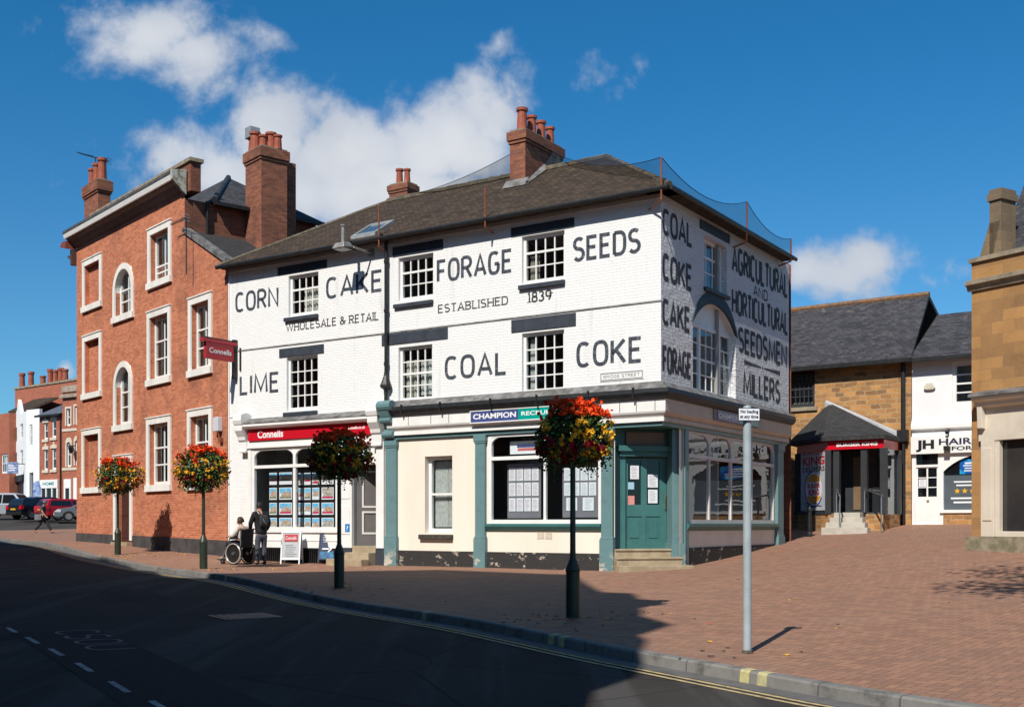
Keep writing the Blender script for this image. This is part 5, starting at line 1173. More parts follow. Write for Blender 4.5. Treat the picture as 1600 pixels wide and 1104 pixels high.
# octagonal entrance
fv = -2.3; xa, xb = Rr.u(1294, fv), Rr.u(1380, fv); ZF0, ZF1 = Rr.z(1337, 701, fv), Rr.z(1337, 687.5, fv); zs_ = Rr.z(1337, 800, fv)
oc = [(xa - 1.75, .0), (xa - 1.6, fv + 1.35), (xa, fv), (xb, fv), (Rr.u(1402, -.75), -.75), (Rr.u(1404, 0), 0)]
def band(P, z0, z1, mat, name, par, off=.0, th=.1):
    mb = MB()
    for a, b in zip(P, P[1:]):
        a, b = Vector(a), Vector(b); d = (b - a).normalized(); n = Vector((d.y, -d.x)); A, Bq = a + n * off, b + n * off
        mb.ex([(A.x, A.y, z0), (Bq.x, Bq.y, z0), (Bq.x, Bq.y, z1), (A.x, A.y, z1)], [(A.x - n.x * th, A.y - n.y * th, z0), (Bq.x - n.x * th, Bq.y - n.y * th, z0), (Bq.x - n.x * th, Bq.y - n.y * th, z1), (A.x - n.x * th, A.y - n.y * th, z1)])
    return mb.build(name, mat, par)
entr = band(oc, ZF0, ZF1, RED, 'entrance_fascia', t, .02)
apx = Rr.f(1296, 629); ze = ZF1 + .13
EV = [(oc[0][0] - .25, 0), (oc[1][0] - .25, oc[1][1] - .2), (oc[2][0] - .1, oc[2][1] - .17), (oc[3][0] + .1, oc[3][1] - .17), (oc[4][0] + .12, oc[4][1] - .1), (Rr.u(1411), 0)]
mb = MB(); A = (apx[0], -.0, apx[1])
for a, b in zip(EV, EV[1:]): mb.poly([(a[0], a[1], ze), (b[0], b[1], ze), A]); mb.poly([(a[0], a[1], ze - .12), (b[0], b[1], ze - .12), (b[0], b[1], ze), (a[0], a[1], ze)])
mb.poly([(x, y, ze - .12) for x, y in EV]); er = mb.build('entrance_roof', SLATEDK, t)
mb = MB(); mb.ex([(apx[0] - .1, -.03, apx[1] - .1), (apx[0] - .1, -.16, apx[1] - .16), (apx[0] - .1, -.16, apx[1] + .02), (apx[0] - .1, -.03, apx[1] + .1)], [(EV[-1][0], -.03, ze), (EV[-1][0], -.2, ze), (EV[-1][0], -.2, ze + .14), (EV[-1][0], -.03, ze + .2)]); mb.build('lead_flashing', pm('new_lead', (.42, .44, .47), (.34, .36, .38), 4, .5), er)
text(entr, "BURGER KING", (Rr.u(1307, fv - .03), Rr.u(1371, fv - .03), ZF0 + .09, ZF1 - .07), SIGNWHITE, None, fv - .032, bold=.045, name='shop_name')
zw = Rr.z(1280, 803, fv)
PAVSTONE = STONE
mb = MB()
for a, b in ((oc[0], oc[1]), (oc[1], oc[2]), (oc[3], oc[4]), (oc[4], oc[5])):
    a, b = Vector(a), Vector(b); mb.ex([(a.x, a.y, .6), (b.x, b.y, .6), (b.x, b.y, zw), (a.x, a.y, zw)], [(a.x, a.y + .25, .6), (b.x, b.y + .25, .6), (b.x, b.y + .25, zw), (a.x, a.y + .25, zw)])
mb.box(Rr.u(1352, fv), xb, fv, fv + .2, .6, zw); mb.box(xa, Rr.u(1304, fv), fv, fv + .2, .6, zw)
mb.build('entrance_dwarf_wall', STONE, t)
mb = MB()
for (x, y) in oc[1:5] + [(Rr.u(1349, fv), fv + .05), (Rr.u(1306, fv), fv + .05)]: mb = MB(); mb.box(x - .1, x + .1, y - .02, y + .16, zw, ZF0); mb.build('entrance_post', DKFRAME, t)
mb = MB()
for a, b in ((oc[1], oc[2]),): mb.ex([(a[0], a[1] - .03, zw), (b[0], b[1] - .03, zw), (b[0], b[1] - .03, zw + .1), (a[0], a[1] - .03, zw + .1)], [(a[0], a[1] + .08, zw), (b[0], b[1] + .08, zw), (b[0], b[1] + .08, zw + .1), (a[0], a[1] + .08, zw + .1)])
mb.build('entrance_frame', DKFRAME, t)
mb = MB()
for a, b in ((oc[0], oc[1]), (oc[1], oc[2]), (oc[3], oc[4]), (oc[4], oc[5])): mb.poly([(a[0], a[1] + .05, zw), (b[0], b[1] + .05, zw), (b[0], b[1] + .05, ZF0), (a[0], a[1] + .05, ZF0)])
x = Rr.u(1349, fv); mb.poly([(x, fv + .08, zs_), (xb, fv + .08, zs_), (xb, fv + .08, ZF0), (x, fv + .08, ZF0)]); mb.build('entrance_glazing', GLASS, t)
mb = MB(); x0, x1 = Rr.u(1318, fv + 1.2), Rr.u(1346, fv + 1.2); mb.box(x0 - .6, x1 + .6, fv + 1.2, fv + 1.25, zs_, ZF0); mb.build('inner_door', DKFRAME, t)
mb = MB(); mb.box(x0 + .35, x1, fv + 1.17, fv + 1.19, zs_ + .1, ZF0 - .2); mb.build('inner_door_panel', pm('tan_door', (.2, .13, .07), (.16, .1, .06), 2, .5), t)
mb = MB(); mb.pz([(a[0], a[1] + .03) for a in oc], zs_ - .25, zs_ - .005); mb.build('entrance_floor', DARKFLOOR, t)
# steps
PALESTONE = pm('pale_step_stone', (.50, .46, .40), (.42, .385, .33), 4, .8, .3, 30, dirt=.25)
sx0, sx1 = Rr.u(1304, fv - .3), Rr.u(1374, fv - 1.2); mb = MB(); g0_ = ground(1335, 831).z; st_ = (zs_ - g0_) / 4
for k in range(4): mb.box(sx0 - .02 - k * .02, Rr.u(1349 + k * 9, fv) , fv - .32 * (k + 1), fv - .32 * k - .003, .7, zs_ - .006 - st_ * k)
mb.build('entrance_steps', PALESTONE, t, bevel=.012)
STEEL = pm('brushed_steel', (.6, .6, .6), (.5, .5, .5), 6, .3, metal=.9)
for lb, xa_, xb_ in (("steel handrail on the door side of the pale entrance steps, nearer the poster", 1307, 1312), ("steel handrail along the open side of the pale entrance steps", 1351, 1377)):
    P0 = Rr.u(xa_, fv - .1); P1 = Rr.u(xb_, fv - 1.1); p = Rr.w(P0, fv - .1)
    h = thing('handrail', lb, 'handrail', (p.x, p.y, zs_), Rr.ang, 'handrails of the entrance steps')
    d = Vector((P1 - P0, -1.0, 0)); zt_ = Rr.z(xa_, 764, fv - .1) - zs_; g_ = g0_ - zs_ + .05
    mb = MB(); mb.tube((0, 0, 0), (0, 0, zt_), .025, 8).tube((d.x, d.y, g_), (d.x, d.y, zt_ - .22), .025, 8); mb.build('post', STEEL, h); mb = MB(); mb.tube((0, 0, zt_), (d.x, d.y, zt_ - .22), .03, 8).tube((d.x, d.y, zt_ - .22), (d.x * 1.1, d.y * 1.15, zt_ - .23), .03, 8); mb.build('rail', STEEL, h)
# poster in the left hand face
a, b = Vector(oc[1]), Vector(oc[2]); d = (b - a).normalized(); ang = math.atan2(d.y, d.x)
S = Rr.sub(a.x, a.y, math.degrees(ang)); pu0, pu1 = max(.05, S.u(1252, .02)), S.u(1291.5, .02); pz0, pz1 = S.z(1272, 797, .02), S.z(1272, 704, .02)
pw = S.w(pu0, .0); ps = thing('poster', "pale grey poster with red lettering and round emblem in the shaded entrance window", 'poster', (pw.x, pw.y, pz0), S.ang)
w_, h_ = pu1 - pu0, pz1 - pz0
mb = MB(); mb.box(0, w_, .0, .03, 0, h_); mb.build('panel', pm('poster_grey', (.5, .52, .55), (.45, .47, .5), 2, .5), ps)
PRED = pm('poster_red', (.55, .03, .03), None, 3, .5); PBRN = pm('poster_brown', (.12, .05, .03), None, 3, .5); PYEL = pm('emblem_orange', (.8, .36, .03), None, 3, .5)
text(ps, "BURGER", (w_ * .08, w_ * .92, h_ * .93, h_ * .99), PRED, None, -.003, bold=.02); text(ps, "KING", (w_ * .08, w_ * .95, h_ * .755, h_ * .905), PRED, None, -.003, bold=.04); text(ps, "DELIVERS", (w_ * .08, w_ * .95, h_ * .65, h_ * .735), PBRN, None, -.003, bold=.03)
cx_, cz_ = w_ * .52, h_ * .36; r_ = w_ * .33
def disc(par, c, rx, rz, y, m, nm, a0=0, a1=360, n=24):
    mb = MB(); mb.poly([(c[0] + rx * math.cos(rad(a0 + (a1 - a0) * k / n)), y, c[1] + rz * math.sin(rad(a0 + (a1 - a0) * k / n))) for k in range(n + (0 if a1 - a0 == 360 else 1))]); return mb.build(nm, m, par)
disc(ps, (cx_, cz_), r_ * 1.12, r_ * 1.12, -.002, pm('emblem_blue', (.03, .10, .35), None, 3, .5), 'emblem_swoosh', 100, 330)
disc(ps, (cx_, cz_), r_, r_, -.003, PAPER, 'emblem_field'); disc(ps, (cx_, cz_ + r_ * .42), r_ * .82, r_ * .46, -.004, PYEL, 'emblem_bun', 0, 180); disc(ps, (cx_, cz_ - r_ * .42), r_ * .82, r_ * .42, -.004, PYEL, 'emblem_bun', 180, 360)
text(ps, "BURGER", (cx_ - r_ * .72, cx_ + r_ * .8, cz_ + .02, cz_ + r_ * .34), PRED, None, -.005, bold=.04); text(ps, "KING", (cx_ - r_ * .6, cx_ + r_ * .7, cz_ - r_ * .38, cz_ - .01), PRED, None, -.005, bold=.05)
rows_of_print(ps, (w_ * .15, w_ * .9, h_ * .05, h_ * .14), PBRN, 2, None, -.003)
g_ = ground(1265, 838); t = thing('bollard', "slim black bollard standing in shade before the fast food window", 'bollard', tuple(g_)); mb = MB(); mb.lathe([(.09, -.05), (.09, .1), (.065, .14), (.06, .78), (.08, .82), (.08, .88), (.05, .93), (.02, .97)], (0, 0, 0), 12); mb.build('post', BLACKIRON, t)
# salon
t = frame_thing(Rr, "hair_salon", "white rendered hair salon with slate roof between the two ironstone buildings", "building"); us = uj + .02; ul = us + 7
bb = Rr.z(1470, 819); sz1, sz0 = Rr.z(1470, 683), Rr.z(1470, 708); wz = Rr.R(1488, 1516.5, 565, 634)
wz = (wz[0], wz[0] + 1.3, wz[2], wz[3])
dr = Rr.R(1426.5, 1470.5, 708, 818); ws = (Rr.u(1474), Rr.u(1474) + 2.6, Rr.z(1490, 796), Rr.z(1490, 710)); ws_px = None
mb = MB(); mb.wall(us, ul, bb - .5, ue - .1, [wz + (.1,), (dr[0], dr[1], dr[2], dr[3], .1), ws + (.12,)], -.0, .1); mb.build('front_wall', pm('salon_white_render', (.78, .78, .78), (.74, .74, .74), 1.5, .7, .1, 20), t)
mb = MB(); mb.box(us, ul, .9, 7, 1, ue - .2); mb.build('core', DARKROOM, t)
mb = MB(); mb.box(ws[0], ws[1], -.02, 0, bb - .5, ws[2] - .1); mb.build('brick_apron', STONE, t)
mb = MB(); zr2 = Rr.z(1480, 490, 3.0); mb.poly([(us, -.35, ue - .1), (ul, -.35, ue - .1), (ul, 3, zr2), (us, 3, zr2)]); mb.poly([(us, 6.3, ue - .1), (ul, 6.3, ue - .1), (ul, 3, zr2), (us, 3, zr2)]); sr = mb.build('roof', SLATE, t)
mb = MB(); mb.box(us + .1, ul, -.46, -.34, ue - .22, ue - .1); mb.build('gutter', BLACKIRON, sr)
sash(t, None, wz, .04, 2 if True else 3, 2, 2, None, b=.12, bar=.045)
mb = MB(); mb.px([(0, sz1 + .25), (-.12, sz1 + .3), (-.12, sz1 + .42), (-.05, sz1 + .55), (0, sz1 + .7)], us, ul); mb.build('moulding', WHITE, t)
mb = MB(); mb.box(us, ul, -.13, 0, sz0, sz1 + .05); fb = mb.build('fascia', WHITE, t)
INK = pm('black_sign_ink', (.012, .012, .014), None, 3, .5); INKB = pm('navy_sign_ink', (.015, .018, .06), None, 3, .5)
hz = sz1 - sz0
text(fb, "JH", (Rr.u(1431, -.13), Rr.u(1459.5, -.13), sz0 + hz * .12, sz0 + hz * .86), INK, None, -.134, bold=.05, name='shop_name')
ux = Rr.u(1467, -.13); text(fb, "HAIR & BEAUTY", (ux, ux + 3.3, sz0 + hz * .5, sz0 + hz * .9), INKB, None, -.134, bold=.025, name='shop_name'); ux = Rr.u(1487, -.13); text(fb, "FOR HIM & HER", (ux, ux + 2.4, sz0 + hz * .14, sz0 + hz * .4), INK, None, -.134, bold=.025, name='shop_name')
mb = MB(); dm = dr[2] + (dr[3] - dr[2]) * .84; mb.box(dr[0], dr[0] + .1, .0, .1, dr[2], dr[3]).box(dr[1] - .1, dr[1], 0, .1, dr[2], dr[3]).box(dr[0] + .1, dr[1] - .1, 0, .1, dm - .08, dm); sf = mb.build('door_frame', WHITE, t)
sd_ = MB(); a, b = dr[0] + .1, dr[1] - .1; z5 = dr[2] + (dm - dr[2]) * .46; zt_ = dm - .12; ho = []
for i in range(2):
    for k in range(3): w5 = (b - a - .15) / 2; h5 = (zt_ - z5 - .06) / 3; ho.append((a + .05 + i * (w5 + .05), a + .05 + i * (w5 + .05) + w5, z5 + k * (h5 + .03), z5 + k * (h5 + .03) + h5, .03))
sd_.wall(a, b, dr[2], dm - .08, ho, .04, .03); sd_ = sd_.build('door', WHITE, t)
mb = MB(); mb.poly([(a, .075, z5), (b, .075, z5), (b, .075, zt_), (a, .075, zt_)]); mb.poly([(a, .06, dm), (b, .06, dm), (b, .06, dr[3]), (a, .06, dr[3])]); mb.build('pane', BLACKGLASS, sd_)
sheet(sd_, None, (ho[1][0] + .02, ho[1][1] - .02, ho[1][2] + .02, ho[1][3] - .02), .072, PAPER, 6); mb = MB(); mb.box(a + .42, b - .38, .02, .038, z5 - .18, z5 - .11); mb.build('letter_box', pm('brass_plate', (.3, .2, .1), None, 3, .4), sd_)
mb = MB(); mb.poly([(ws[0], .1, ws[2]), (ws[1], .1, ws[2]), (ws[1], .1, ws[3]), (ws[0], .1, ws[3])]); sw_ = mb.build('shop_window', BLACKGLASS, t)
mb = MB(); P = arch_pts(ws[0], ws[1], ws[3] - .55, ws[3]); 
for q, r in zip(P, P[1:]): mb.poly([(q[0], -.003, q[1]), (r[0], -.003, r[1]), (r[0], -.003, ws[3]), (q[0], -.003, ws[3])])
mb.build('arch_head', WHITE, sw_); mb = MB(); mb.box(ws[0] - .1, ws[1], -.08, .0, ws[2] - .1, ws[2] - .002); mb.build('sill', WHITE, sw_)
zb_ = Rr.z(1490, 742); mb = MB(); mb.box(ws[0], ws[1], .085, .095, ws[2], zb_); vin = mb.build('window_vinyl', pm('grey_vinyl', (.09, .11, .13), (.08, .1, .115), 2, .4), sw_)
rows_of_print(vin, (ws[0] + .3, ws[0] + 1.8, ws[2] + .75, ws[2] + .98), SIGNWHITE, 2, None, .082); rows_of_print(vin, (ws[0] + .2, ws[0] + 1.9, ws[2] + .18, ws[2] + .45), SIGNWHITE, 2, None, .082)
GOLD = pm('gold_star', (.75, .4, .02), None, 3, .4)
mb = MB()
for k in range(5):
    c = (ws[0] + .42 + k * .24, ws[2] + .62); mb.poly([(c[0] + (.1 if q % 2 == 0 else .045) * math.sin(q * math.pi / 5), .081, c[1] + (.1 if q % 2 == 0 else .045) * math.cos(q * math.pi / 5)) for q in range(10)])
mb.build('five_stars', GOLD, vin)
mb = MB(); x = ws[0] + .5; mb.box(x, x + 1.1, .085, .095, zb_ + .04, ws[3] - .15); ad = mb.build('window_advert', pm('bright_blue_advert', (.005, .09, .35), (.02, .4, .75), 2.6, .4, lo=.45, hi=.62), sw_); rows_of_print(ad, (x + .15, x + 1, ws[3] - .35, ws[3] - .22), SIGNWHITE, 1, None, .082); rows_of_print(ad, (x + .1, x + 1.0, zb_ + .1, zb_ + .35), SIGNWHITE, 3, None, .082)
p = Rr.w(Rr.u(1453), 0); z = Rr.z(1453, 609); t = thing('alarm_box', "cream alarm box high on the white salon wall", 'alarm box', (p.x, p.y, z), Rr.ang); mb = MB(); mb.py([(-.19, .04), (-.1, 0), (.1, 0), (.19, .04), (.17, .1), (.09, .24), (-.09, .24), (-.17, .1)], -.1, .0); mb.build('case', pm('cream_plastic', (.62, .58, .45), None, 3, .4), t, bevel=.02)
p = Rr.w(Rr.u(1480, -.2), -.2); z = Rr.z(1480, 700); t = thing('cctv_camera', "small dark camera on a bracket over the salon lettering", 'camera', (p.x, p.y, z), Rr.ang); mb = MB(); mb.tube((0, 0, 0), (0, .2, .75), .02).box(-.09, .09, -.12, .1, -.08, .06).lathe([(.09, 0), (.05, -.1)], (0, 0, .55), 8); mb.build('body', BLACKIRON, t)
# stone corner on the right
t = frame_thing(Gs, "stone_shop", "ironstone ashlar corner building with cream shop front and chimney at the right", "building")
zc0, zc1, zcp = Gs.z(1518, 456), Gs.z(1518, 444), Gs.z(1518, 412); LG = 9; gx0 = Gs.u(1537); 
mb = MB(); mb.wall(0, LG, 0, zcp, [(gx0, LG - .5, .8, Gs.z(1560, 628), .1)], 0, .1); mb.build('front_wall', STONEBIG, t)
mb = MB(); mb.poly([(0, 0, 0), (0, 9, 0), (0, 9, zcp), (0, 0, zcp)]); mb.poly([(LG, 0, 0), (LG, 9, 0), (LG, 9, zcp), (LG, 0, zcp)]); mb.poly([(0, 9, 0), (LG, 9, 0), (LG, 9, zcp), (0, 9, zcp)]); mb.build('side_wall', STONEBIG, t)
mb = MB(); mb.px([(.0, zc0), (-.05, zc0), (-.08, zc0 + .1), (-.15, zc0 + .13), (-.15, zc0 + .22), (0, zc0 + .26)], -.07, LG).box(-.06, -.003, -.1, 9, zc0 + .1, zc0 + .22).box(-.04, LG, -.06, .35, zcp + .003, zcp + .1); mb.build('cornice', STONECAP, t)
cu0, cu1 = Gs.u(1546, .2), Gs.u(1564, .2); czt = Gs.z(1566, 292, .2); zsh = Gs.z(1560, 345, .2)
mb = MB(); mb.box(cu0, cu1, .2, .72, zsh - .9, czt - .25).box(cu0 - .04, cu1 + .04, .16, .76, czt - .247, czt - .1).box(cu0 - .01, cu1 + .01, .19, .73, czt - .097, czt); mb.ex([(Gs.u(1527, .2), .2, zcp), (Gs.u(1550, .2), .2, zcp), (cu1 - .02, .2, zsh), (cu0, .2, zsh)], [(Gs.u(1527, .2), .72, zcp), (Gs.u(1550, .2), .72, zcp), (cu1 - .02, .72, zsh), (cu0, .72, zsh)]); mb.build('chimney', brickm('lichen_stone', (.24, .17, .10), (.16, .12, .08), (.2, .15, .1), bw=.4, bh=.2, var=.4, lump=.6), t)
mb = MB(); ua, ub = Gs.u(1552, .4), Gs.u(1573, 1.2); mb.poly([(ua, .4, zcp), (LG, .4, zcp), (LG, 4.2, zcp + 4.4), (ua + (ub - ua) * 4.7, 4.2, zcp + 4.4)]); mb.poly([(ua, .4, zcp), (ua + (ub - ua) * 4.7, 4.2, zcp + 4.4), (ua, 8, zcp)]); mb.poly([(ua, 8, zcp), (LG, 8, zcp), (LG, 4.2, zcp + 4.4), (ua + (ub - ua) * 4.7, 4.2, zcp + 4.4)]); mb.build('roof', SLATE, t)
SHOPCR = pm('cream_shopfront_paint', (.66, .58, .47), (.6, .525, .42), 2, .5, .1, 30, dirt=.2)
zf = Gs.z(1560, 612)
mb = MB(); mb.px([(0, zf + .06), (-.42, zf - .04), (-.42, zf - .1), (0, zf - .1)], Gs.u(1531), LG); mb.build('shop_lead', LEADED, t)
zl_ = Gs.z(1560, 688); zbt = Gs.z(1550, 838)
mb = MB(); mb.px([(0, zf - .103), (-.38, zf - .103), (-.36, zf - .17), (-.26, zf - .22), (-.24, zf - .3), (-.1, zf - .34), (-.1, zl_), (0, zl_)], Gs.u(1533), LG); ga, gb = Gs.u(1538), Gs.u(1558.5)
mb.box(ga, gb, -.13, 0, zbt, zl_ - .003).box(ga + .05, gb - .05, -.15, -.1305, zbt + .35, zl_ - .15).box(gb, gb + .1, -.08, .05, zbt, zl_).box(gb + .1, LG - .5, -.06, .05, zbt, zbt + .12); mb.px([(0, zl_ + .25), (-.22, zl_ + .28), (-.25, zf - .15), (0, zf - .15)], ga - .02, ga + .1); mb.build('shop_front', SHOPCR, t, bevel=.01)
mb = MB(); mb.poly([(gb, .06, zbt), (LG - .5, .06, zbt), (LG - .5, .06, zl_), (gb, .06, zl_)]); mb.build('shop_window', pm('dark_shop_glass', (.03, .028, .03), (.045, .04, .035), 1, .06, spec=.6), t)  # near-black opaque pane colour
mb = MB(); mb.box(-.05, LG, -.16, 0, .3, zbt - .003); mb.build('plinth', pm('weathered_plinth', (.30, .25, .18), (.17, .15, .09), 5, .9, .4, 15), t)
# ---------------------------------------------------------------- the far side of the junction, left
FARBRICK = brickm('far_red_brick', (.40, .125, .07), (.32, .09, .052), (.33, .18, .13), bw=.3, bh=.1, var=.22)
CREAMST = pm('cream_dressing', (.64, .56, .44), (.58, .5, .39), 2, .7)
def far_frame(pxl, dl, pxr, dr_):
    a = Vector(((pxl - CX) / F * dl, dl)); b = Vector(((pxr - CX) / F * dr_, dr_)); d = b - a
    f = Frame(a.x, a.y, d.x, d.y); f.L = d.length; return f
def far_windows(par, fr, rects, fm=WHITE, head=None, arched=False, cols=1, keyed=False):
    out = []
    for r in rects:
        q = fr.R(*r); w = sash(par, None, q, .08, cols, 1, 1, [(.05, .95, .5, 1, NETC)] if random.random() < .4 else None, fm=fm, b=.12, bar=.07); out.append(q + (.12,))
        if head:
            u0, u1, z0, z1 = q; e = (u1 - u0) * .28; m = MB()
            if arched:
                P = arch_pts(u0 - e, u1 + e, z1 - .05, z1 + .45); I = arch_pts(u0 + .0, u1 - .0, z1 - .25, z1 + .05)
                m.box(u0 - e, u0 - .002, -.05, 0, z0, z1 - .05).box(u1 + .002, u1 + e, -.05, 0, z0, z1 - .05)
                for k in range(len(P) - 1): m.py([I[k], I[k + 1], P[k + 1], P[k]], -.05, .03)
            elif keyed: m.py([(u0 - e, z1), (u1 + e, z1), (u1 + e, z1 + .22), (u0 + (u1 - u0) * .7, z1 + .34), ((u0 + u1) / 2, z1 + .62), (u0 + (u1 - u0) * .3, z1 + .34), (u0 - e, z1 + .22)], -.06, 0).box(u0 - e, u1 + e, -.1, 0, z0 - .25, z0)
            else: m.box(u0 - e, u0 - .002, -.05, 0, z0, z1 + e).box(u1 + .002, u1 + e, -.05, 0, z0, z1 + e).box(u0 - .002, u1 + .002, -.05, 0, z1, z1 + e)
            m.build('window_surround', head, w)
    return out
def far_house(fr, label, mat, zt, holes_fn, shop, depth=9, name='terraced_house', zb=1.8):
    t = frame_thing(fr, name, label, 'house' if name == 'terraced_house' else 'building'); h = holes_fn(t)
    mb = MB(); mb.wall(0, fr.L, zb, zt, h, 0, .12); mb.poly([(fr.L, 0, zb), (fr.L, depth, zb), (fr.L, depth, zt), (fr.L, 0, zt)]); mb.poly([(0, 0, zb), (0, depth, zb), (0, depth, zt), (0, 0, zt)]); mb.poly([(0, depth, zb), (fr.L, depth, zb), (fr.L, depth, zt), (0, depth, zt)]); mb.build('wall', mat, t)
    mb = MB(); mb.box(.1, fr.L - .1, 1.2, depth - .1, zb, zt - .1); mb.build('core', DARKROOM, t); return t
# terrace with keystones
f2 = far_frame(62, 101, 97.5, 99)
t = far_house(f2, "red brick terraced house with keystone windows and slate roof beside the white gabled building", FARBRICK, f2.z(80, 648), lambda p: far_windows(p, f2, [(68.5, 74.5, 660, 686), (81, 87.5, 656, 683), (68.5, 74.5, 702, 734), (81, 87.5, 700, 733)], head=CREAMST, keyed=True), None)
z1 = f2.z(80, 648); mb = MB(); mb.poly([(-.2, -.3, z1), (f2.L, -.3, z1), (f2.L, 4.5, z1 + 2.2), (-.2, 4.5, z1 + 2.2)]); mb.poly([(-.2, 9.3, z1), (f2.L, 9.3, z1), (f2.L, 4.5, z1 + 2.2), (-.2, 4.5, z1 + 2.2)]); r = mb.build('roof', pm('blue_slate_far', (.12, .13, .15), (.09, .095, .11), 3, .5), t); mb = MB(); mb.box(-.2, f2.L, -.42, -.3, z1 - .15, z1 + .02).tube((f2.L - .15, -.1, 3), (f2.L - .15, -.1, z1), .06); mb.build('gutter', BLACKIRON, r)
s = f2.R(64.5, 92, 749, 776); mb = MB(); mb.box(s[0], s[1], -.15, 0, s[3] - .75, s[3]).box(s[0], s[0] + .2, -.12, 0, 2, s[3] - .753).box(s[1] - .2, s[1], -.12, 0, 2, s[3] - .753)
for k in (1, 2): x = s[0] + (s[1] - s[0]) * k / 3; mb.box(x - .08, x + .08, -.12, 0, 2, s[3] - .753)
sf = mb.build('shop_front', WHITE, t); mb = MB(); mb.poly([(s[0] + .1, -.03, 2), (s[1] - .1, -.03, 2), (s[1] - .1, -.03, s[3] - .7), (s[0] + .1, -.03, s[3] - .7)]); mb.build('pane', BLACKGLASS, sf); text(sf, "HOME", (s[0] + .45, s[1] - .5, s[3] - .5, s[3] - .22), pm('teal_sign_ink', (.0, .22, .24), None, 3, .5), None, -.155, bold=.03)
f3 = far_frame(97.8, 99, 140, 96.8)
t = far_house(f3, "red brick house with cream arched windows, partly hidden by the big brick building", FARBRICK, f3.z(110, 612), lambda p: far_windows(p, f3, [(104, 110.5, 638, 665), (117, 123, 634, 663)], head=CREAMST) + far_windows(p, f3, [(104.5, 111, 691, 729), (117.5, 124, 688, 727)], head=CREAMST, arched=True), None)
z1 = f3.z(110, 612); mb = MB(); mb.box(-.1, f3.L, -.25, 0, z1 - .5, z1 - .2).box(0, f3.L, -.12, .2, z1 + .003, z1 + .55); mb.build('parapet', pm('weathered_parapet', (.38, .31, .24), (.25, .2, .16), 3, .8), t)
for yy in (671, 732): z = f3.z(110, yy); mb = MB(); mb.box(0, f3.L, -.06, 0, z - .12, z + .1); mb.build('string_course', CREAMST, t)
s = f3.R(101, 112, 748, 780); mb = MB(); mb.box(s[0], s[1], -.1, 0, s[3] - .8, s[3]).box(s[0], s[0] + .22, -.1, 0, 2, s[3] - .803).box(s[1] - .22, s[1], -.1, 0, 2, s[3] - .803); sf = mb.build('shop_front', WHITE, t); mb = MB(); mb.poly([(s[0], -.02, 2), (s[1], -.02, 2), (s[1], -.02, s[3] - .7), (s[0], -.02, s[3] - .7)]); mb.build('pane', BLACKGLASS, sf)
s = f3.R(116, 126, 746, 780); mb = MB(); mb.box(s[0], s[1], -.1, 0, 2, s[3]); mb.build('shop_front', WHITE, t)
stack(t, f3.u(108), f3.u(126), 1.5, 2.4, z1, f3.z(114, 590, 1.5), [(.5, .5, .6)], BRICKCH, .08)
p = f3.w(f3.u(119), -.5); t = thing('wall_lantern', "dark lantern on a wall bracket of the cream windowed house", 'lantern', (p.x, p.y, f3.z(119, 702)), f3.ang); mb = MB(); mb.lathe([(.1, -.35), (.22, 0), (.26, .15), (.05, .35)], (0, 0, 0), 6); mb.build('lamp_head', BLACKIRON, t); mb = MB(); mb.tube((-.6, .1, .3), (.4, .1, .3), .05); mb.build('bracket', BLACKIRON, t)
# white gabled building: one face turned to the side street
f1a = far_frame(15, 112, 41, 103.5); f1b = far_frame(41, 103.5, 61.5, 102.2)
FARWH = pm('far_white_paint', (.80, .80, .79), (.75, .75, .74), 1, .7)
t = frame_thing(f1a, 'gabled_building', "tall white painted building with a shaped gable, black shop front and arched passage", 'building')
zt = f1a.z(30, 652); h = far_windows(t, f1a, [(22, 26.5, 668, 690), (31.5, 36, 662, 685), (22, 26.5, 707, 730), (31.5, 36, 703, 727)])
sh = f1a.R(14.9, 37, 745, 790); mb = MB(); mb.wall(0, f1a.L, 1.8, zt, h + [(.3, sh[1], 2, sh[3], .3)], 0, .12)
za = f1a.z(26, 625); gl = f1a.L
mb.py([(0, zt), (gl, zt + .0), (gl, f1a.z(40, 643)), (f1a.u(36), f1a.z(36, 643)), (f1a.u(33), f1a.z(33, 648)), (f1a.u(30), f1a.z(30, 632)), (f1a.u(28), za), (f1a.u(26.5), f1a.z(27, 640)), (f1a.u(22), f1a.z(22, 652)), (0, f1a.z(16, 657))], 0, .3); mb.build('gable_wall', FARWH, t)
mb = MB(); mb.box(.3, sh[1], .1, .3, 2, sh[3]); mb.box(.1, sh[1] + .1, -.15, 0, sh[3] - .5, sh[3] + .1); mb.build('shop_front', pm('black_shopfront', (.02, .02, .022), None, 3, .4), t)
A = f1b.o - f1a.o; q = f1b.sub(0, 0, 0); Tb = (A.dot(f1a.x), A.dot(f1a.y), f1b.ang - f1a.ang)
mb = MB(Tb); zt2 = f1b.z(50, 648); wn = f1b.R(46.5, 50.5, 663, 697)
ar = (f1b.u(46), f1b.u(51.5), 1.8, f1b.z(48, 738)); mb.wall(0, f1b.L, 1.8, zt2, [wn + (.12,), ar + (.6,)], 0, .12); mb.poly([(f1b.L, 0, 1.8), (f1b.L, 9, 1.8), (f1b.L, 9, zt2), (f1b.L, 0, zt2)]); mb.box(0, f1b.L, .003, .3, zt2 + .003, zt2 + .5); mb.build('street_wall', FARWH, t)
sash(t, Tb, wn, .08, 1, 1, 1, [(0, 1, .1, 1, CURTAIN)], b=.12, bar=.07)
mb = MB(Tb); mb.box(.2, f1b.L - .1, 1, 9, 1.8, zt2 - .2); mb.build('core', pm('grey_passage', (.3, .29, .28), None, 2, .8), t)
mb = MB(); mb.poly([(0, .3, zt), (gl, .3, zt), (gl * .5, 6, zt + 2.5)]); mb.build('roof', TILE, t)
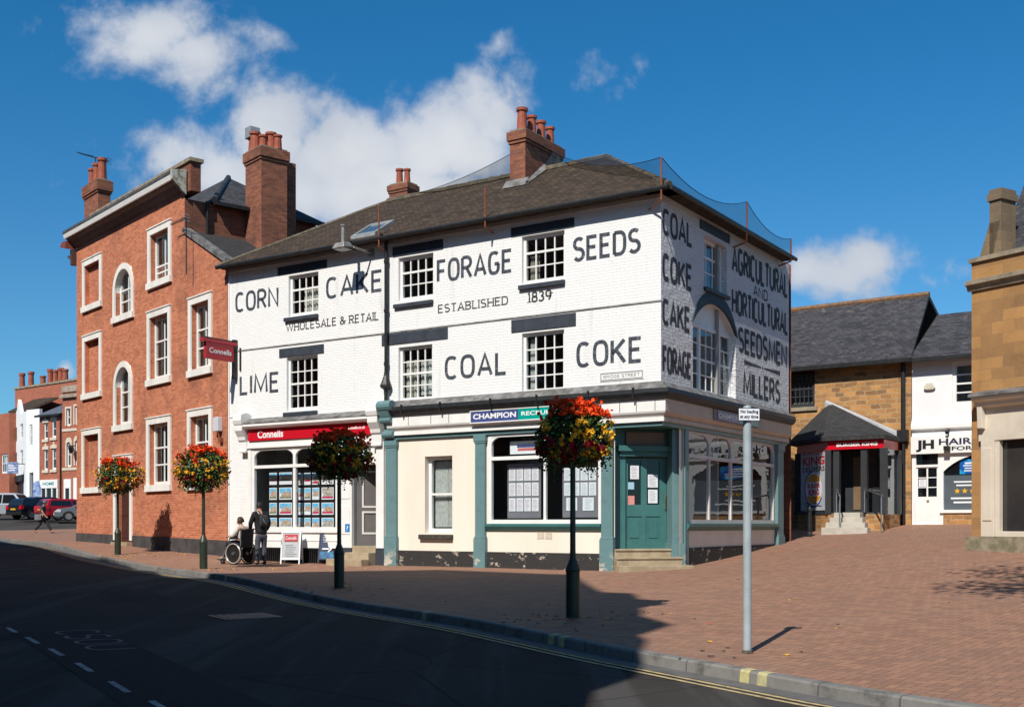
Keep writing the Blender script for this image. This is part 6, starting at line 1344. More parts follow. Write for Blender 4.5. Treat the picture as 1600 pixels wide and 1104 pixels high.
p = f1a.w(f1a.u(38), -1.0); z = f1a.z(38, 735, -1); t = thing('projecting_sign', "blue and white sign board projecting from the white gabled building", 'sign', (p.x, p.y, z), 0); mb = MB(); mb.box(-.5, .5, -.06, .06, 0, 1.05); mb.build('board', pm('blue_board', (.06, .11, .3), (.3, .36, .5), 5, .5), t, bevel=.02)
mb = MB(); mb.tube((.5, 0, .9), (1.1, .4, .9), .04); mb.build('bracket', BLACKIRON, t)
rows_of_print(t, (-.4, .4, .2, .85), SIGNWHITE, 3, None, -.065)
g = ground(50, 806); p = Vector((-39.2, 93, H(-39.2, 93))); t = thing('banner_sign', "tall blue feather sign standing by the white passage arch", 'banner', tuple(p)); mb = MB(); mb.py([(-.35, .8), (.25, .8), (.3, 2.2), (.1, 2.8), (-.35, 2.6)], -.02, .02); mb.build('cloth', pm('blue_cloth', (.03, .11, .4), (.4, .5, .7), 2.2, .6), t); mb = MB(); mb.tube((-.36, 0, 0), (-.36, 0, 3.5), .03).lathe([(.3, 0), (.3, .06)], (-.36, 0, 0), 8); mb.build('pole', BLACKIRON, t)
# party wall and pots behind, and the house at the picture's edge
f4 = far_frame(23.5, 118, 125, 110)
t = frame_thing(f4, 'party_wall', "long red brick party wall crowned with a row of chimney pots behind the terrace", 'wall'); z0, z1 = 8, f4.z(60, 603)
mb = MB(); mb.wall(0, f4.L, 2, z1, [], 0); mb.box(0, f4.L, .003, .9, 2, z1); wl = mb.build('wall', FARBRICK, t); mb = MB(); mb.box(-.1, f4.L, -.1, 1, z1 + .003, z1 + .2); mb.build('coping', STONECAP, t)
for px, s_ in ((28, 1.2), (42, 1.2), (60.5, .7), (72, 1.15), (80.5, 1.0), (88.5, 1.1), (95.5, .95)):
    p_ = MB(); p_.lathe([(.3, 0), (.26, 1.0 * s_), (.33, 1.05 * s_), (.33, 1.25 * s_), (.2, 1.25 * s_)], (f4.u(px), .45, z1 + .2), 10); p_.build('chimney_pot', POT, t)
f5 = far_frame(17, 114, 62, 108)
t = frame_thing(f5, 'rear_roof', "steep dark tiled roof and brick gable rising behind the white gabled building", 'building'); z1 = f5.z(30, 636); mb = MB(); za_ = f5.z(80, 612)
mb.py([(0, 2), (f5.L, 2), (f5.L, f5.z(62, 645)), (f5.L * .45, f5.z(45, 645)), (0, f5.z(18, 645))], 0, 6); mb.build('wall', FARBRICK, t); mb = MB(); mb.ex([(-.2, -.2, f5.z(18, 642)), (f5.L * .55, -.2, f5.z(42, 642)), (f5.L * .75, 2.5, f5.z(50, 617)), (-.2, 2.5, f5.z(18, 619))], [(-.2, -.2, f5.z(18, 642) - .2), (f5.L * .55, -.2, f5.z(42, 642) - .2), (f5.L * .75, 2.5, f5.z(50, 617) - .2), (-.2, 2.5, f5.z(18, 619) - .2)]); mb.build('roof', TILE, t)
f6 = far_frame(-60, 116, 14.5, 108)
def h6(p): return far_windows(p, f6, [(2, 12.5, 709, 739)], cols=3)
t = far_house(f6, "plain red brick building at the far left edge with one wide white window", FARBRICK, f6.z(5, 646), h6, None, name='corner_house')
z = f6.z(5, 775); mb = MB(); mb.box(0, f6.L, -.1, 0, 2, z); mb.build('shop_front', pm('dark_shop', (.05, .03, .03), None, 2, .5), t)
# ---------------------------------------------------------------- parked cars
TYRE = pm('tyre_rubber', (.012, .012, .012), None, 5, .8); RIM = pm('alloy_rim', (.45, .46, .47), (.35, .36, .37), 9, .3, metal=.7)
CGLASS = pm('car_glass', (.012, .015, .018), None, 3, .04, spec=.8); TAIL = pm('red_tail_lamp', (.45, .01, .015), None, 4, .2); HEAD = pm('clear_headlamp', (.6, .62, .65), (.4, .42, .45), 14, .1)
AMB = pm('yellow_number_plate', (.70, .40, .03), None, 3, .5); WPL = pm('white_number_plate', (.75, .75, .72), None, 3, .5); TRIMB = pm('black_trim', (.015, .015, .016), None, 5, .5)
def carpaint(n, c):
    m, N, b, out = base_mat(n); b.inputs['Base Color'].default_value = (*c, 1); b.inputs['Metallic'].default_value = .35; b.inputs['Roughness'].default_value = .3; b.inputs['Coat Weight'].default_value = .6; return m
def car(name, label, loc, rot, paint, L=4.2, Wd=1.75, Hh=1.48, kind='hatch', group='cars parked beyond the junction'):
    t = thing(name, label, 'car' if kind != 'van' else 'van', loc, rot, group); h = Wd / 2
    if kind == 'van': low = [(-.5, .3), (-.5, 1.05), (.28, 1.08), (.44, .95), (.5, .75), (.5, .3)]; cab = [(-.495, 1.03), (-.475, 1.78), (-.44, 1.86), (.10, 1.86), (.16, 1.82), (.30, 1.07)]
    elif kind == 'saloon': low = [(-.5, .32), (-.5, .82), (-.45, .95), (.22, .96), (.44, .82), (.5, .62), (.5, .28)]; cab = [(-.36, .93), (-.2, 1.38), (-.1, 1.42), (.06, 1.41), (.25, .95)]
    else: low = [(-.49, .30), (-.5, .6), (-.485, .95), (.24, .97), (.44, .82), (.5, .6), (.5, .28)]; cab = [(-.485, .93), (-.42, 1.38), (-.36, 1.47), (.04, 1.48), (.1, 1.44), (.28, .96)]
    k = Hh / max(z for x, z in cab); low = [(x * L, z * k) for x, z in low]; cab = [(x * L, z * k) for x, z in cab]
    wb = .29 * L; wr_ = .33
    def bd(P, y0, y1, inset):                                     # sides lean in towards the roof
        zmx = max(z for x, z in P); zmn = min(z for x, z in P); f = lambda z, s: s * (h - inset * (z - zmn) / (zmx - zmn))
        m = MB(); m.ex([(x, f(z, -1), z) for x, z in P], [(x, f(z, 1), z) for x, z in P]); return m
    arch_ = []
    lp = [low[0]] 
    P = list(low[:-1]) + [low[-1]]
    bot = [(wb + .40 * math.cos(a), .30 * k + .36 * math.sin(a)) for a in [0, .6, 1.2, 1.57, 1.94, 2.54, math.pi]] + [(-wb + .40 * math.cos(a), .30 * k + .36 * math.sin(a)) for a in [0, .6, 1.2, 1.57, 1.94, 2.54, math.pi]]
    body = bd(P + bot, 0, 0, .08).build('body', paint, t, bevel=.03)
    m = MB(); zmx = max(z for x, z in cab); zmn = cab[0][1]; f = lambda z, s: s * (h - .08 - .2 * (z - zmn) / (zmx - zmn)); m.ex([(x, f(z, -1), z) for x, z in cab], [(x, f(z, 1), z) for x, z in cab]); m.build('cabin', paint, t, bevel=.04)
    # side glass, windscreen, rear window: thin raised panes
    zlo, zhi = zmn + .07, zmx - .13
    def xat(z, front):
        e = [(cab[0], cab[1]), (cab[1], cab[2])] if not front else [(cab[-1], cab[-2])]
        for a, b in e:
            if min(a[1], b[1]) <= z <= max(a[1], b[1]): return a[0] + (b[0] - a[0]) * (z - a[1]) / (b[1] - a[1])
        return (cab[1] if not front else cab[-2])[0]
    for s in (-1, 1):
        m = MB(); y = lambda z: f(z, s) + s * .012
        xs = [xat(zlo, 0) + .16, -.02 * L, xat(zlo, 1) - .14]; xt = [xat(zhi, 0) + .16, -.02 * L, xat(zhi, 1) - .12]
        for i in range(2): m.poly([(xs[i] + .04, y(zlo), zlo), (xs[i + 1] - .04, y(zlo), zlo), (xt[i + 1] - .04, y(zhi), zhi), (xt[i] + .04, y(zhi), zhi)])
        m.build('side_window', CGLASS, t)
    for fr_, nm in ((1, 'windscreen'), (0, 'rear_window')):
        m = MB(); d = .015 if fr_ else -.015; m.poly([(xat(zlo, fr_) + d, -h + .2, zlo), (xat(zlo, fr_) + d, h - .2, zlo), (xat(zhi, fr_) + d, h - .32, zhi), (xat(zhi, fr_) + d, -h + .32, zhi)]); m.build(nm, CGLASS, t)
    for x in (wb, -wb):
        for s in (-1, 1):
            w = MB(); w.tube((x, s * (h - .2), wr_), (x, s * (h + .01), wr_), wr_, 18); w = w.build('wheel', TYRE, t, bevel=.02)
            m = MB(); m.tube((x, s * (h - .02), wr_), (x, s * (h + .018), wr_), .21, 14); m.build('rim', RIM, w)
    for s in (-1, 1):
        m = MB(); m.ex([(-.5 * L - .012, s * (h - .34), .72 * k), (-.5 * L - .012, s * (h - .02), .72 * k), (-.49 * L - .012, s * (h - .04), .98 * k), (-.49 * L - .012, s * (h - .2), .98 * k)], [(-.5 * L + .2, s * (h - .34), .72 * k), (-.5 * L + .2, s * (h + .004), .72 * k), (-.49 * L + .2, s * (h - .03), .98 * k), (-.49 * L + .2, s * (h - .2), .98 * k)]); m.build('tail_lamp', TAIL, t)
        m = MB(); m.ex([(.5 * L + .006, s * (h - .42), .56 * k), (.5 * L + .006, s * (h - .06), .60 * k), (.46 * L, s * (h - .04), .76 * k), (.47 * L, s * (h - .4), .72 * k)], [(.4 * L, s * (h - .42), .56 * k), (.4 * L, s * (h + .004), .60 * k), (.4 * L, s * (h + .004), .78 * k), (.4 * L, s * (h - .4), .72 * k)]); m.build('headlight', HEAD, t)
        m = MB(); m.ell((.2 * L, s * (h + .09), 1.0 * k), .07, .11, .08); m.build('wing_mirror', paint, t)
    m = MB(); m.box(-.5 * L - .03, -.5 * L + .05, -.27, .27, .66 * k, .77 * k); m.build('number_plate', AMB, t)
    m = MB(); m.box(.5 * L - .05, .5 * L + .03, -.27, .27, .42 * k, .53 * k); m.build('number_plate', WPL, t)
    m = MB(); m.box(-.5 * L - .025, -.5 * L + .1, -h + .05, h - .05, .32 * k, .5 * k).box(.5 * L - .1, .5 * L + .025, -h + .05, h - .05, .27 * k, .4 * k); m.build('bumper', TRIMB, t, bevel=.03)
    return t
def at(px, d): x = (px - CX) / F * d; return (x, d, H(x, d))
car('people_carrier', "silver people carrier parked side on, largest of the vehicles beyond the junction", at(14, 84), rad(-4), carpaint('silver_paint', (.36, .39, .44)), 5.0, 1.9, 1.86, 'van')
car('hatchback', "black hatchback showing its rear with red lamp and yellow plate, behind the walking person", at(60, 81), rad(60), carpaint('black_car_paint', (.012, .017, .025)), 4.1, 1.75, 1.5)
car('parked_car', "dark car mostly hidden between the black hatchback and the red hatchback", at(74, 88), rad(62), carpaint('dark_blue_paint', (.012, .014, .02)), 4.2, 1.75, 1.5)
car('hatchback', "bright red hatchback parked rear outwards by the brick building", at(106, 79.5), rad(50), carpaint('red_car_paint', (.55, .008, .015)), 4.1, 1.75, 1.5)
car('saloon_car', "grey saloon nosing in front of the red hatchback", at(138, 77.5), rad(203), carpaint('grey_car_paint', (.16, .18, .2)), 4.4, 1.78, 1.45, 'saloon')
# ---------------------------------------------------------------- flower posts
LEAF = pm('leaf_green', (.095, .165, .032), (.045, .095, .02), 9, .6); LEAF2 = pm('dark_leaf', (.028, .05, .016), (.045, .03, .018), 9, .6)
def petal(n, a, b): 
    m = pm(n, a, b, 14, .6, spec=.2); return m
FL = [('orange_flowers', petal('orange_geranium', (.85, .11, .012), (.70, .04, .01))), ('yellow_flowers', petal('yellow_begonia', (.80, .46, .03), (.7, .34, .02))), ('crimson_flowers', petal('crimson_trailer', (.33, .01, .02), (.22, .008, .016)))]
def basket_parts(t, zc, R_, Hh_, seed):
    r = random.Random(seed)
    def surf(th, f, k=1.0):                                       # f 0 bottom .. 1 top, dome wider above the middle
        prof = [(0, .30), (.12, .62), (.3, .92), (.5, 1.0), (.68, .92), (.84, .68), (.95, .36), (1, .05)]
        for (a, b), (c, d) in zip(prof, prof[1:]):
            if a <= f <= c: rr = b + (d - b) * (f - a) / (c - a); break
        lob = 1 + .17 * math.sin(3 * th + seed) + .12 * math.sin(7 * th + seed * 2.1 + f * 5)
        return Vector((math.cos(th) * rr * R_ * k * lob, math.sin(th) * rr * R_ * k * lob, zc + (f - .5) * Hh_ * (1 + .08 * math.sin(4 * th + seed))))
    def leaf(mb, p, s):
        n = Vector((r.gauss(0, 1), r.gauss(0, 1), r.gauss(0, 1) + .6)).normalized(); a = n.orthogonal().normalized(); b = n.cross(a); q = r.uniform(0, 6.28); a, b = a * math.cos(q) + b * math.sin(q), b * math.cos(q) - a * math.sin(q)
        P = [p + a * s * x + b * s * y + n * s * z for x, y, z in ((-1, 0, 0), (-.45, .6, .12), (.35, .62, .1), (1, 0, -.15), (.35, -.62, .1), (-.45, -.6, .12))]; mb.poly([tuple(v) for v in P])
    for nm, m, n in (('foliage', LEAF, 2300), ('dark_foliage', LEAF2, 1000)):  # two leaf colours scattered at random over the dome
        mb = MB()
        for _ in range(n): leaf(mb, surf(r.uniform(0, 6.283), r.betavariate(1.2, 1.1), r.uniform(.55, 1.02)), r.uniform(.022, .045))
        for _ in range(48 if nm == 'foliage' else 24):            # trailing stems
            th = r.uniform(0, 6.283); p = surf(th, r.uniform(.05, .4), 1.0); L_ = r.uniform(.08, .36)
            for k in range(8): leaf(mb, p + Vector((math.cos(th) * .05 * k / 8, math.sin(th) * .05 * k / 8, -L_ * k / 8)) + Vector((r.gauss(0, .015), r.gauss(0, .015), 0)), .026)
        mb.build(nm, m, t, weld=False)['kind'] = 'stuff'
    for i, (nm, m) in enumerate(FL):
        mb = MB()
        for _ in range((44, 70, 46)[i]):
            th = r.uniform(0, 6.283); f = (r.triangular(.62, 1.0, .9), r.uniform(.12, .72), r.triangular(.0, .55, .12))[i]
            c = surf(th, f, r.uniform(.97, 1.06)); 
            if i == 0: c.z += r.uniform(.0, .12)
            for q in range((11, 6, 7)[i]):
                s = (.062, .05, .045)[i]; o = c + Vector((r.gauss(0, s * .75), r.gauss(0, s * .75), r.gauss(0, s * .6))); leaf(mb, o, r.uniform(.03, .048)); leaf(mb, o, r.uniform(.026, .042))
        mb.build(nm, m, t, weld=False)['kind'] = 'stuff'
    mb = MB(); mb.lathe([(.1, zc - Hh_ * .42), (R_ * .45, zc - Hh_ * .3), (R_ * .6, zc - .02), (R_ * .55, zc)], (0, 0, 0), 14); mb.build('basket', pm('basket_liner', (.03, .025, .018), (.05, .04, .02), 9, .9), t)
def flower_post(label, px, py, ytop, ybot, wpx, seed):
    g = ground(px, py); d = g.y; t = thing('flower_post', label, 'flower post', tuple(g), random.uniform(0, 6), 'flower baskets on posts along the pavement')
    zt = CZ + (HY - ytop) / F * d - g.z; zb = CZ + (HY - ybot) / F * d - g.z; R_ = wpx / 2 / F * d * .97
    mb = MB(); mb.lathe([(.10, -.1), (.10, .66), (.112, .68), (.10, .72), (.045, .86), (.042, .95)], (0, 0, 0), 16); mb.build('base', GREENIRON, t, smooth=False)
    mb = MB(); mb.tube((0, 0, .9), (0, 0, zb + .35), .042, 12, .038); mb.build('pole', GREENIRON, t)
    basket_parts(t, (zt + zb) / 2, R_, zt - zb, seed); return t
flower_post("smallest looking flower post, before the maroon door of the brick building", 184, 866, 716, 770, 66, 3)
flower_post("sunlit flower post before the brick wall beside the white building", 318, 888, 700, 763, 80, 8)
flower_post("dark flower post standing wholly in shade before the estate agent's red fascia", 530, 918, 677, 746, 96, 15)
flower_post("nearest and tallest flower post, half sunlit, before the big recruitment window", 895, 964, 633, 726, 116, 24)
# ---------------------------------------------------------------- sign pole
g = ground(1167.5, 1019.5); t = thing('sign_pole', "pale grey steel pole with a small white no loading plate at the pavement edge", 'sign pole', tuple(g)); d = g.y
POLE = pm('grey_pole_paint', (.36, .41, .43), (.30, .345, .36), 5, .45, .1, 30, dirt=.3)
zt = CZ + (HY - 637) / F * d - g.z
mb = MB(); mb.tube((0, 0, -.1), (0, 0, zt), .046, 16).lathe([(.046, 0), (.04, .02), (.0, .028)], (0, 0, zt), 16); mb.build('pole', POLE, t, smooth=False)
mb = MB(); mb.tube((0, 0, .0), (0, 0, .035), .062, 16); mb.build('base_collar', pm('dirty_mortar', (.12, .10, .085), None, 9, .9), t)
z0, z1 = CZ + (HY - 658) / F * d - g.z, CZ + (HY - 638) / F * d - g.z; hw = 17.5 / F * d
a = rad(8)
pl = MB((0, 0, a)); pl.box(-hw, hw, -.062, -.057, z0, z1); pl = pl.build('no_loading_plate', pm('plate_black', (.02, .02, .02), None, 3, .5), t)
mb = MB((0, 0, a)); mb.box(-hw + .007, hw - .007, -.0635, -.0622, z0 + .007, z1 - .007); mb.build('plate_face', PAPER, pl)
hh = z1 - z0
text(pl, "No loading", (-hw * .80, hw * .84, z0 + hh * .52, z0 + hh * .86), INK, (0, 0, a), -.065, bold=.035); text(pl, "at any time", (-hw * .84, hw * .84, z0 + hh * .12, z0 + hh * .46), INK, (0, 0, a), -.065, bold=.035)
mb = MB((0, 0, a)); mb.box(-.055, .055, -.056, .055, z0 + hh * .2, z0 + hh * .32).box(-.055, .055, -.056, .055, z0 + hh * .68, z0 + hh * .8); mb.build('clip', STEEL, t)
# ---------------------------------------------------------------- pavement boards outside the estate agent
def a_board(label, px, py, ytop, w, col, face, rot, extra):
    g = ground(px, py); d = g.y; t = thing('pavement_board', label, 'pavement sign', tuple(g), M.ang + rot + rad(18)); h = (py - ytop) / F * d
    for s in (-1, 1):
        b = MB(); P = lambda z, k=0: s * (.04 + .22 * (1 - z / h)) + s * k
        for (x0, x1, za, zb_) in ((-w / 2, -w / 2 + .035, 0, h), (w / 2 - .035, w / 2, 0, h), (-w / 2 + .035, w / 2 - .035, h - .05, h), (-w / 2 + .035, w / 2 - .035, .12, .17)):
            b.ex([(x0, P(za, -.015), za), (x1, P(za, -.015), za), (x1, P(za, .015), za), (x0, P(za, .015), za)], [(x0, P(zb_, -.015), zb_), (x1, P(zb_, -.015), zb_), (x1, P(zb_, .015), zb_), (x0, P(zb_, .015), zb_)])
        b.build('frame', col, t)
        b = MB(); b.poly([(-w / 2 + .03, P(.16), .16), (w / 2 - .03, P(.16), .16), (w / 2 - .03, P(h - .05), h - .05), (-w / 2 + .03, P(h - .05), h - .05)]); b.build('panel', face, t)
    tilt = lambda z: -(.04 + .22 * (1 - z / h)) - .012
    extra(t, w, h, tilt); return t
def tilted(par, rect, mat, tilt, nm, off=0):
    u0, u1, z0, z1 = rect; mb = MB(); mb.poly([(u0, tilt(z0) - off, z0), (u1, tilt(z0) - off, z0), (u1, tilt(z1) - off, z1), (u0, tilt(z1) - off, z1)]); return mb.build(nm, mat, par)
def ex1(t, w, h, tl):
    k = tilted(t, (-w * .34, w * .34, h * .68, h * .9), REDBOX, tl, 'red_header', .004); o = text(t, "Connells", (-w * .28, w * .28, h * .74, h * .84), SIGNWHITE, None, 0)
    for v in o.data.vertices: v.co.y = tl(v.co.z) - .009
    o = rows_of_print(t, (-w * .3, w * .3, h * .22, h * .62), PRINT, 6, None, 0)
    for v in o.data.vertices: v.co.y = tl(v.co.z) - .006
a_board("grey and white pavement board with a red header, standing beside the person in black", 456, 880, 829, .56, WHITE, pm('light_grey_panel', (.42, .43, .44), (.38, .39, .4), 2, .5), rad(14), ex1)
def ex2(t, w, h, tl):
    tilted(t, (-w * .42, w * .42, h * .16, h * .36), pm('blue_swash', (.03, .2, .38), (.02, .08, .18), 7, .5), tl, 'blue_swash', .004)
    mb = MB(); zz = h * .45
    for (a, b, c, d_) in ((-.14, .06, -.018, .018),): mb.poly([(a, tl(zz + c) - .006, zz + c), (b, tl(zz + c) - .006, zz + c), (b, tl(zz + d_) - .006, zz + d_), (a, tl(zz + d_) - .006, zz + d_)])
    mb.poly([(.02, tl(zz + .09) - .006, zz + .09), (.06, tl(zz + .09) - .006, zz + .09), (.15, tl(zz) - .006, zz), (.06, tl(zz - .09) - .006, zz - .09), (.02, tl(zz - .09) - .006, zz - .09), (.1, tl(zz) - .006, zz)]); mb.build('arrow', SIGNWHITE, t)
    o = rows_of_print(t, (-w * .28, w * .28, h * .62, h * .88), PRINT, 4, None, 0, seed=9)
    for v in o.data.vertices: v.co.y = tl(v.co.z) - .006
a_board("dark navy pavement board with a white arrow, partly behind the shaded flower post", 514, 880, 828, .5, pm('navy_frame', (.02, .03, .055), None, 3, .5), pm('navy_panel', (.02, .035, .085), (.025, .04, .09), 2, .5), rad(6), ex2)
# ---------------------------------------------------------------- people
SKIN = pm('skin', (.48, .26, .18), (.43, .22, .15), 8, .55); HAIRD = pm('dark_hair', (.012, .01, .009), (.02, .016, .013), 20, .6); HAIRB = pm('brown_hair', (.07, .035, .018), (.04, .02, .011), 20, .6)
JACKET = pm('black_jacket', (.006, .0065, .008), (.011, .0115, .013), 8, .8); GREYTR = pm('grey_trousers', (.085, .088, .11), (.055, .058, .075), 5, .85); DARKTR = pm('dark_trousers', (.016, .018, .026), (.025, .027, .036), 5, .85)
SHOE = pm('black_shoe', (.012, .011, .011), None, 5, .5); PALETOP = pm('pale_cream_top', (.58, .54, .49), (.48, .44, .4), 6, .8); NAVYTOP = pm('navy_patterned_top', (.02, .023, .045), (.09, .05, .06), 7, .8)
def skin(name, chains, mat, par, sub=2, root=0):
    """one continuous surface grown over joined chains of (point, radius); equal points are shared joints"""
    vs, rs, es, idx = [], [], [], {}
    def vid(p, r):
        k = tuple(round(c, 4) for c in p)
        if k not in idx: idx[k] = len(vs); vs.append(p); rs.append(r)
        return idx[k]
    for ch in chains:
        prev = None
        for p, r in ch:
            i = vid(p, r)
            if prev is not None and prev != i: es.append((prev, i))
            prev = i
    me = bpy.data.meshes.new(name); me.from_pydata(vs, es, []); o = bpy.data.objects.new(name, me); COL.objects.link(o)
    m = o.modifiers.new('skin', 'SKIN'); m.use_smooth_shade = True
    for i, r in enumerate(rs):
        rr = r if isinstance(r, tuple) else (r, r); me.skin_vertices[0].data[i].radius = rr; me.skin_vertices[0].data[i].use_root = (i == root)
    s = o.modifiers.new('sub', 'SUBSURF'); s.levels = s.render_levels = sub
    me.materials.append(mat); o.parent = par; return o
def hand_chains(w, d, side, curl=.5):
    """palm and five fingers from wrist w along d; side points to the thumb"""
    w, d, side = Vector(w), Vector(d).normalized(), Vector(side).normalized(); side = (side - d * side.dot(d)).normalized(); nrm = d.cross(side)
    pal = w + d * .05; out = [[(tuple(w), .026), (tuple(pal), .03)]]; 
    for k, L_ in enumerate((.07, .08, .075, .058)):
        b = pal + side * (.027 - .018 * k) + d * .035; f1 = b + (d * math.cos(curl * .6) + nrm * math.sin(curl * .6)) * L_ * .55; f2 = f1 + (d * math.cos(curl * 1.5) + nrm * math.sin(curl * 1.5)) * L_ * .45
        out.append([(tuple(pal), .03), (tuple(b), .0105), (tuple(f1), .009), (tuple(f2), .007)])
    t0 = w + d * .025 + side * .03; t1 = t0 + (d * .6 + side * .7).normalized() * .035; t2 = t1 + (d * .9 + side * .2 + nrm * .3).normalized() * .03
    out.append([(tuple(w), .026), (tuple(t0), .012), (tuple(t1), .01), (tuple(t2), .008)]); return out
def head_parts(t, neck, fwd, hairmat, s=1.0, tilt=0.0, longhair=False, body=None):
    """face features and hair on the head grown by the body skin; fwd is the way the face looks"""
    f = Vector(fwd).normalized(); r = Vector((f.y, -f.x, 0)).normalized(); u = Vector((0, 0, 1)); c = Vector(neck)
    mb = MB()
    for sg in (-1, 1): mb.ell(tuple(c + f * .092 * s + r * .032 * sg * s + u * .015 * s), .010, .010, .007, 8, 5)
    mb.build('eyes', pm('dark_eye', (.02, .015, .012), None, 3, .3), t)
    mb = MB(); mb.ell(tuple(c + f * .105 * s - u * .02 * s), .016, .016, .022, 8, 6)
    for sg in (-1, 1): mb.ell(tuple(c + r * .078 * sg * s - u * .005), .012, .018, .03, 8, 6)
    mb.build('nose_and_ears', SKIN, t, smooth=True)
    mb = MB(); mb.ell(tuple(c + f * .094 * s - u * .058 * s), .02, .02, .007, 8, 5); mb.build('mouth', pm('lips', (.35, .12, .1), None, 3, .5), t, smooth=True)
    mb = MB(); rr = random.Random(4); n, m = 16, 10
    cc = c - f * .022 + u * .03
    for i in range(n):
        for j in range(m):
            def P(i, j):
                th = 2 * math.pi * i / n; ph = math.pi * .62 * j / m; wob = 1 + .05 * math.sin(5 * th + j) 
                dv = f * (math.cos(th) * math.sin(ph)) + r * (math.sin(th) * math.sin(ph)); k = 1.0
                low = u * math.cos(ph) * .118
                q = cc + Vector((dv.x, dv.y, 0)) * .108 * wob + low
                if dv.dot(f) > .35 and ph > .9: q = q - f * .03
                if longhair and j > 6 and dv.dot(f) < .3: q.z -= .03 * (j - 6)
                return tuple(q)
            mb.poly([P(i, j), P(i + 1, j), P(i + 1, j + 1), P(i, j + 1)])
    mb.build('hair', hairmat, t, smooth=True)
def V3(x, y, z): return (x, y, z)
# the standing companion: seen from behind, black jacket, grey trousers. local +y = facing
def standing():
    g = ground(408, 881.5); hd = Vector((-.62, .78)); rot = math.atan2(hd.y, hd.x) - math.pi / 2
    t = thing('person', "standing person in black jacket and grey trousers, seen from behind, leaning over the wheelchair", 'person', tuple(g), rot)
    hip = V3(0, 0, .93); ch = V3(0, .05, 1.32); nk = V3(0, .09, 1.50); hc = V3(0, .15, 1.625)
    sl, sr = V3(-.19, .06, 1.42), V3(.19, .06, 1.42); el, er = V3(-.27, .12, 1.14), V3(.27, .05, 1.14); wl, wr_ = V3(-.16, .33, 1.0), V3(.24, .20, .93)
    kl, kr = V3(-.10, .02, .50), V3(.10, .03, .50); al, ar = V3(-.105, -.03, .09), V3(.115, -.02, .09); tl_, tr_ = V3(-.11, .12, .035), V3(.12, .13, .035)
    ch_ = [[(hip, (.15, .11)), (V3(0, .03, 1.12), (.14, .105)), (ch, (.16, .115)), (nk, .058), (V3(0, .12, 1.55), .062), (hc, (.078, .098)), (V3(0, .135, 1.71), (.065, .08))]]
    for s_, e_, w_, sd in ((sl, el, wl, 1), (sr, er, wr_, -1)): ch_ += [[(ch, (.16, .115)), (s_, .07), (e_, .046), (w_, .03)]] + hand_chains(w_, Vector(w_) - Vector(e_), (sd, .2, .2), .7)
    for k_, a_, o_, x in ((kl, al, tl_, -.09), (kr, ar, tr_, .09)): ch_ += [[(hip, (.15, .11)), (V3(x, 0, .85), .088), (k_, .06), (a_, .042), (o_, .035)]]
    skin('body', ch_, SKIN, t)
    jk = [[(V3(0, -.005, .80), (.185, .14)), (V3(0, .0, .95), (.185, .14)), (V3(0, .03, 1.12), (.185, .14)), (ch, (.20, .15)), (V3(0, .075, 1.46), (.10, .085)), (V3(0, .10, 1.50), .07)]]
    for s_, e_, w_ in ((sl, el, wl), (sr, er, wr_)): jk.append([(ch, (.20, .15)), (s_, .092), (e_, .068), (tuple(Vector(e_).lerp(Vector(w_), .9)), .05)])
    skin('jacket', jk, JACKET, t, root=0)
    tr = [[(V3(0, 0, .90), (.165, .125)), (V3(0, 0, .84), (.16, .12))]]
    for k_, a_, x in ((kl, al, -.095), (kr, ar, .095)): tr.append([(V3(0, 0, .84), (.16, .12)), (V3(x, 0, .76), .10), (k_, .078), (tuple(Vector(a_) + Vector((0, 0, -.02))), .072)])
    skin('trousers', tr, GREYTR, t)
    for a_, o_ in ((al, tl_), (ar, tr_)): skin('shoe', [[(tuple(Vector(a_) + Vector((0, -.04, -.035))), (.045, .045)), (tuple(Vector(a_) + Vector((0, .05, -.045))), .046), (tuple(Vector(o_) + Vector((0, .02, .008))), .036)]], SHOE, t, 1)
    head_parts(t, hc, (-.3, .9, 0), HAIRD)
    mb = MB(); mb.px([(-.12, 1.06), (-.22, 1.08), (-.24, 1.2), (-.22, 1.36), (-.12, 1.42)], -.13, .13); mb.build('backpack', pm('dark_backpack', (.02, .022, .027), (.035, .037, .042), 6, .7), t, bevel=.04)
    mb = MB(); mb.path([(-.06, -.235, 1.3), (-.02, -.25, 1.2), (.03, -.245, 1.15)], .008).path([(-.1, -.1, 1.42), (-.12, .02, 1.52), (-.12, .14, 1.45)], .018); mb.build('strap', GREYMETAL, t)
standing()
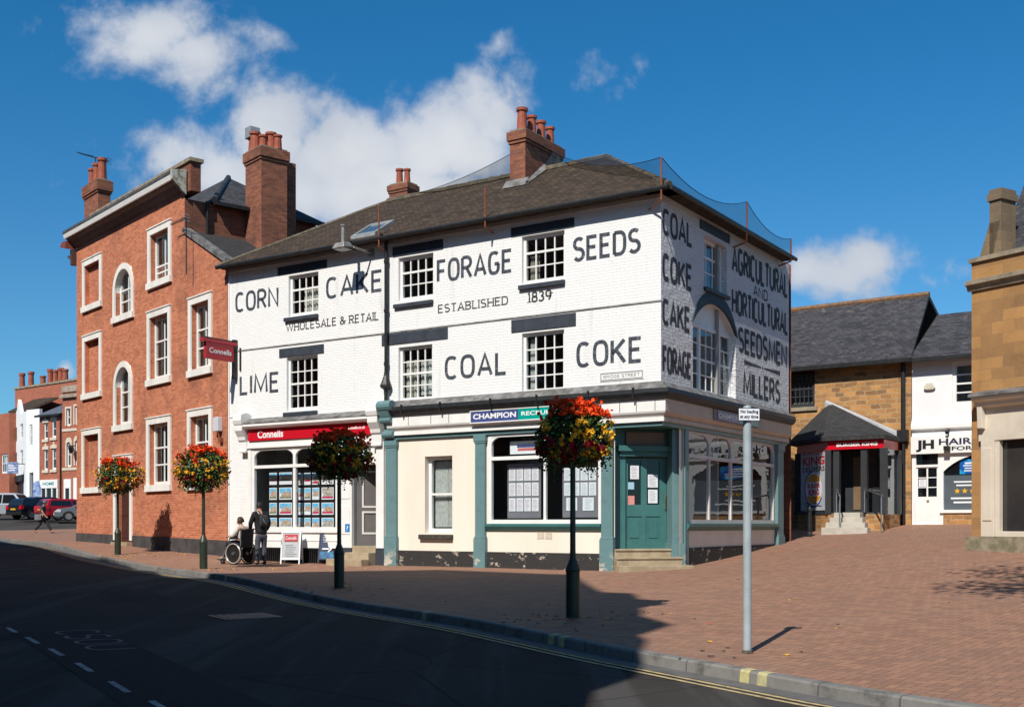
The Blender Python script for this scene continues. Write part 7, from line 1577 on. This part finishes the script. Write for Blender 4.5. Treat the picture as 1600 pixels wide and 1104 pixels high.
def wheelchair():
    g = ground(377, 881); hd = Vector((-.86, .50)); rot = math.atan2(hd.y, hd.x)       # local +x = forward
    t = thing('wheelchair', "black and silver self propelled wheelchair with a seated person, before the white wall", 'wheelchair', tuple(g), rot)
    CHROME = pm('chrome', (.6, .6, .6), None, 3, .2, metal=.9)
    for s in (-1, 1):
        y = s * .29
        w = MB(); n = 32; R_ = .305
        for k in range(n): a, b = 2 * math.pi * k / n, 2 * math.pi * (k + 1) / n; w.tube((R_ * math.cos(a), y, .31 + R_ * math.sin(a)), (R_ * math.cos(b), y, .31 + R_ * math.sin(b)), .019, 6)
        w = w.build('rear_wheel', TYRE, t)
        m = MB()
        for k in range(n): a, b = 2 * math.pi * k / n, 2 * math.pi * (k + 1) / n; m.tube((.272 * math.cos(a), y + s * .035, .31 + .272 * math.sin(a)), (.272 * math.cos(b), y + s * .035, .31 + .272 * math.sin(b)), .017, 6)
        m.build('push_rim', pm('pale_push_rim', (.55, .52, .48), None, 3, .35, metal=.3), w)
        m = MB(); m.tube((0, y - .012, .31), (0, y + .012, .31), .262, 28); m.build('spoke_guard', TRIMB, w); m = MB(); m.tube((0, y - .03, .31), (0, y + .05, .31), .05, 12); m.build('hub', CHROME, w)
        m = MB(); m.tube((.47, s * .24 - .015, .085), (.47, s * .24 + .015, .085), .085, 14); c = m.build('castor', TYRE, t); m = MB(); m.tube((.47, s * .24, .085), (.44, s * .24, .3), .016).tube((.47, s * .24 - .03, .085), (.47, s * .24 + .03, .085), .02); m.build('fork', CHROME, c)
        m = MB(); m.path([(-.22, y * .85, 1.02), (-.2, y * .85, .48), (-.12, y * .85, .31)], .015).path([(-.2, y * .85, .72), (.22, y * .85, .72), (.24, y * .85, .3), (.46, y * .85, .3)], .014).path([(-.2, y * .85, .48), (.36, y * .85, .48), (.5, y * .7, .2), (.62, y * .6, .12)], .014).tube((-.22, y * .85, 1.0), (-.36, y * .85, 1.0), .018); m.build('side_frame', CHROME, t)
        m = MB(); m.box(-.12, .2, y * .85 - .03, y * .85 + .03, .722, .755); m.build('armrest', TRIMB, t, bevel=.01)
        m = MB(); m.ex([(.55, y * .8, .1), (.72, y * .8, .13), (.72, y * .2, .13), (.55, y * .2, .1)], [(.55, y * .8, .115), (.72, y * .8, .145), (.72, y * .2, .145), (.55, y * .2, .115)]); m.build('footplate', TRIMB, t)
    m = MB(); m.box(-.2, .3, -.24, .24, .47, .52); m.build('seat', TRIMB, t, bevel=.01); m = MB(); m.ex([(-.20, -.24, .5), (-.20, .24, .5), (-.16, .24, .5), (-.16, -.24, .5)], [(-.26, -.24, 1.0), (-.26, .24, 1.0), (-.22, .24, 1.0), (-.22, -.24, 1.0)]); m.build('backrest', TRIMB, t)
    p = thing('person', "seated person with brown hair, pale top and dark trousers in the wheelchair", 'person', tuple(g), rot)
    hip = V3(-.06, 0, .60); ch = V3(-.06, 0, .93); nk = V3(.0, 0, 1.09); hc = V3(.06, 0, 1.20)
    sl, sr = V3(-.05, .18, 1.02), V3(-.05, -.18, 1.02); el, er = V3(.06, .25, .80), V3(.06, -.25, .80); wl, wr_ = V3(.28, .20, .79), V3(.28, -.20, .79)
    kl, kr = V3(.42, .10, .60), V3(.42, -.10, .60); al, ar = V3(.56, .10, .2), V3(.56, -.10, .2); tl_, tr_ = V3(.70, .11, .17), V3(.70, -.11, .17)
    c = [[(hip, (.15, .12)), (V3(-.06, 0, .76), (.125, .13)), (ch, (.115, .14)), (nk, .052), (V3(.03, 0, 1.13), .058), (hc, (.092, .075)), (V3(.05, 0, 1.28), (.075, .062))]]
    for s_, e_, w_, sd in ((sl, el, wl, -1), (sr, er, wr_, 1)): c += [[(ch, (.115, .14)), (s_, .062), (e_, .042), (w_, .028)]] + hand_chains(w_, Vector(w_) - Vector(e_), (0, sd, .3), .8)
    for k_, a_, o_, y in ((kl, al, tl_, .09), (kr, ar, tr_, -.09)): c += [[(hip, (.15, .12)), (V3(.05, y, .60), .085), (k_, .06), (a_, .04), (o_, .034)]]
    skin('body', c, SKIN, p)
    tp = [[(V3(-.06, 0, .58), (.165, .16)), (V3(-.06, 0, .76), (.15, .155)), (ch, (.135, .165)), (V3(-.02, 0, 1.06), (.07, .075))]]
    for s_, e_, w_ in ((sl, el, wl), (sr, er, wr_)): tp.append([(ch, (.135, .165)), (s_, .075), (e_, .056), (tuple(Vector(e_).lerp(Vector(w_), .8)), .045)])
    skin('top', tp, PALETOP, p)
    tr = [[(V3(-.08, 0, .60), (.155, .15)), (hip, (.155, .13))]]
    for k_, a_, y in ((kl, al, .09), (kr, ar, -.09)): tr.append([(hip, (.155, .13)), (V3(.05, y, .61), .098), (k_, .075), (a_, .055)])
    skin('trousers', tr, DARKTR, p)
    for a_, o_ in ((al, tl_), (ar, tr_)): skin('shoe', [[(tuple(Vector(a_) + Vector((-.03, 0, -.02))), .045), (o_, .038)]], pm('pale_shoe', (.5, .48, .46), None, 5, .6), p, 1)
    head_parts(p, hc, (1, 0, 0), HAIRB, .95)
    b = thing('handbag', "small black bag resting on the lap of the seated person", 'bag', tuple(g), rot); m = MB(); m.px([(-.14, .70), (.14, .70), (.11, .82), (-.11, .82)], .16, .32); m.build('bag', JACKET, b, bevel=.03); m = MB(); m.path([(.24, -.1, .82), (.24, -.06, .9), (.24, .06, .9), (.24, .1, .82)], .01); m.build('strap', JACKET, b)
wheelchair()
def walker():
    g = ground(66, 833.3); rot = rad(-6)                           # striding to the right, local +x = forward
    t = thing('person', "person in cap and dark clothes striding across the far end of the pavement", 'person', tuple(g), rot)
    hip = V3(0, 0, .92); ch = V3(.05, 0, 1.30); nk = V3(.08, 0, 1.47); hc = V3(.13, 0, 1.59)
    sl, sr = V3(.05, .18, 1.40), V3(.05, -.18, 1.40); el, er = V3(-.08, .22, 1.13), V3(.14, -.24, 1.13); wl, wr_ = V3(.02, .22, .92), V3(.30, -.20, .93)
    kl, kr = V3(.24, .09, .52), V3(-.06, -.09, .50); al, ar = V3(.46, .09, .13), V3(-.36, -.09, .16); tl_, tr_ = V3(.60, .09, .12), V3(-.26, -.09, .05)
    c = [[(hip, (.11, .14)), (V3(.03, 0, 1.1), (.105, .135)), (ch, (.115, .155)), (nk, .056), (V3(.11, 0, 1.53), .06), (hc, (.095, .077)), (V3(.125, 0, 1.67), (.078, .064))]]
    for s_, e_, w_, sd in ((sl, el, wl, -1), (sr, er, wr_, 1)): c += [[(ch, (.115, .155)), (s_, .066), (e_, .045), (w_, .03)]] + hand_chains(w_, Vector(w_) - Vector(e_), (.4, sd, .2), .8)
    for k_, a_, o_, y in ((kl, al, tl_, .09), (kr, ar, tr_, -.09)): c += [[(hip, (.11, .14)), (V3(.01, y, .84), .088), (k_, .06), (a_, .042), (o_, .035)]]
    skin('body', c, SKIN, t)
    tp = [[(V3(0, 0, .88), (.135, .17)), (V3(.03, 0, 1.1), (.13, .165)), (ch, (.14, .18)), (V3(.07, 0, 1.44), (.08, .085))]]
    for s_, e_ in ((sl, el), (sr, er)): tp.append([(ch, (.14, .18)), (s_, .085), (tuple(Vector(s_).lerp(Vector(e_), .75)), .062)])
    skin('shirt', tp, NAVYTOP, t)
    tr = [[(V3(0, 0, .95), (.125, .155)), (hip, (.125, .15))]]
    for k_, a_, y in ((kl, al, .09), (kr, ar, -.09)): tr.append([(hip, (.125, .15)), (V3(.01, y, .82), .105), (k_, .082), (tuple(Vector(a_) + Vector((0, 0, .02))), .068)])
    skin('trousers', tr, DARKTR, t)
    for a_, o_ in ((al, tl_), (ar, tr_)): skin('shoe', [[(tuple(Vector(a_) + (Vector(a_) - Vector(o_)) * .3 + Vector((0, 0, -.03))), .042), (tuple(Vector(o_) + Vector((0, 0, -.02))), .038)]], SHOE, t, 1)
    head_parts(t, hc, (1, 0, 0), HAIRD)
    mb = MB(); mb.ell((hc[0] - .0, 0, hc[2] + .075), .118, .105, .075, 14, 8); mb.ell((hc[0] + .13, 0, hc[2] + .06), .07, .07, .012, 10, 6); mb.build('cap', pm('grey_green_cap', (.16, .17, .15), None, 4, .8), t, smooth=True)
    b = thing('shoulder_bag', "grey bag hanging at the hip of the striding person", 'bag', tuple(g), rot); mb = MB(); mb.px([(-.31, .72), (-.19, .72), (-.2, 1.02), (-.3, 1.02)], -.28, .1); mb.build('bag', pm('grey_bag', (.16, .165, .18), (.1, .1, .11), 5, .7), b, bevel=.03)
    mb = MB(); mb.path([(-.2, -.25, 1.0), (.0, -.12, 1.48), (.1, .1, 1.46), (.0, .2, 1.2)], .014); mb.build('strap', JACKET, b)
walker()
# ---------------------------------------------------------------- petals and leaves dropped on the paving
def litter():
    r = random.Random(11); 
    for nm, m, cs in (('fallen_yellow_petals', FL[1][1], ((480, 888, 10, .6), (530, 921, 8, .5), (900, 970, 9, .6), (225, 868, 26, .9), (320, 890, 10, .7), (1230, 1024, 2, .1), (1330, 960, 4, 2.5))), ('fallen_red_petals', FL[0][1], ((440, 887, 8, 1.2), (555, 925, 8, .7), (905, 968, 10, .8), (1100, 905, 5, 3), (1255, 853, 4, 1.0))), ('fallen_dark_leaves', LEAF2, ((530, 919, 26, .6), (895, 966, 34, .7), (184, 868, 16, .7), (318, 890, 14, .6), (1160, 1024, 8, .3), (1300, 940, 14, 4)))):
        mb = MB()
        for px, py, n, sp in cs:
            g = ground(px, py)
            for _ in range(n):
                x, y = g.x + r.gauss(0, sp), g.y + r.gauss(0, sp); a = r.uniform(0, 6.3); s = r.uniform(.015, .042); z = H(x, y) + .006
                mb.poly([(x + s * math.cos(a + q), y + s * math.sin(a + q) * .8, z + (.012 if k % 2 else 0)) for k, q in enumerate((0, 1.1, 2.2, 3.14, 4.2, 5.2))])
        stuff(mb.build(nm, m, None, weld=False), "scattered " + nm.replace('_', ' ') + " on the brick paving", 'petals' if 'petal' in nm else 'leaves')
litter()
# ---------------------------------------------------------------- across the street, out of the picture: the row that shades the road
OB = K0 - KN * 11.0
def cast(px, py, dz=0.0):                                          # where the light that just misses this ground point passes the row's front
    g = ground(px, py, dz); p = Vector((g.x, g.y)); t = (p - OB).dot(KN) / LH.dot(KN); q = p - LH * t
    return (q - OB).dot(KD), g.z + t * te
prof = [cast(*p) for p in ((895, 1135), (905, 1104), (922, 1062), (990, 1040), (1000, 1024), (1012, 1000), (1000, 992), (1052, 975), (1004, 962), (1003, 938), (990, 926))]  # row's top outline shaped to throw the wanted shadow edge
prof += [cast(*p) for p in ((946, 927), (918, 912), (903, 902), (890, 897), (762, 900.6), (680, 904), (600, 907.5), (545, 909), (470, 907), (420, 904.5), (353, 903.5), (350, 912))]
prof += [cast(*p, -.12) for p in ((345, 913), (218, 912))] + [(a_, b_ + .30) for a_, b_ in [cast(*p) for p in ((285, 903), (262, 896), (236, 893), (224, 886), (196, 884), (185, 879), (150, 871), (100, 862), (60, 853), (20, 846), (-30, 838), (-70, 833))]]
sL = prof[-1][0]
P = [(prof[0][0], -1)] + prof + [(sL + 40, prof[-1][1]), (sL + 40, -1)]
ofr = Frame(OB.x, OB.y, -KD.x, -KD.y)                              # front faces the street
t = thing('street_row', "brick street row on the near side, casting the long shadow over the road", 'building', (OB.x, OB.y, 0), math.atan2(-KD.y, -KD.x))
mb = MB()
Q = [(-s, z) for s, z in P]; back = -7.0
mb.ex([(x, 0, z) for x, z in Q], [(x, back, z + (6.5 if z > 0 else 0)) for x, z in Q])  # rear raised into an unseen roof slope, added to block sky light
o = mb.build('facade', BRICKDK, t)
for k in range(12):
    for z in (3.9, 6.9):
        x = -prof[14][0] - 2.5 - k * 3.6; sash(t, (0, 0, math.pi), (-x - .5, -x + .5, z, z + 1.5), -.06, 2, 2, 2, None)
# a tall street tree off to the right: only the tip of its shadow reaches the paving
tx, ty = 7.4, 9.7
t = thing('plane_tree', "tall leafy street tree beyond the right edge, casting dappled shade on the paving", 'tree', (tx, ty, H(tx, ty)))
mb = MB(); mb.tube((0, 0, -.1), (-.2, 0, 4), .24, 10, .2).tube((-.2, 0, 4), (-.5, 0, 6.5), .2, 10, .17).tube((-.5, 0, 6.5), (-1.6, .1, 8.6), .16, 10, .1); rt = random.Random(2); tips = []
for k in range(16):
    a = rt.uniform(0, 6.28); z = rt.uniform(7.6, 8.6); b = Vector((-.5 - (z - 6.5) * .52, 0, z)); e = b + Vector((-.4 + math.cos(a) * rt.uniform(1.0, 2.3), math.sin(a) * rt.uniform(1.2, 2.6), rt.uniform(.7, 2.8))); mb.tube(tuple(b), tuple(e), .07, 6, .02); tips.append((b, e))
mb.build('trunk', pm('bark', (.12, .09, .065), (.07, .055, .04), 6, .9, .5, 15), t)
mb = MB()
for _ in range(8000):
    b, e = rt.choice(tips); p = b.lerp(e, rt.uniform(.35, 1.15)) + Vector((rt.gauss(0, .42), rt.gauss(0, .42), rt.gauss(0, .38))); p.z = max(p.z, 7.9)
    n = Vector((rt.gauss(0, 1), rt.gauss(0, 1), rt.gauss(0, 1))).normalized(); a = n.orthogonal().normalized(); c = n.cross(a); s = rt.uniform(.05, .1)
    mb.poly([tuple(p + a * s * x + c * s * y) for x, y in ((-1, 0), (-.3, .6), (.5, .5), (1, 0), (.5, -.5), (-.3, -.6))])
mb.build('crown', LEAF, t, weld=False)
